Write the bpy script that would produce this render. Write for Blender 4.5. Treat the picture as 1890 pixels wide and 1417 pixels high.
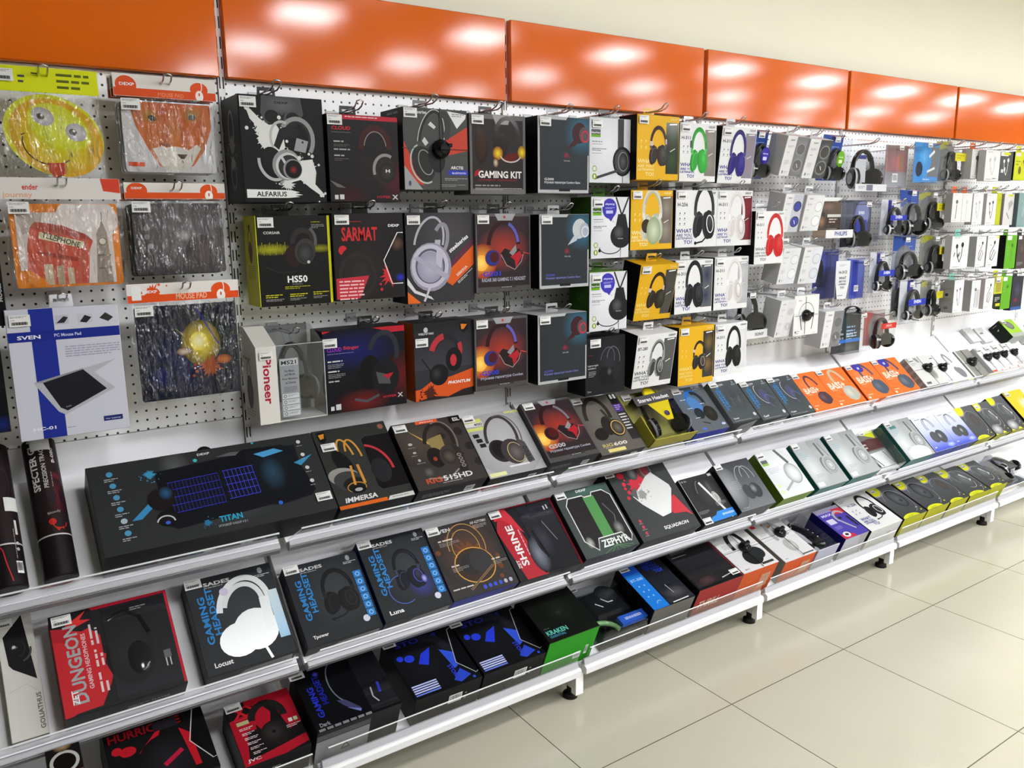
import bpy, bmesh, math, random
from math import sin, cos, pi, radians as rad
from mathutils import Vector, Matrix
from mathutils.geometry import tessellate_polygon
for _o in list(bpy.data.objects): bpy.data.objects.remove(_o)
SC = bpy.context.scene
COL = SC.collection
# ---------------------------------------------------------------- camera (metres; wall fixture in the plane y=0, x along it)
def make_camera():
    cam = bpy.data.cameras.new('camera'); ob = bpy.data.objects.new('camera', cam); COL.objects.link(ob)
    cam.sensor_fit = 'HORIZONTAL'; cam.sensor_width = 36.0; cam.lens = 36.0 * 1514.906 / 1890.0
    yaw, pitch, roll = 0.5947, -0.1976, -0.0124
    base = Matrix(((1, 0, 0), (0, 0, -1), (0, 1, 0)))
    M = Matrix.Rotation(-yaw, 3, 'Z') @ Matrix.Rotation(pitch, 3, 'X') @ base @ Matrix.Rotation(roll, 3, 'Z')
    ob.matrix_world = Matrix.Translation((-0.651, -2.319, 1.572)) @ M.to_4x4()
    cam.clip_start = 0.05; cam.clip_end = 60
    SC.camera = ob
make_camera()
# ---------------------------------------------------------------- exposure and a faint even background behind the closed room
SC.view_settings.view_transform = 'Standard'; SC.view_settings.look = 'None'
SC.view_settings.exposure = 0.52; SC.view_settings.gamma = 1.0
SC.view_settings.use_curve_mapping = False
WD = bpy.data.worlds.new('world'); SC.world = WD; WD.use_nodes = True
WD.node_tree.nodes['Background'].inputs[0].default_value = (0.9, 0.92, 1.0, 1)
WD.node_tree.nodes['Background'].inputs[1].default_value = 0.3
LAMP_POWER = 52.0      # emission strength of the ceiling light diffusers
SC.cycles.max_bounces = 8; SC.cycles.transparent_max_bounces = 24; SC.cycles.glossy_bounces = 4
SC.cycles.sample_clamp_indirect = 6.0
# ---------------------------------------------------------------- colours and materials
def lin(c):
    return c / 12.92 if c <= 0.04045 else ((c + 0.055) / 1.055) ** 2.4
_cc = {}
def C(h):
    if not isinstance(h, str): return h
    if h not in _cc:
        s = h if len(h) == 6 else ''.join(a * 2 for a in h)
        _cc[h] = tuple(lin(int(s[i:i + 2], 16) / 255) for i in (0, 2, 4))
    return _cc[h]
def nt(m): return m.node_tree.nodes, m.node_tree.links
def printed(name, rough, metal=0.0, coat=0.0, grain=0.05, spec=0.5, ink=1.0):
    m = bpy.data.materials.new(name); m.use_nodes = True; N, L = nt(m); b = N['Principled BSDF']
    a = N.new('ShaderNodeAttribute'); a.attribute_name = 'Col'
    iv = N.new('ShaderNodeVectorMath'); iv.operation = 'SCALE'; iv.inputs['Scale'].default_value = ink   # printed inks are duller than the swatches
    L.new(a.outputs['Color'], iv.inputs[0]); L.new(iv.outputs[0], b.inputs['Base Color'])
    nz = N.new('ShaderNodeTexNoise'); nz.inputs['Scale'].default_value = 35
    mp = N.new('ShaderNodeMapRange'); mp.inputs['To Min'].default_value = max(0.02, rough - grain); mp.inputs['To Max'].default_value = rough + grain
    L.new(nz.outputs['Fac'], mp.inputs['Value']); L.new(mp.outputs['Result'], b.inputs['Roughness'])
    b.inputs['Metallic'].default_value = metal; b.inputs['Coat Weight'].default_value = coat; b.inputs['Coat Roughness'].default_value = 0.08
    b.inputs['Specular IOR Level'].default_value = spec
    return m
def clear(name, rough=0.06, tint=(0.97, 0.98, 0.99), fac=0.05, top=0.7, bump=0.0, bscale=30):
    m = bpy.data.materials.new(name); m.use_nodes = True; N, L = nt(m); N.remove(N['Principled BSDF'])
    t = N.new('ShaderNodeBsdfTransparent'); t.inputs[0].default_value = (*tint, 1)
    g = N.new('ShaderNodeBsdfGlossy'); g.inputs['Roughness'].default_value = rough; g.inputs[0].default_value = (1, 1, 1, 1)
    lw = N.new('ShaderNodeLayerWeight'); lw.inputs['Blend'].default_value = 0.5
    mp = N.new('ShaderNodeMapRange'); mp.inputs['To Min'].default_value = fac; mp.inputs['To Max'].default_value = top; mp.interpolation_type = 'SMOOTHERSTEP'; mp.inputs['From Min'].default_value = 0.35
    mx = N.new('ShaderNodeMixShader')
    L.new(lw.outputs['Facing'], mp.inputs['Value']); L.new(mp.outputs['Result'], mx.inputs[0])
    L.new(t.outputs[0], mx.inputs[1]); L.new(g.outputs[0], mx.inputs[2]); L.new(mx.outputs[0], N['Material Output'].inputs[0])
    if bump:
        nz = N.new('ShaderNodeTexNoise'); nz.inputs['Scale'].default_value = bscale; nz.inputs['Detail'].default_value = 3
        tc = N.new('ShaderNodeTexCoord'); sc = N.new('ShaderNodeMapping'); sc.inputs['Scale'].default_value = (1.0, 1.0, 0.35)
        bp = N.new('ShaderNodeBump'); bp.inputs['Strength'].default_value = bump; bp.inputs['Distance'].default_value = 0.045
        L.new(tc.outputs['Object'], sc.inputs['Vector']); L.new(sc.outputs[0], nz.inputs['Vector']); L.new(nz.outputs['Fac'], bp.inputs['Height'])
        L.new(bp.outputs[0], g.inputs['Normal']); L.new(bp.outputs[0], lw.inputs['Normal'])
    return m
M_CARD = printed('printed_card', 0.42, ink=0.7, spec=0.1)
M_GLOSS = printed('gloss_lacquer', 0.12, grain=0.03, ink=0.76, spec=0.35)
M_FOIL = printed('metallic_foil', 0.4, metal=0.85, grain=0.02, ink=0.62)
M_MATTE = printed('matte_surface', 0.6, ink=0.8, spec=0.25)
M_CLEAR = clear('clear_plastic', 0.05)
M_FILM = clear('crinkled_film', 0.16, fac=0.06, top=0.7, bump=0.9, bscale=44)
M_ACR = clear('clear_acrylic', 0.1, tint=(0.93, 0.94, 0.95), fac=0.1, top=0.8)
M_MET = printed('white_powder_coat', 0.42, grain=0.04)
M_CHROME = printed('bright_wire', 0.18, metal=1.0)
M_LED = bpy.data.materials.new('led_diffuser'); M_LED.use_nodes = True
_b = M_LED.node_tree.nodes['Principled BSDF']; _b.inputs['Base Color'].default_value = (0.9, 0.9, 0.9, 1)
_b.inputs['Emission Color'].default_value = (0.985, 0.985, 1.0, 1); _b.inputs['Emission Strength'].default_value = LAMP_POWER
MATS = [M_CARD, M_GLOSS, M_FOIL, M_MATTE, M_CLEAR, M_FILM, M_ACR, M_MET, M_CHROME, M_LED]
CARD, GLOSS, FOIL, MATTE, CLR, FILM, ACR, MET, CHR, LED = range(10)
# ---------------------------------------------------------------- mesh builder: every face has a colour and a material number
class MB:
    def __init__(s): s.v = []; s.f = []; s.c = []; s.m = []; s.sm = []
    def face(s, pts, col, mat=0, smooth=False, cols=None):
        n = len(s.v); s.v += [tuple(p) for p in pts]; s.f.append(list(range(n, n + len(pts))))
        s.c.append(cols if cols else [C(col)] * len(pts)); s.m.append(mat); s.sm.append(smooth)
    def grid(s, rows, col, mat=0, closed=False, smooth=True):
        n = len(s.v); w = len(rows[0])
        for r in rows: s.v += [tuple(p) for p in r]
        for i in range(len(rows) - 1):
            for j in range(w if closed else w - 1):
                a, b = n + i * w + j, n + i * w + (j + 1) % w
                s.f.append([a, b, b + w, a + w]); s.c.append([C(col)] * 4); s.m.append(mat); s.sm.append(smooth)
    def box(s, x0, x1, y0, y1, z0, z1, col, mat=0, cols=None, bev=0.0, M=None):
        # cols: optional dict of face colours F(-y) K(+y) L(-x) R(+x) T(+z) B(-z)
        bm = bmesh.new(); bmesh.ops.create_cube(bm, size=1)
        for v in bm.verts: v.co = Vector(((x0 + x1) / 2 + v.co.x * (x1 - x0), (y0 + y1) / 2 + v.co.y * (y1 - y0), (z0 + z1) / 2 + v.co.z * (z1 - z0)))
        if bev: bmesh.ops.bevel(bm, geom=list(bm.edges), offset=bev, segments=1, affect='EDGES')
        bm.normal_update(); n = len(s.v)
        for v in bm.verts: s.v.append(tuple(M @ v.co if M else v.co))
        for f in bm.faces:
            a = f.normal; k = max(range(3), key=lambda i: abs(a[i]) + 0.01 * (i == 1)); key = ('RL', 'KF', 'TB')[k][a[k] < 0]
            s.f.append([n + v.index for v in f.verts]); s.c.append([C((cols or {}).get(key, col))] * len(f.verts)); s.m.append(mat); s.sm.append(False)
        bm.free()
    def lathe(s, prof, col, mat=0, M=None, n=24, cols=None, caps=True):
        # prof: list of (r, z); axis z
        rows = []
        for r, z in prof:
            rows.append([(M or Matrix()) @ Vector((r * cos(2 * pi * i / n), r * sin(2 * pi * i / n), z)) for i in range(n)])
        if cols:
            for i in range(len(rows) - 1): s.grid(rows[i:i + 2], cols[i], mat, True)
        else: s.grid(rows, col, mat, True)
        if caps:
            s.face(rows[0][::-1], cols[0] if cols else col, mat); s.face(rows[-1], cols[-1] if cols else col, mat)
    def tube(s, pts, r, col, mat=0, n=8, r2=None, up=(0, 1, 0)):
        pts = [Vector(p) for p in pts]; rows = []
        for i, p in enumerate(pts):
            d = (pts[min(i + 1, len(pts) - 1)] - pts[max(i - 1, 0)]).normalized()
            a = d.cross(Vector(up)); a = a.normalized() if a.length > 1e-4 else Vector((1, 0, 0)); b = d.cross(a)
            rr = r(i / (len(pts) - 1)) if callable(r) else r
            rows.append([p + a * rr * cos(2 * pi * k / n) + b * (r2 or rr) * sin(2 * pi * k / n) for k in range(n)])
        s.grid(rows, col, mat, True); s.face(rows[0][::-1], col, mat); s.face(rows[-1], col, mat)
    def build(s, name, parent=None, loc=None, rot=None):
        me = bpy.data.meshes.new(name); me.from_pydata(s.v, [], s.f)
        used = sorted(set(s.m)); mp = {k: i for i, k in enumerate(used)}
        for k in used: me.materials.append(MATS[k])
        me.polygons.foreach_set('material_index', [mp[k] for k in s.m]); me.polygons.foreach_set('use_smooth', s.sm)
        at = me.color_attributes.new('Col', 'FLOAT_COLOR', 'CORNER'); fl = []
        for cs in s.c:
            for c in cs: fl += [c[0], c[1], c[2], 1.0]
        at.data.foreach_set('color', fl); me.update()
        return link(me, name, parent, loc, rot)
def link(me, name, parent=None, loc=None, rot=None):
    o = bpy.data.objects.new(name, me); COL.objects.link(o)
    if parent is not None: o.parent = parent
    if loc is not None: o.location = loc
    if rot is not None: o.rotation_euler = rot
    return o
def tag(o, label=None, cat=None, group=None, kind=None):
    for k, v in (('label', label), ('category', cat), ('group', group), ('kind', kind)):
        if v: o[k] = v
    return o
# ---------------------------------------------------------------- printed artwork: 2D shapes on a box face
_tx = {}
def glyphs(s):
    if s not in _tx:
        cu = bpy.data.curves.new('t', 'FONT'); cu.body = s; cu.size = 1; cu.resolution_u = 2; cu.offset = 0.026
        ob = bpy.data.objects.new('t', cu); me = ob.to_mesh(); me.calc_loop_triangles()
        V = [(v.co.x, v.co.y) for v in me.vertices]; T = [tuple(V[i] for i in t.vertices) for t in me.loop_triangles]
        ob.to_mesh_clear(); bpy.data.objects.remove(ob); bpy.data.curves.remove(cu)
        xs = [p[0] for t in T for p in t] or [0, 1]; ys = [p[1] for t in T for p in t] or [0, 1]
        x0, x1, y1 = min(xs), max(xs), max(ys); y0 = min(ys) if min(ys) < -0.1 else 0.0
        _tx[s] = [tuple(((p[0] - x0) / (x1 - x0 + 1e-9), (p[1] - y0) / (y1 - y0 + 1e-9)) for p in t) for t in T]
    return _tx[s]
class Cv:
    """face canvas: u,v in 0..1 from the top left; radii, widths and text heights in widths of the face"""
    def __init__(s, mb, W, H, fr): s.mb, s.W, s.H, s.fr, s.k, s.mat = mb, W, H, fr, 0, 0
    def P(s, u, v): return (u * s.W, (1 - v) * s.H)
    def tri(s, pts, cols):
        m = 0.0008; W, H = s.W, s.H
        poly = [(p[0], p[1], c) for p, c in zip(pts, cols)]
        for ax, lim, sg in ((0, m, 1), (0, W - m, -1), (1, m, 1), (1, H - m, -1)):
            if all((p[ax] - lim) * sg >= 0 for p in poly): continue
            out = []
            for i in range(len(poly)):
                a, b = poly[i - 1], poly[i]; da, db = (a[ax] - lim) * sg, (b[ax] - lim) * sg
                if (da >= 0) != (db >= 0):
                    t = da / (da - db); out.append((a[0] + t * (b[0] - a[0]), a[1] + t * (b[1] - a[1]), tuple(x + t * (y - x) for x, y in zip(a[2], b[2]))))
                if db >= 0: out.append(b)
            poly = out
            if len(poly) < 3: return
        e = 0.0003 + s.k * 0.00002
        s.mb.face([s.fr(p[0], p[1], e) for p in poly], None, s.mat, False, [p[2] for p in poly])
    def poly(s, pts, col):
        c = C(col); pts = [s.P(*p) for p in pts]
        for t in tessellate_polygon([[Vector((p[0], p[1], 0)) for p in pts]]): s.tri([pts[i] for i in t], [c] * 3)
    def fan(s, cu, cv, rx, ry, ci, co, rot=0, n=22):
        x, y = s.P(cu, cv); rx *= s.W; ry *= s.W; cr, sr = cos(rad(rot)), sin(rad(rot)); ci, co = C(ci), C(co)
        R = [(x + rx * cos(2 * pi * i / n) * cr - ry * sin(2 * pi * i / n) * sr, y + rx * cos(2 * pi * i / n) * sr + ry * sin(2 * pi * i / n) * cr) for i in range(n)]
        for i in range(n): s.tri([(x, y), R[i], R[(i + 1) % n]], [ci, co, co])
    def strip(s, pts, w, col, closed=False):
        # pts in metres; w metres (or function of 0..1)
        c = C(col); n = len(pts); L = []
        for i, p in enumerate(pts):
            a, b = (pts[i - 1], pts[(i + 1) % n]) if closed else (pts[max(i - 1, 0)], pts[min(i + 1, n - 1)])
            dx, dy = b[0] - a[0], b[1] - a[1]; l = math.hypot(dx, dy) + 1e-9; h = (w(i / (n - 1)) if callable(w) else w) / 2
            L.append(((p[0] - dy / l * h, p[1] + dx / l * h), (p[0] + dy / l * h, p[1] - dx / l * h)))
        for i in range(n if closed else n - 1):
            a, b = L[i], L[(i + 1) % n]; s.tri([a[0], a[1], b[1]], [c] * 3); s.tri([a[0], b[1], b[0]], [c] * 3)
    def arc(s, x, y, rx, ry, t0, t1, w, col, rot=0, n=26):
        cr, sr = cos(rad(rot)), sin(rad(rot)); pts = []
        for i in range(n + 1):
            t = rad(t0 + (t1 - t0) * i / n); a, b = rx * cos(t), ry * sin(t); pts.append((x + a * cr - b * sr, y + a * sr + b * cr))
        s.strip(pts, w, col)
    def draw(s, ops):
        for o in ops:
            k = o[0]; s.k += 1; a = o[1:]
            if k == 'm': s.mat = a[0]; s.k -= 1
            elif k == 'r': s.poly([(a[0], a[1]), (a[2], a[1]), (a[2], a[3]), (a[0], a[3])], a[4])
            elif k == 'v':   # vertical blend of two inks
                c0, c1 = C(a[4]), C(a[5]); q = [s.P(a[0], a[1]), s.P(a[2], a[1]), s.P(a[2], a[3]), s.P(a[0], a[3])]
                s.tri(q[:3], [c0, c0, c1]); s.tri([q[0], q[2], q[3]], [c0, c1, c1])
            elif k == 'p': s.poly(a[0], a[1])
            elif k == 'e': s.fan(a[0], a[1], a[2], a[3], a[4], a[4], *(a[5:6]))
            elif k == 'g': s.fan(a[0], a[1], a[2], a[3], a[4], a[5], *(a[6:7]))
            elif k == 'o': x, y = s.P(a[0], a[1]); s.arc(x, y, a[2] * s.W, a[3] * s.W, 0, 360, a[4] * s.W, a[5], *(a[6:7]))
            elif k == 'a': x, y = s.P(a[0], a[1]); s.arc(x, y, a[2] * s.W, a[3] * s.W, a[4], a[5], a[6] * s.W, a[7], *(a[8:9]))
            elif k == 'l': s.strip([s.P(*p) for p in a[0]], a[1] * s.W, a[2])
            elif k == 't':
                x, y = s.P(a[1], a[2]); w, h = a[3] * s.W, a[4] * s.W; r = rad(a[6]) if len(a) > 6 else 0; c = C(a[5]); sh = a[7] if len(a) > 7 else 0
                for t in glyphs(a[0]):
                    s.tri([(x + (p[0] * w + sh * p[1] * h) * cos(r) - p[1] * h * sin(r), y + (p[0] * w + sh * p[1] * h) * sin(r) + p[1] * h * cos(r)) for p in t], [c] * 3)
            elif k == 'n':   # block of small print: u v w lines pitch colour [rot]
                x, y = s.P(a[0], a[1]); rd = random.Random(int(a[0] * 97 + a[1] * 991)); r = rad(a[6]) if len(a) > 6 else 0; c = C(a[5]); dy = a[4] * s.W
                for i in range(a[3]):
                    q = 0.0; wl = a[2] * s.W * (1 if i < a[3] - 1 else rd.uniform(0.5, 0.9))
                    while q < wl - dy * 0.3:
                        e = min(wl, q + dy * rd.uniform(0.9, 3.2))
                        Q = [(q, -i * dy), (e, -i * dy), (e, -i * dy - dy * 0.42), (q, -i * dy - dy * 0.42)]
                        Q = [(x + m * cos(r) - n_ * sin(r), y + m * sin(r) + n_ * cos(r)) for m, n_ in Q]
                        s.tri(Q[:3], [c] * 3); s.tri([Q[0], Q[2], Q[3]], [c] * 3); q = e + dy * 0.35
            elif k == 'b':   # paint splatter: u v r colour seed
                rd = random.Random(a[4]); x, y = s.P(a[0], a[1]); R = a[2] * s.W; n = 34; c = C(a[3]); pts = []
                for i in range(n):
                    q = R * (rd.uniform(0.45, 0.7) if i % 2 else rd.uniform(0.6, 1.15)); pts.append((x + q * cos(2 * pi * i / n), y + q * sin(2 * pi * i / n)))
                for i in range(n): s.tri([(x, y), pts[i], pts[(i + 1) % n]], [c] * 3)
                for i in range(9):
                    t, q, z = rd.uniform(0, 6.3), R * rd.uniform(1.0, 1.6), R * rd.uniform(0.04, 0.14)
                    s.fan((x + q * cos(t)) / s.W, 1 - (y + q * sin(t)) / s.H, z / s.W, z / s.W, a[3], a[3], 0, 10)
            elif k == 'bar':  # barcode: u v w h
                x, y = s.P(a[0], a[1]); w, h = a[2] * s.W, a[3] * s.W; q = 0.0; rd = random.Random(5); c = C('222')
                s.tri([(x, y), (x + w, y), (x + w, y - h)], [C('eee')] * 3); s.tri([(x, y), (x + w, y - h), (x, y - h)], [C('eee')] * 3); s.k += 1
                while q < w * 0.86:
                    b_ = w * rd.uniform(0.01, 0.035); X = x + w * 0.06 + q; Y0, Y1 = y - h * 0.12, y - h * 0.8
                    s.tri([(X, Y0), (X + b_, Y0), (X + b_, Y1)], [c] * 3); s.tri([(X, Y0), (X + b_, Y1), (X, Y1)], [c] * 3); q += b_ + w * rd.uniform(0.01, 0.03)
            elif k == 'h': s.phones(*a)
    def phones(s, u, v, z, rot, cb, cc, ca, hi='666', mic=None, flat=1.0):
        """printed picture of over-ear headphones: centre, width, turn, band / cup / accent / sheen inks"""
        X, Y = s.P(u, v); z *= s.W; cr, sr = cos(rad(rot)), sin(rad(rot))
        def T(a, b): a *= flat; return (X + z * (a * cr - b * sr), Y + z * (a * sr + b * cr))
        def E(a, b, rx, ry, c0, c1=None, r=0):
            p = T(a, b); s.k += 1; s.fan(p[0] / s.W, 1 - p[1] / s.H, rx * z * flat / s.W, ry * z / s.W, c0, c1 or c0, rot + r)
        def A(a, b, rx, ry, t0, t1, w, c, r=0):
            p = T(a, b); s.k += 1; s.arc(p[0], p[1], rx * z * flat, ry * z, t0, t1, w * z, c, rot + r)
        A(0.0, 0.08, 0.36, 0.5, -10, 190, 0.085, cb); A(0.02, 0.07, 0.345, 0.47, 25, 150, 0.022, hi)
        A(0.0, 0.08, 0.33, 0.45, 25, 155, 0.045, cc)
        E(-0.27, -0.2, 0.17, 0.28, cb, cb, -10); E(-0.2, -0.2, 0.16, 0.25, cc, cc, -10); A(-0.2, -0.2, 0.12, 0.2, 60, 250, 0.02, hi, -10)
        E(0.12, -0.22, 0.2, 0.29, cb, cb, 8); E(0.22, -0.2, 0.22, 0.3, cc, cc, 8); p = T(0.24, -0.14); s.k += 1; s.fan(p[0] / s.W, 1 - p[1] / s.H, 0.15 * z * flat / s.W, 0.2 * z / s.W, hi, cc, rot + 8)
        A(0.24, -0.19, 0.13, 0.18, 0, 360, 0.022, ca, 8)
        s.k += 1; s.strip([T(-0.36, 0.1), T(-0.33, -0.05)], 0.07 * z, hi); s.strip([T(0.36, 0.1), T(0.31, -0.03)], 0.08 * z, hi)
        if mic:
            s.k += 1; s.strip([T(0.2, -0.4), T(-0.05, -0.55), T(-0.3, -0.58)], 0.035 * z, mic); E(-0.33, -0.58, 0.05, 0.035, mic)
def front_fr(x, z, e): return (x, -e, z)
# ---------------------------------------------------------------- shared small parts
def shared(fn):
    o = fn(); me = o.data; bpy.data.objects.remove(o); return me
def _sticker():
    b = MB(); b.box(0, 0.042, -0.0004, 0, 0, 0.026, 'e6e6e4'); c = Cv(b, 0.042, 0.026, lambda x, z, e: (x, -0.0004 - e, z))
    c.draw([('n', .06, .1, .8, 2, .06, '777'), ('n', .06, .42, .3, 1, .06, '555')] + [('r', .1 + .045 * i, .6, .125 + .045 * i + .008 * (i % 3), .86, '444') for i in range(17)])
    return b.build('price_sticker')
STICKER = shared(_sticker)
def sticker(par, x, z, y=0.0, s=1.0, name='price_sticker', rz=0):
    o = link(STICKER, name, par, (x, y - 0.004, z)); o.scale = (s, 1, s); o.rotation_euler = (0, rz, 0); return o
def _hook(L, chunky=True):
    b = MB(); g = 'b8b8ba'
    b.box(-0.016, 0.016, -0.004, -0.0005, -0.012, 0.014, g, MET)
    r = 0.0022; h = 0.009
    b.tube([(-h, 0, 0.004), (-h, -0.02, 0.0), (-h, -L + 0.03, 0.0), (-h, -L + 0.008, 0.006), (-h, -L - .004, 0.017), (0, -L - 0.006, 0.02), (h, -L - .004, 0.017), (h, -L + 0.008, 0.006), (h, -L + 0.03, 0), (h, -0.02, 0), (h, 0, 0.004)], r, g, CHR, 6, up=(0, 0.02, 1))
    return b.build('peg_hook')
_hk = {}
def hook(x, z, L, label):
    L = round(L, 2)
    if L not in _hk: _hk[L] = shared(lambda: _hook(L))
    return tag(link(_hk[L], 'peg_hook', None, (x, 0, z)), label, 'hook', 'wire hooks on the pegboard')
def _spider():
    b = MB(); R = Matrix.Rotation(rad(90), 4, 'X')
    b.lathe([(0.025, 0.0), (0.026, 0.004), (0.024, 0.006), (0.025, 0.009), (0.023, 0.011), (0.022, 0.016), (0.014, 0.018), (0.013, 0.024)], '141416', 1, R, 22)
    b.box(-0.016, 0.016, -0.03, -0.017, -0.004, 0.004, '1b1b1d', 1, bev=0.001); b.box(0.012, 0.024, -0.026, -0.014, 0.004, 0.014, '101012', 1, bev=0.001)
    return b.build('security_tag')
SPIDER = shared(_spider)
def spider(par, x, z, W, H, y=0.0, s=1.0, wires=True):
    o = link(SPIDER, 'security_tag', par, (x, y - 0.002, z)); o.scale = (s, s, s)
    if wires:
        b = MB()
        for q in ((0.002, z, x, z), (x, z, W - 0.002, z), (x, 0.002, x, z), (x, z, x, H - 0.002)):
            b.tube([(q[0] - x, 0, q[1] - z), (q[2] - x, 0, q[3] - z)], 0.0009, '333', 1, 5, up=(0, 1, 0.01))
        b.build('tag_wire', o)
    return o
def phones3d(par, cx, cy, cz, R, H, band='17171a', cup='1b1b1e', ring='888', pad='101012', mat=1, cr=0.036, mic=None, flat=0.5, turn=30):
    """real headphones: arched headband with two ear cups; cz = centre of the cups"""
    b = MB(); n = 22
    pts = [(R * cos(pi * i / n), 0.0, H * sin(pi * i / n)) for i in range(n + 1)]
    b.tube(pts, 0.0045, band, mat, 8, 0.012, up=(0, 1, 0)); b.tube([(p[0] * .9, 0, p[2] * .93) for p in pts[4:-4]], 0.005, pad, 3, 8, 0.011)
    for sx in (-1, 1): b.tube([(sx * R, 0, 0.012), (sx * R * 1.02, 0, -0.01), (sx * R, 0, -cr * .4)], 0.004, ring, mat, 6, 0.008)
    if mic: b.tube([(-R, -.01, -cr), (-R * .7, -0.03, -cr * 1.5), (-R * .1, -0.04, -cr * 1.7)], 0.0025, mic, 1, 6)
    h = b.build('headphones', par, (cx, cy, cz))
    for sx in (-1, 1):
        c = MB(); Mx = Matrix.Rotation(rad(90) * sx, 4, 'Y')
        c.lathe([(cr * .8, -0.016), (cr * .98, -0.012), (cr * .98, -0.002), (cr, 0.0), (cr, 0.008), (cr * .8, 0.014), (cr * .55, 0.015), (cr * .5, 0.012)], cup, mat, Mx, 22, cols=[pad, pad, pad, ring, cup, cup, ring, ring])
        o = c.build('ear_cup', h, (sx * R * .98, -0.004, -cr * .7)); o.rotation_euler = (0, 0, rad(-turn) * -sx)
    return h
def blister(par, x0, x1, y0, z0, z1, y1=0.0, mat=CLR, name='clear_blister', r=0.012):
    """open-backed clear shell standing off the card"""
    b = MB(); i = r
    def ring(k, y): return [(x0 + k, y, z0 + k * .6 + .004), (x0 + k + .004, y, z0 + k * .6), (x1 - k - .004, y, z0 + k * .6), (x1 - k, y, z0 + k * .6 + .004), (x1 - k, y, z1 - k - .004), (x1 - k - .004, y, z1 - k), (x0 + k + .004, y, z1 - k), (x0 + k, y, z1 - k - .004)]
    b.grid([ring(0, y1), ring(i * .3, y0 + 0.006), ring(i * .6, y0)], 'fff', mat, True, False); b.face(ring(i * .6, y0)[::-1], 'fff', mat)
    return b.build(name, par)
# ---------------------------------------------------------------- the room
def grid_mat(name, base, mark, px, pz, ox, oz, r, rough, kind='dot', axes=('X', 'Z'), vary=0.0, bump=0.0, spec=0.5):
    m = bpy.data.materials.new(name); m.use_nodes = True; N, L = nt(m); b = N['Principled BSDF']
    tc = N.new('ShaderNodeTexCoord'); sp = N.new('ShaderNodeSeparateXYZ'); L.new(tc.outputs['Object'], sp.inputs[0])
    def M_(op, a, c=None):
        n = N.new('ShaderNodeMath'); n.operation = op
        for i, q in enumerate((a, c)):
            if q is None: continue
            if isinstance(q, (int, float)): n.inputs[i].default_value = q
            else: L.new(q, n.inputs[i])
        return n.outputs[0]
    d = []
    for ax, p, o in ((axes[0], px, ox), (axes[1], pz, oz)):
        f = M_('FRACT', M_('DIVIDE', M_('SUBTRACT', sp.outputs[ax], o - 100 * p), p)); d.append(M_('MULTIPLY', M_('ABSOLUTE', M_('SUBTRACT', f, 0.5)), p))
    if kind == 'dot':
        a = M_('SUBTRACT', px / 2, d[0]); c = M_('SUBTRACT', pz / 2, d[1])
        q = M_('SQRT', M_('ADD', M_('MULTIPLY', a, a), M_('MULTIPLY', c, c))); mask = M_('LESS_THAN', q, r)
    else:
        mask = M_('GREATER_THAN', M_('MAXIMUM', M_('SUBTRACT', d[0], px / 2), M_('SUBTRACT', d[1], pz / 2)), -r)
    mx = N.new('ShaderNodeMix'); mx.data_type = 'RGBA'; L.new(mask, mx.inputs['Factor'])
    mx.inputs['A'].default_value = (*C(base), 1); mx.inputs['B'].default_value = (*C(mark), 1)
    if vary:
        nz = N.new('ShaderNodeTexNoise'); nz.inputs['Scale'].default_value = 2.2; nz.inputs['Detail'].default_value = 4; L.new(tc.outputs['Object'], nz.inputs['Vector'])
        hs = N.new('ShaderNodeMapRange'); hs.inputs['To Min'].default_value = 1 - vary; hs.inputs['To Max'].default_value = 1 + vary
        L.new(nz.outputs['Fac'], hs.inputs['Value']); mm = N.new('ShaderNodeVectorMath'); mm.operation = 'SCALE'; mm.inputs[0].default_value = C(base)
        L.new(hs.outputs[0], mm.inputs['Scale']); L.new(mm.outputs[0], mx.inputs['A'])
    L.new(mx.outputs['Result'], b.inputs['Base Color']); b.inputs['Roughness'].default_value = rough; b.inputs['Specular IOR Level'].default_value = spec
    return m
def add_mat(m): MATS.append(m); return len(MATS) - 1
def noisy(name, col, rough, scale, strength, vary=0.02, coat=0.0, spec=0.5):
    m = bpy.data.materials.new(name); m.use_nodes = True; N, L = nt(m); b = N['Principled BSDF']
    tc = N.new('ShaderNodeTexCoord'); nz = N.new('ShaderNodeTexNoise'); nz.inputs['Scale'].default_value = scale; L.new(tc.outputs['Object'], nz.inputs['Vector'])
    bp = N.new('ShaderNodeBump'); bp.inputs['Strength'].default_value = strength; bp.inputs['Distance'].default_value = 0.001
    L.new(nz.outputs['Fac'], bp.inputs['Height']); L.new(bp.outputs[0], b.inputs['Normal'])
    n2 = N.new('ShaderNodeTexNoise'); n2.inputs['Scale'].default_value = 1.3; L.new(tc.outputs['Object'], n2.inputs['Vector'])
    mr = N.new('ShaderNodeMapRange'); mr.inputs['To Min'].default_value = 1 - vary; mr.inputs['To Max'].default_value = 1 + vary; L.new(n2.outputs['Fac'], mr.inputs['Value'])
    vm = N.new('ShaderNodeVectorMath'); vm.operation = 'SCALE'; vm.inputs[0].default_value = C(col); L.new(mr.outputs[0], vm.inputs['Scale']); L.new(vm.outputs[0], b.inputs['Base Color'])
    b.inputs['Roughness'].default_value = rough; b.inputs['Coat Weight'].default_value = coat; b.inputs['Coat Roughness'].default_value = 0.12; b.inputs['Specular IOR Level'].default_value = spec
    return m
WALL = add_mat(noisy('cream_wall_paint', 'e3e0cc', 0.7, 140, 0.15))
CEIL = add_mat(grid_mat('ceiling_tiles', '7a7976', '5c5a58', 0.6, 0.6, 0.15, 0.1, 0.012, 0.8, 'line', ('X', 'Y')))
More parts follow.
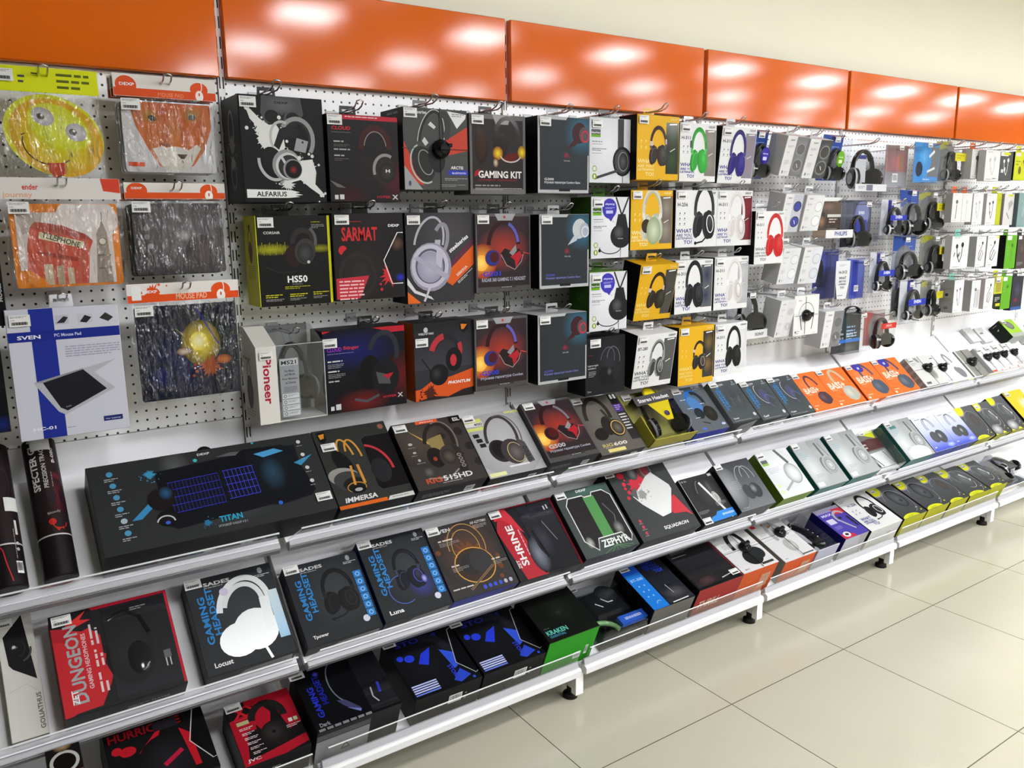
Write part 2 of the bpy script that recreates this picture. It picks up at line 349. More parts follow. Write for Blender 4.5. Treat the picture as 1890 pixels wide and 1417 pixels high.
FLOOR = add_mat(grid_mat('porcelain_floor_tiles', 'a7a493', '4a473f', 0.6077, 0.6077, 1.304, -0.696, 0.0016, 0.16, 'line', ('X', 'Y'), vary=0.05))
PEG = add_mat(grid_mat('perforated_white_steel', 'ebebec', '111112', 0.025, 0.025, 0.0125, 0.0085, 0.0031, 0.4, 'dot'))
ORANGE = add_mat(noisy('orange_powder_coat', 'ca5c0c', 0.09, 300, 0.02, 0.03, spec=0.28))
PLASTER = add_mat(noisy('white_panel_paint', 'e9e9ec', 0.42, 200, 0.05))
FRAME_X0, FRAME_X1 = -1.35, 5.4
def struct(name, b, loc=None):
    o = b.build(name, None, loc); o['kind'] = 'structure'; return o
def slab(name, x0, x1, y0, y1, z0, z1, mat):
    b = MB(); b.box(x0, x1, y0, y1, z0, z1, 'ccc', mat); return struct(name, b)
slab('floor', -5, 13, -9, 0.2, -0.1, 0.0, FLOOR)
slab('ceiling', -5, 13, -9, 0.2, 3.0, 3.1, CEIL)
slab('wall_back', -5, 13, 0.07, 0.2, 0.0, 3.0, WALL)
DIM = add_mat(noisy('grey_wall_paint', '77756f', 0.7, 140, 0.15))
slab('wall_left', -5.1, -5, -9, 0.2, 0.0, 3.0, DIM)
slab('wall_right', 13, 13.1, -9, 0.2, 0.0, 3.0, DIM)
slab('wall_front', -5, 13, -9.1, -9, 0.0, 3.0, DIM)
# ---------------------------------------------------------------- ceiling lights: flat 60 cm panels in rows
def ceiling_lights():
    b = MB(); z = 0
    for q in ((-.23, .23, -.23, -.21), (-.23, .23, .21, .23), (-.23, -.21, -.21, .21), (.21, .23, -.21, .21)): b.box(*q, -0.02, -0.001, 'e8e8e8', MET)
    fr = shared(lambda: b.build('frame')); b = MB(); b.box(-.209, .209, -.209, .209, -0.016, -0.012, 'fff', LED); df = shared(lambda: b.build('diffuser'))
    xs = [1.6, 3.02, 4.45, 5.9, 7.3, 8.75, 10.2, 11.65]
    for y in (-2.4, -3.55, -4.8, -6.1, -7.4):
        for x in ([0.2] if y > -3 else []) + xs[:5 if y > -3 else 8]:  # leftmost panel of the nearest row is added to brighten the left bays
            t = bpy.data.objects.new('ceiling_light', None); COL.objects.link(t); t.location = (x, y, 3.0)
            tag(t, 'square white panel light recessed in the shop ceiling', 'ceiling light', 'square panel lights in the ceiling')
            link(fr, 'frame', t); link(df, 'diffuser', t)
ceiling_lights()
# ---------------------------------------------------------------- the shelving fixture, bays 0.9 m wide
SH = {'S1': (43, -0.24, 0.735), 'S2': (43, -0.325, 0.42), 'B': (22, -0.385, 0.135)}
def shelf_pt(k, x, s, n):
    th, y, z = SH[k]; t = rad(th); return (x, y + s * cos(t) - n * sin(t), z + s * sin(t) + n * cos(t))
BAYN = ['mouse pad bay', 'big black headset box bay', 'yellow and white box bay', 'clear headphone pack bay', 'white earphone box bay', 'far right edge bay']
def fixture():
    gap = 0.009
    for k in range(-1, 5):
        x0, x1 = 0.9 * k + gap, 0.9 * (k + 1) - gap; nm = BAYN[k + 1]
        b = MB(); b.box(x0, x1, -0.028, 0.0, 1.945, 2.193, 'fff', ORANGE, bev=0.003); b.box(x0 + .01, x1 - .01, -0.001, 0.012, 1.95, 2.18, 'ddd', MET)
        tag(b.build('header_panel'), 'glossy orange header panel above the ' + nm, 'header panel', None)
        b = MB(); b.box(x0 + .002, x1 - .002, 0.0, 0.012, 1.031, 1.944, 'ddd', PEG)
        tag(b.build('pegboard_panel', None), 'white perforated steel pegboard of the ' + nm, 'pegboard')
        b = MB(); b.box(x0 + .002, x1 - .002, 0.0, 0.012, 0.12, 1.029, 'ddd', PLASTER)
        tag(b.build('back_panel'), 'plain white lower back panel of the ' + nm, 'back panel')
        for key, where, L_ in (('S1', 'upper', .308), ('S2', 'lower', .424), ('B', 'bottom', .398)):
            t = bpy.data.objects.new('display_shelf', None); COL.objects.link(t); t.location = shelf_pt(key, x0, 0, 0)
            tag(t, f'{where} white tilted display shelf in the {nm}', 'shelf', 'tilted shelves of the wall fixture'); t.rotation_euler = (rad(SH[key][0] - 90), 0, 0)
            W = x1 - x0; b = MB()     # local: z up the slope, -y out of the deck
            b.box(0, W, 0.0, 0.012, -0.012, L_, 'e6e6e9', MET); b.build('deck', t)
            if key != 'B':
                b = MB(); b.box(0.003, W - .003, -0.012, 0.02, -0.028, -0.0125, '9b9b9f', MET, bev=0.002)
                b.box(0.003, W - .003, -0.004, 0.016, -0.0305, -0.0285, '6c6c70', MET); b.build('price_rail', t)
                b = MB(); b.face([(0.03, -0.062, -.010), (W - .01, -0.062, -.010), (W - .002, -0.0125, -.010), (0.0, -0.0125, -.010)], 'fff', ACR)
                b.box(0.03, W - .012, -0.0645, -0.062, -0.0125, -0.0085, 'dcdee0', CARD)  # pale strip paints in the bright glow of the acrylic top edge
                b.face([(0.0, -0.0125, -.0125), (0.003, -.0125, -.0125), (0.033, -0.0645, -.0125), (0.03, -.0645, -.0125)], 'dcdee0', CARD)  # slanted end edge, its brightness painted on in the same way
                b.build('clear_fence', t)
                b = MB()
                for xx in (0.0, W - 0.004): b.face([(xx + .002, 0.013, 0.0), (xx + .002, 0.013, L_ - .045), (xx + .002, 0.045, L_ - .045), (xx + .002, 0.02, 0.0)], 'c8c8c8', MET)
                b.build('bracket', t)
            else:
                R = Matrix.Rotation(-t.rotation_euler[0], 4, 'X')
                def loc(y, z): v = R @ Vector((0, y + 0.385, z - 0.135)); return v.y, v.z
                def prof(b, pts, col, mat, a, c):
                    P = [loc(*p) for p in pts]; b.grid([[(a, p[0], p[1]) for p in P], [(c, p[0], p[1]) for p in P]], col, mat, True, False)
                    b.face([(a, p[0], p[1]) for p in P], col, mat); b.face([(c, p[0], p[1]) for p in P][::-1], col, mat)
                b = MB(); prof(b, [(-.398, .108), (-.418, .108), (-.425, .113), (-.425, .132), (-.418, .138), (-.398, .138)], 'c6c6c6', MET, 0.001, W - .001); b.build('front_rail', t)
                b = MB(); prof(b, [(-.392, .1385), (-.412, .1385), (-.409, .158), (-.404, .158)], '9c9ca0', MET, 0.004, W - .004); b.build('price_rail', t)
                b = MB(); A_, B_, C_, D_ = loc(-.4095, .1585), loc(-.4195, .1985), loc(-.4215, .1985), loc(-.419, .201)
                b.face([(0.004, *A_), (W - .004, *A_), (W - .006, *B_), (0.02, *B_)], 'fff', ACR)
                b.face([(0.02, *C_), (W - .006, *C_), (W - .006, *D_), (0.02, *D_)], 'd8dadb', CARD); b.build('clear_fence', t)  # bright top edge of the acrylic put in as a pale face
    for k in range(-1, 6):
        X = 0.9 * k; t = bpy.data.objects.new('slotted_upright', None); COL.objects.link(t); t.location = (X, 0, 0)
        tag(t, 'slotted white steel upright ' + (f'on the left side of the {BAYN[k + 1]}' if k < 5 else 'at the far right end of the fixture'), 'upright')
        b = MB(); b.box(-.015, .015, 0.013, 0.06, 0.03, 2.19, 'd0cfcc', MET); b.box(-.0085, .0085, -.006, 0.0125, 0.3, 2.19, 'e4e3e0', MET)
        z = 0.32
        while z < 2.17:
            for sx in (-.0062, .003): b.box(sx, sx + .0032, -.0066, .0, z, z + .03, '151515', MATTE)
            z += .05
        b.build('post', t)
        b = MB(); b.box(-.013, .017, -.372, 0.012, 0.045, 0.107, 'cfcfce', MET); b.build('foot_beam', t)
        b = MB(); b.box(-.013, .019, -.398, -.373, 0.028, 0.107, 'dededc', MET, bev=.001); b.build('end_cap', t)
        b = MB(); b.lathe([(.012, .044), (.011, .018), (.024, .014), (.025, .0), (.001, .0)][::-1], '141210', MATTE, None, 16); b.build('levelling_foot', t, (0.001, -.35, 0))
fixture()
PL={'alfarius':('H',-.007,-.160,1.623,.221,.266,0), 'cloud':('H',.220,-.170,1.625,.208,.229,0), 'arctis':('H',.444,-.170,1.659,.211,.226,0),
'gamingkit':('H',.662,-.170,1.648,.202,.233,0), 'gthree1':('H',.889,-.200,1.652,.203,.232,0), 'hs50':('H',.016,-.150,1.352,.205,.238,0),
'sarmat':('H',.217,-.160,1.355,.221,.240,0), 'siberia':('H',.445,-.160,1.332,.230,.263,0), 'radar':('H',.675,-.170,1.351,.205,.240,0),
'gthree2':('H',.893,-.200,1.353,.201,.234,0), 'pioneer':('H',-.012,-.170,1.039,.188,.210,0), 'stinger':('H',.180,-.150,1.036,.255,.237,0),
'phantum':('H',.459,-.160,1.036,.206,.237,0), 'combat':('H',.664,-.170,1.044,.202,.228,0), 'gthree3':('H',.885,-.200,1.042,.202,.228,0),
'easychat1':('H',1.094,-.200,1.686,.176,.205,0), 'yellow1':('H',1.271,-.230,1.697,.194,.210,0), 'h311green':('H',1.469,-.230,1.695,.180,.196,0),
'h311purple':('H',1.681,-.210,1.692,.185,.198,6), 'easychat2':('H',1.103,-.200,1.441,.166,.201,0), 'yellow2':('H',1.276,-.200,1.464,.197,.201,0),
'h256':('H',1.488,-.200,1.466,.211,.201,0), 'h311white1':('H',1.699,-.200,1.466,.193,.202,0), 'h311red':('H',1.891,-.220,1.392,.181,.200,0),
'easychat3':('H',1.098,-.200,1.198,.167,.198,0), 'yellow3':('H',1.312,-.180,1.215,.194,.201,11), 'h311black1':('H',1.494,-.200,1.227,.194,.194,0),
'h311white2':('H',1.698,-.200,1.227,.187,.198,0), 'sonybass':('H',1.874,-.170,1.095,.173,.209,0), 'philipsblk':('H',1.090,-.190,.975,.179,.201,0),
'bt280':('H',1.310,-.180,.971,.192,.199,9), 'yellow4':('H',1.522,-.200,.958,.210,.219,0), 'h311black2':('H',1.712,-.200,.973,.180,.200,0),
'bluecard1':('H',1.906,-.170,1.708,.130,.184,9), 'sonya':('H',2.034,-.200,1.725,.126,.151,15), 'sonyb':('H',2.172,-.200,1.719,.142,.151,15),
'bluecard2':('H',2.374,-.170,1.709,.137,.185,9), 'clearpack1':('H',2.521,-.200,1.672,.240,.215,0), 'sonyc':('H',2.065,-.190,1.509,.112,.150,11),
'sonyd':('H',2.196,-.190,1.512,.115,.144,12), 'brownpack':('H',2.353,-.200,1.480,.186,.168,0), 'bluesven':('H',2.557,-.200,1.436,.217,.201,0),
'svenwhite1':('H',2.819,-.200,1.458,.152,.180,0), 'bluecard3':('H',2.954,-.200,1.494,.156,.189,0), 'yelhead1':('H',3.121,-.200,1.503,.164,.171,0),
'pinkpack':('H',2.821,-.200,1.691,.173,.184,0), 'sennblue':('H',2.993,-.220,1.714,.207,.178,0), 'yelhead0':('H',3.242,-.200,1.724,.156,.184,0),
'ear1':('H',3.396,-.250,1.736,.103,.137,0), 'ear2':('H',3.444,-.270,1.724,.136,.143,0), 'ear3':('H',3.624,-.250,1.729,.122,.136,0),
'ear4':('H',3.766,-.250,1.734,.140,.137,0), 'ear5':('H',3.222,-.250,1.534,.086,.134,0), 'ear6':('H',3.310,-.250,1.534,.087,.133,0),
'ear7':('H',3.408,-.250,1.521,.091,.145,0), 'ear8':('H',3.533,-.250,1.518,.096,.150,0), 'ear9':('H',3.624,-.250,1.517,.050,.155,0),
'ear10':('H',3.704,-.250,1.515,.098,.153,0), 'ear11':('H',3.760,-.270,1.503,.095,.169,0), 'bluecard4':('H',2.932,-.200,1.288,.184,.190,0),
'yelhead2':('H',3.173,-.200,1.296,.167,.179,0), 'ear12':('H',3.251,-.250,1.316,.153,.156,0), 'ear13':('H',3.477,-.250,1.318,.089,.146,0),
'ear14':('H',3.580,-.250,1.314,.112,.151,0), 'ear15':('H',3.764,-.250,1.296,.111,.168,0), 'ear15b':('H',3.952,-.220,1.286,.100,.174,0),
'svenwhite3':('H',2.930,-.200,1.081,.078,.198,0), 'svenwhite4':('H',2.963,-.220,1.076,.166,.200,0), 'yelhead3':('H',3.210,-.200,1.094,.127,.165,0),
'ear16':('H',3.309,-.250,1.105,.086,.157,0), 'ear17':('H',3.471,-.250,1.101,.082,.151,0), 'ear18':('H',3.598,-.250,1.104,.090,.151,0),
'ear19':('H',3.689,-.250,1.102,.080,.158,0), 'ear20':('H',3.768,-.250,1.090,.099,.168,0), 'ear21':('H',3.941,-.220,1.069,.119,.178,0),
'sonye':('H',2.067,-.190,1.304,.108,.146,12), 'sonyf':('H',2.200,-.190,1.299,.119,.151,11), 'h312':('H',2.369,-.200,1.222,.171,.207,0),
'bluebox':('H',2.590,-.200,1.212,.132,.174,0), 'svenwhite2':('H',2.743,-.200,1.228,.140,.182,0), 'sonyg':('H',2.069,-.190,1.090,.097,.154,11),
'mdrbox':('H',2.163,-.210,1.089,.162,.165,0), 'sonyh':('H',2.362,-.200,1.019,.131,.158,7), 'sennblack':('H',2.529,-.200,.970,.210,.192,0),
'redpack':('H',2.765,-.200,.985,.160,.157,0), 'emojipad':('H',-.539,-.120,1.674,.223,.245,0), 'foxpad':('H',-.284,-.120,1.690,.235,.231,0),
'boothpad':('H',-.540,-.120,1.424,.249,.255,0), 'graypad':('H',-.283,-.120,1.443,.238,.228,0), 'hc01':('H',-.563,-.160,1.081,.233,.305,0),
'spacepad':('H',-.307,-.160,1.132,.266,.298,0), 'edgebox1':('H',-.611,-.150,1.351,.068,.218,0), 'edgebox2':('H',-.641,-.150,1.107,.076,.196,0),
'titan':('S1',-.436,.574,.106,.251), 'immersa':('S1',.149,.239,.086,.265), 'rig515':('S1',.384,.236,.100,.234),
'rig400':('S1',.637,.216,.079,.234), 'g500':('S1',.856,.207,.099,.236), 'rig600':('S1',1.087,.201,.071,.237),
'stereo':('S1',1.338,.232,.020,.265), 'svenblue':('S1',1.533,.197,.079,.204), 'sadesa':('S1',1.715,.153,.099,.192),
'sadesb':('S1',1.914,.160,.068,.189), 'sadesc':('S1',2.099,.161,.052,.196), 'bass1':('S1',2.285,.165,.033,.203),
'bass2':('S1',2.456,.197,.029,.202), 'bass3':('S1',2.661,.206,.034,.199), 'bass4':('S1',2.872,.208,.032,.202),
'dial1':('S1',3.117,.192,.046,.175), 'dial2':('S1',3.350,.125,.031,.182), 'silwhite':('S1',3.499,.105,.020,.183),
'dial3':('S1',3.616,.159,.024,.173), 'dial4':('S1',3.740,.088,.044,.161), 'dial5':('S1',3.830,.083,.043,.161),
'dial6':('S1',3.913,.090,.043,.161), 'dial7':('S1',4.003,.129,.043,.159), 'goliathus':('S2',-.661,.074,.028,.297),
'dungeon':('S2',-.559,.264,.085,.251), 'sades1':('S2',-.247,.227,.070,.263), 'sades2':('S2',.012,.218,.057,.240),
'sades3':('S2',.234,.218,.069,.256), 'sveng':('S2',.452,.231,.075,.243), 'shrine':('S2',.691,.258,.068,.254),
'zephyr':('S2',.942,.233,.089,.251), 'squadron':('S2',1.197,.279,.084,.295), 'sennhd':('S2',1.514,.177,.063,.198),
'philb':('S2',1.696,.196,.084,.211), 'philgreen':('S2',1.932,.192,.092,.212), 'teal1':('S2',2.168,.200,.081,.218),
'teal2':('S2',2.386,.206,.088,.218), 'redblister':('S2',2.511,.168,.140,.183), 'teal3':('S2',2.819,.207,.090,.208),
'blue1':('S2',3.023,.192,.095,.191), 'blue2':('S2',3.219,.184,.094,.186), 'gy1':('S2',3.416,.168,.085,.191),
'gy2':('S2',3.620,.153,.071,.195), 'gy3':('S2',3.793,.159,.063,.210), 'yelbox':('S2',3.972,.197,.068,.217),
'jvc':('B',-.188,.173,.100,.194), 'sadesbase':('B',-.002,.245,.131,.206), 'storm1':('B',.290,.223,.113,.229),
'storm2':('B',.519,.229,.115,.224), 'kraken':('B',.733,.219,.152,.201), 'sennclam':('B',.994,.218,.079,.224),
'bt300':('B',1.208,.200,.122,.215), 'thrill':('B',1.440,.219,.139,.217), 'jbl1':('B',1.656,.200,.143,.211),
'jbl2':('B',1.911,.195,.118,.227), 'spot':('B',2.121,.142,.114,.217), 'purple':('B',2.296,.166,.123,.184),
'h256b':('B',2.488,.234,.112,.212), 'yc1':('B',2.740,.183,.110,.214), 'yc2':('B',2.931,.186,.113,.204),
'yc3':('B',3.135,.165,.103,.203), 'yc4':('B',3.317,.197,.096,.201), 'yc5':('B',3.514,.168,.100,.194),
'hurricane':('B',-.482,.228,.162,.181), 'ringbox':('B',-.606,.069,.251,.121)}
# ---------------------------------------------------------------- products
PL['redblister'] = ('S2', 2.615, .19, .085, .20)
PL['sarmat'] = ('H', .2235, -.160, 1.355, .215, .240, 0)
PL['thrill'] = ('B', 1.422, .232, .139, .217)
PL['dial1'] = ('S1', 3.115, .19, .045, .175); PL['dial2'] = ('S1', 3.312, .115, .03, .18); PL['silwhite'] = ('S1', 3.434, .15, .02, .18)
PL['dial3'] = ('S1', 3.592, .165, .024, .175)
PL['hurricane'] = ('B', -.482, .232, .15, .24)
PL['goliathus'] = ('S2', -.664, .074, .035, .297)
def nudge(k, **d):
    p = list(PL[k]); ix = {'x': 1, 'y': 2, 'z': 3, 'w': 4, 'h': 5} if p[0] == 'H' else {'x': 1, 'w': 2, 't': 3, 'h': 4}
    for a, v in d.items(): p[ix[a]] = v
    PL[k] = tuple(p)
nudge('h311red', w=.17); nudge('ear9', x=3.63, w=.045); nudge('immersa', w=.228)
nudge('svenwhite3', x=3.015, y=-.15, w=.075); nudge('svenwhite1', x=2.80, w=.148, z=1.482, h=.158); nudge('yelhead3', w=.094); nudge('sonybass', x=1.9, w=.15)
nudge('yellow4', w=.186); nudge('h311black2', x=1.714); nudge('dial4', x=3.742); nudge('dial3', w=.145); nudge('kraken', x=.752, w=.203); nudge('svenblue', w=.178)
nudge('ear11', x=3.806); nudge('ear1', y=-.23); nudge('yellow3', w=.18); nudge('shrine', w=.25); nudge('edgebox1', x=-.625); nudge('edgebox2', x=-.655); nudge('bluecard1', w=.125)
PL['stereo'] = ('S1', 1.312, .212, .05, .235)
def dims(key):
    p = PL[key]; return (p[4], p[5]) if p[0] == 'H' else (p[2], p[4])
def place(key, T=None):
    p = PL[key]
    if p[0] == 'H': return (p[1], p[2], p[3]), (rad(p[6]), 0, 0), p[4], p[5]
    return shelf_pt(p[0], p[1], 0.004, p[3]), (rad(SH[p[0]][0] - 90), 0, 0), p[2], p[4]
def tab_mesh(col, w=.05, h=.03):
    b = MB(); n = 10
    out = [(-w / 2, 0, 0), (w / 2, 0, 0), (w / 2 * .92, 0, h)]; out.append((-w / 2 * .92, 0, h))
    hx, hz = w * .33, h * .45; inn = [(-hx, 0, hz), (hx, 0, hz), (hx, 0, hz + .007), (-hx, 0, hz + .007)]
    for i in range(4):
        j = (i + 1) % 4; b.face([out[i], out[j], inn[j], inn[i]], col, GLOSS); b.face([(p[0], .0008, p[2]) for p in (inn[i], inn[j], out[j], out[i])], col, GLOSS)
    return b
_tabs = {}
def carton(key, cat, label, F, art, T=None, side=None, cols=None, D=None, L=None, tab='111', st=(.03, .02), name='headphone_box', hk=True, group=None, mat=CARD, top=None, hkx=.5, sts=1.0, Tp=None):
    loc, rot, W, H = place(key); p = PL[key]
    T = T or (p[3] - .001 if p[0] != 'H' else .095)
    cc = {'F': F}; s_ = side or F
    for q in 'LRTBK': cc[q] = s_
    cc.update(cols or {})
    b = MB(); b.box(0, W, 0, T, 0, H, F, mat, cc, .0012)
    c = Cv(b, W, H, front_fr); c.mat = mat; c.draw(art)
    if D: c = Cv(b, W, T, lambda x, z, e: (x, T - z, -e)); c.mat = mat; c.draw(D)
    if L: c = Cv(b, T, H, lambda x, z, e: (-e, T - x, z)); c.mat = mat; c.draw(L)
    if Tp: c = Cv(b, W, T, lambda x, z, e: (x, z, H + e)); c.mat = mat; c.draw(Tp)
    o = tag(b.build(name, None, loc, rot), label, cat, group)
    if st: sticker(o, st[0] * W, (1 - st[1]) * H - .026 * sts, 0, sts)
    if p[0] == 'H':
        ty = min(T * .55, .06)
        if tab:
            if tab not in _tabs: _tabs[tab] = shared(lambda: tab_mesh(tab).build('hang_tab'))
            link(_tabs[tab], 'hang_tab', o, (W * hkx, ty, H - .001))
        if hk:
            up = 0.0165; wy = loc[1]
            hook(loc[0] + W * hkx, loc[2] + H + up - .002, abs(wy) + .03, 'wire hook of the ' + short(label))
    return o, W, H, T
def short(l):
    w = l.replace(',', '').split()[:11]
    while w[-1] in ('a', 'the', 'of', 'and', 'with', 'in', 'to', 'on', 'its', 'one', 'beside', 'by', 'left', 'under', 'below', 'around', 'through'): w.pop()
    return ' '.join(w)
BOX = 'headphone box'
LOGO = lambda u, v, w, c='eee': ('t', 'DEXP', u, v, w, w * .2, c)
# --- left bay: mouse pads in bags -------------------------------------------------
def bag(o, x0, x1, z0, z1, y, seed=1, amp=.0065):
    rd = random.Random(seed); nx, nz = 40, 44; b = MB(); rows = []
    ph = [(rd.uniform(5, 30), rd.uniform(0, 6), rd.uniform(-.5, .5)) for _ in range(7)]
    for j in range(nz + 1):
        v = j / nz; r = []
        for i in range(nx + 1):
            u = i / nx; e = min(u, 1 - u, v, 1 - v) * 8; e = min(1, e)
            d = sum(sin(f * (u - .5) * (1.6 - v) * 3 + p + q * v * 12) for f, p, q in ph) / 3
            r.append((x0 + (x1 - x0) * u, y - e * (.004 + amp * (.5 + .5 * d) + rd.uniform(0, .0008)), z0 + (z1 - z0) * v))
        rows.append(r)
    b.grid(rows, 'fff', FILM); return b.build('plastic_bag', o)
def pad(key, label, F, art, head, hart, hfrac=.2, name='mouse_pad', disc=None, seed=3, copies=0, edge='222'):
    loc, rot, W, H = place(key); hh = H * hfrac; PH = H - hh - .01
    for i in range(copies + 1):
        b = MB(); m = .012
        if disc:
            cx, cz, rx, rz, rr = disc; n = 40; P = [(cx + rx * cos(2 * pi * k / n) * cos(rr) - rz * sin(2 * pi * k / n) * sin(rr), cz + rx * cos(2 * pi * k / n) * sin(rr) + rz * sin(2 * pi * k / n) * cos(rr)) for k in range(n)]
            b.grid([[(p[0], 0, p[1]) for p in P], [(p[0], .004, p[1]) for p in P]], edge, MATTE, True); b.face([(p[0], 0, p[1]) for p in P], F, GLOSS)
        else:
            r = .007; P = []
            for (ax, az, t0) in ((W - m - r, m + r - .006, 270), (W - m - r, PH - r, 0), (m + r, PH - r, 90), (m + r, m + r - .006, 180)):
                P += [(ax + r * cos(rad(t0 + q)), az + r * sin(rad(t0 + q))) for q in (0, 30, 60, 90)]
            b.grid([[(p[0], 0, p[1]) for p in P], [(p[0], .004, p[1]) for p in P]], edge, MATTE, True); b.face([(p[0], 0, p[1]) for p in P], F, CARD)
        c = Cv(b, W, H, front_fr) if disc else Cv(b, W - 2 * m, PH - m + .006, lambda x, z, e: (x + m, -e, z + m - .006))
        if i == 0: c.draw(art)
        lb = label if i == 0 else label.split(',')[0] + f', {("second", "third")[i - 1]} in the stack'
        o = tag(b.build(name, None, (loc[0] - .004 * i, loc[1] + .014 * i, loc[2] - .002 * i)), lb, 'mouse pad')
        b = MB(); b.box(0.0, W, -.0015, .0, H - hh, H, head, CARD); c = Cv(b, W, hh, lambda x, z, e: (x, -.0015 - e, H - hh + z)); c.draw(hart); b.build('header_card', o)
        if i == 0: bag(o, .001, W - .001, 0.0, H - hh + .004, 0, seed)
        if i == 0: sticker(o, .012, (H - hh - .032) if not disc else H - .034, -.008 if not disc else -.002)
    hook(loc[0] + W * .5, loc[2] + H - .018, abs(loc[1]) + .03, 'wire hook of the ' + short(label))
mouse_icon = [('e', .83, .5, .09, .07, 'e2521c'), ('r', .78, .62, .88, .95, 'e2521c'), ('e', .83, .8, .04, .055, 'f0eee8'), ('e', .83, .72, .008, .018, 'd0401c'), ('a', .84, .35, .02, .05, -90, 120, .008, 'f0eee8')]
PL['emojipad'] = ('H', -.539, -.120, 1.674, .223, .245, 0)
pad('emojipad', 'round yellow winking-grin face mouse pad with red tongue, top left under the orange header', 'd0cf1a', [
    ('m', 1), ('g', .57, .62, .44, .37, 'cdd419', 'd5a11a', -30), ('g', .6, .52, .3, .2, 'dbe05c', 'cdd019', -30),
    ('g', .46, .43, .105, .085, 'd8d2d4', 'a8a2a6', -30), ('e', .44, .43, .036, .03, '5a574c', -30), ('e', .452, .42, .012, .012, 'eee'),
    ('g', .75, .56, .1, .088, 'd8d2d4', 'a8a2a6', -30), ('e', .72, .56, .038, .034, '5a574c', -30), ('e', .732, .55, .012, .012, 'eee'),
    ('a', .5, .66, .245, .22, 175, 318, .012, '33240c', -8), ('l', [(.245, .6), (.285, .585)], .01, '33240c'), ('l', [(.68, .745), (.69, .79)], .01, '33240c'),
    ('p', [(.46, .845), (.62, .84), (.615, .93), (.56, .985), (.5, .975), (.465, .92)], 'b8452a')], 'd8e012',
    [('n', .62, .2, .3, 3, .06, '5a6410'), ('l', [(.4, .25), (.47, .25)], .012, '333'), ('n', .28, .35, .06, 2, .05, '444')], .22, disc=(.123, .098, .103, .087, rad(-25)), seed=2, edge='c88a18')
pad('foxpad', 'mouse pad with a close-up fox face, front of its bagged stack', 'c9c6c6', [
    ('p', [(.08, .0), (.98, .0), (.97, .35), (.88, .66), (.74, .9), (.5, .98), (.36, .9), (.26, .68), (.14, .35)], 'c0662c'), ('g', .56, .15, .34, .3, 'b8501e', 'c0662c'), ('g', .56, .42, .1, .3, 'c87a3c', 'bd6228'),
    ('p', [(.3, .66), (.42, .62), (.5, .7), (.68, .68), (.8, .58), (.84, .64), (.72, .88), (.55, .97), (.4, .92)], 'cfc8bb'), ('g', .55, .8, .2, .14, 'ddd6cc', 'cfc8bb'),
    ('g', .3, .2, .1, .085, '8a7420', 'bd6a2c', -15), ('e', .32, .23, .045, .03, '2e2415', -20), ('g', .76, .16, .11, .09, '8a7420', 'bd6a2c', 15), ('e', .76, .19, .045, .03, '2e2415', 20),
    ('l', [(.5, .3), (.46, .55)], .02, 'a8501e'), ('l', [(.62, .28), (.64, .55)], .02, 'a8501e'), ('e', .44, .6, .06, .02, '8a3c22', -8), ('p', [(.56, .73), (.68, .73), (.64, .8), (.6, .8)], '4b3428'), ('l', [(.62, .8), (.62, .86)], .01, '4b3428'), ('r', .03, .86, .2, .92, 'd24a1c')],
    'e4e0da', [('r', 0, .62, 1, 1, 'd9501e'), ('e', .12, .5, .1, .09, 'd9501e'), LOGO(.06, .52, .14), ('t', 'MOUSE PAD', .42, .93, .25, .04, 'f08a60')] + mouse_icon, .22, seed=5, copies=2)
pad('boothpad', 'mouse pad with a red telephone booth and a clock tower beside it, orange border', 'e08326', [
    ('r', .05, .1, .93, .97, 'd8ccc6'), ('g', .7, .2, .3, .25, 'e6dcd8', 'd8ccc6'), ('p', [(.06, .1), (.3, .1), (.26, .3), (.1, .36)], 'b9aaa0'),
    ('p', [(.17, .28), (.22, .21), (.45, .25), (.68, .37), (.74, .45), (.7, .56), (.66, .97), (.1, .97), (.13, .5)], 'c65540'), ('p', [(.17, .28), (.22, .21), (.45, .25), (.68, .37), (.74, .45), (.5, .38)], 'a84a3c'),
    ('p', [(.25, .33), (.66, .46), (.64, .54), (.24, .41)], 'd8cfa8'), ('t', 'TELEPHONE', .265, .39, .36, .055, '4d4638', -19), ('p', [(.22, .56), (.6, .65), (.57, .7), (.22, .6)], 'a04032'),
    ('r', .26, .72, .34, .97, 'c9b79a'), ('r', .37, .74, .44, .97, 'b8a083'), ('r', .47, .77, .53, .97, 'c2ab90'), ('p', [(.74, .97), (.78, .36), (.84, .2), (.88, .36), (.9, .97)], '9a8c80'), ('l', [(.84, .2), (.845, .1)], .008, '857a70'),
    ('e', .83, .46, .035, .035, 'd5cbb8'), ('o', .83, .46, .035, .035, .007, '6b6056'), ('r', .77, .62, .9, .64, '776a5f'), ('r', .77, .78, .9, .8, '776a5f'), ('p', [(0, .8), (.12, .78), (.25, .9), (.3, 1), (0, 1)], 'e08326')],
    'dcd8d4', [('t', 'ender', .18, .55, .13, .05, 'd0483a'), ('p', [(.83, 0), (1, 0), (1, .7), (.85, .6)], 'd2452e'), ('t', 'journey', .02, .98, .24, .06, 'e2b090')], .19, seed=7, edge='b06018')
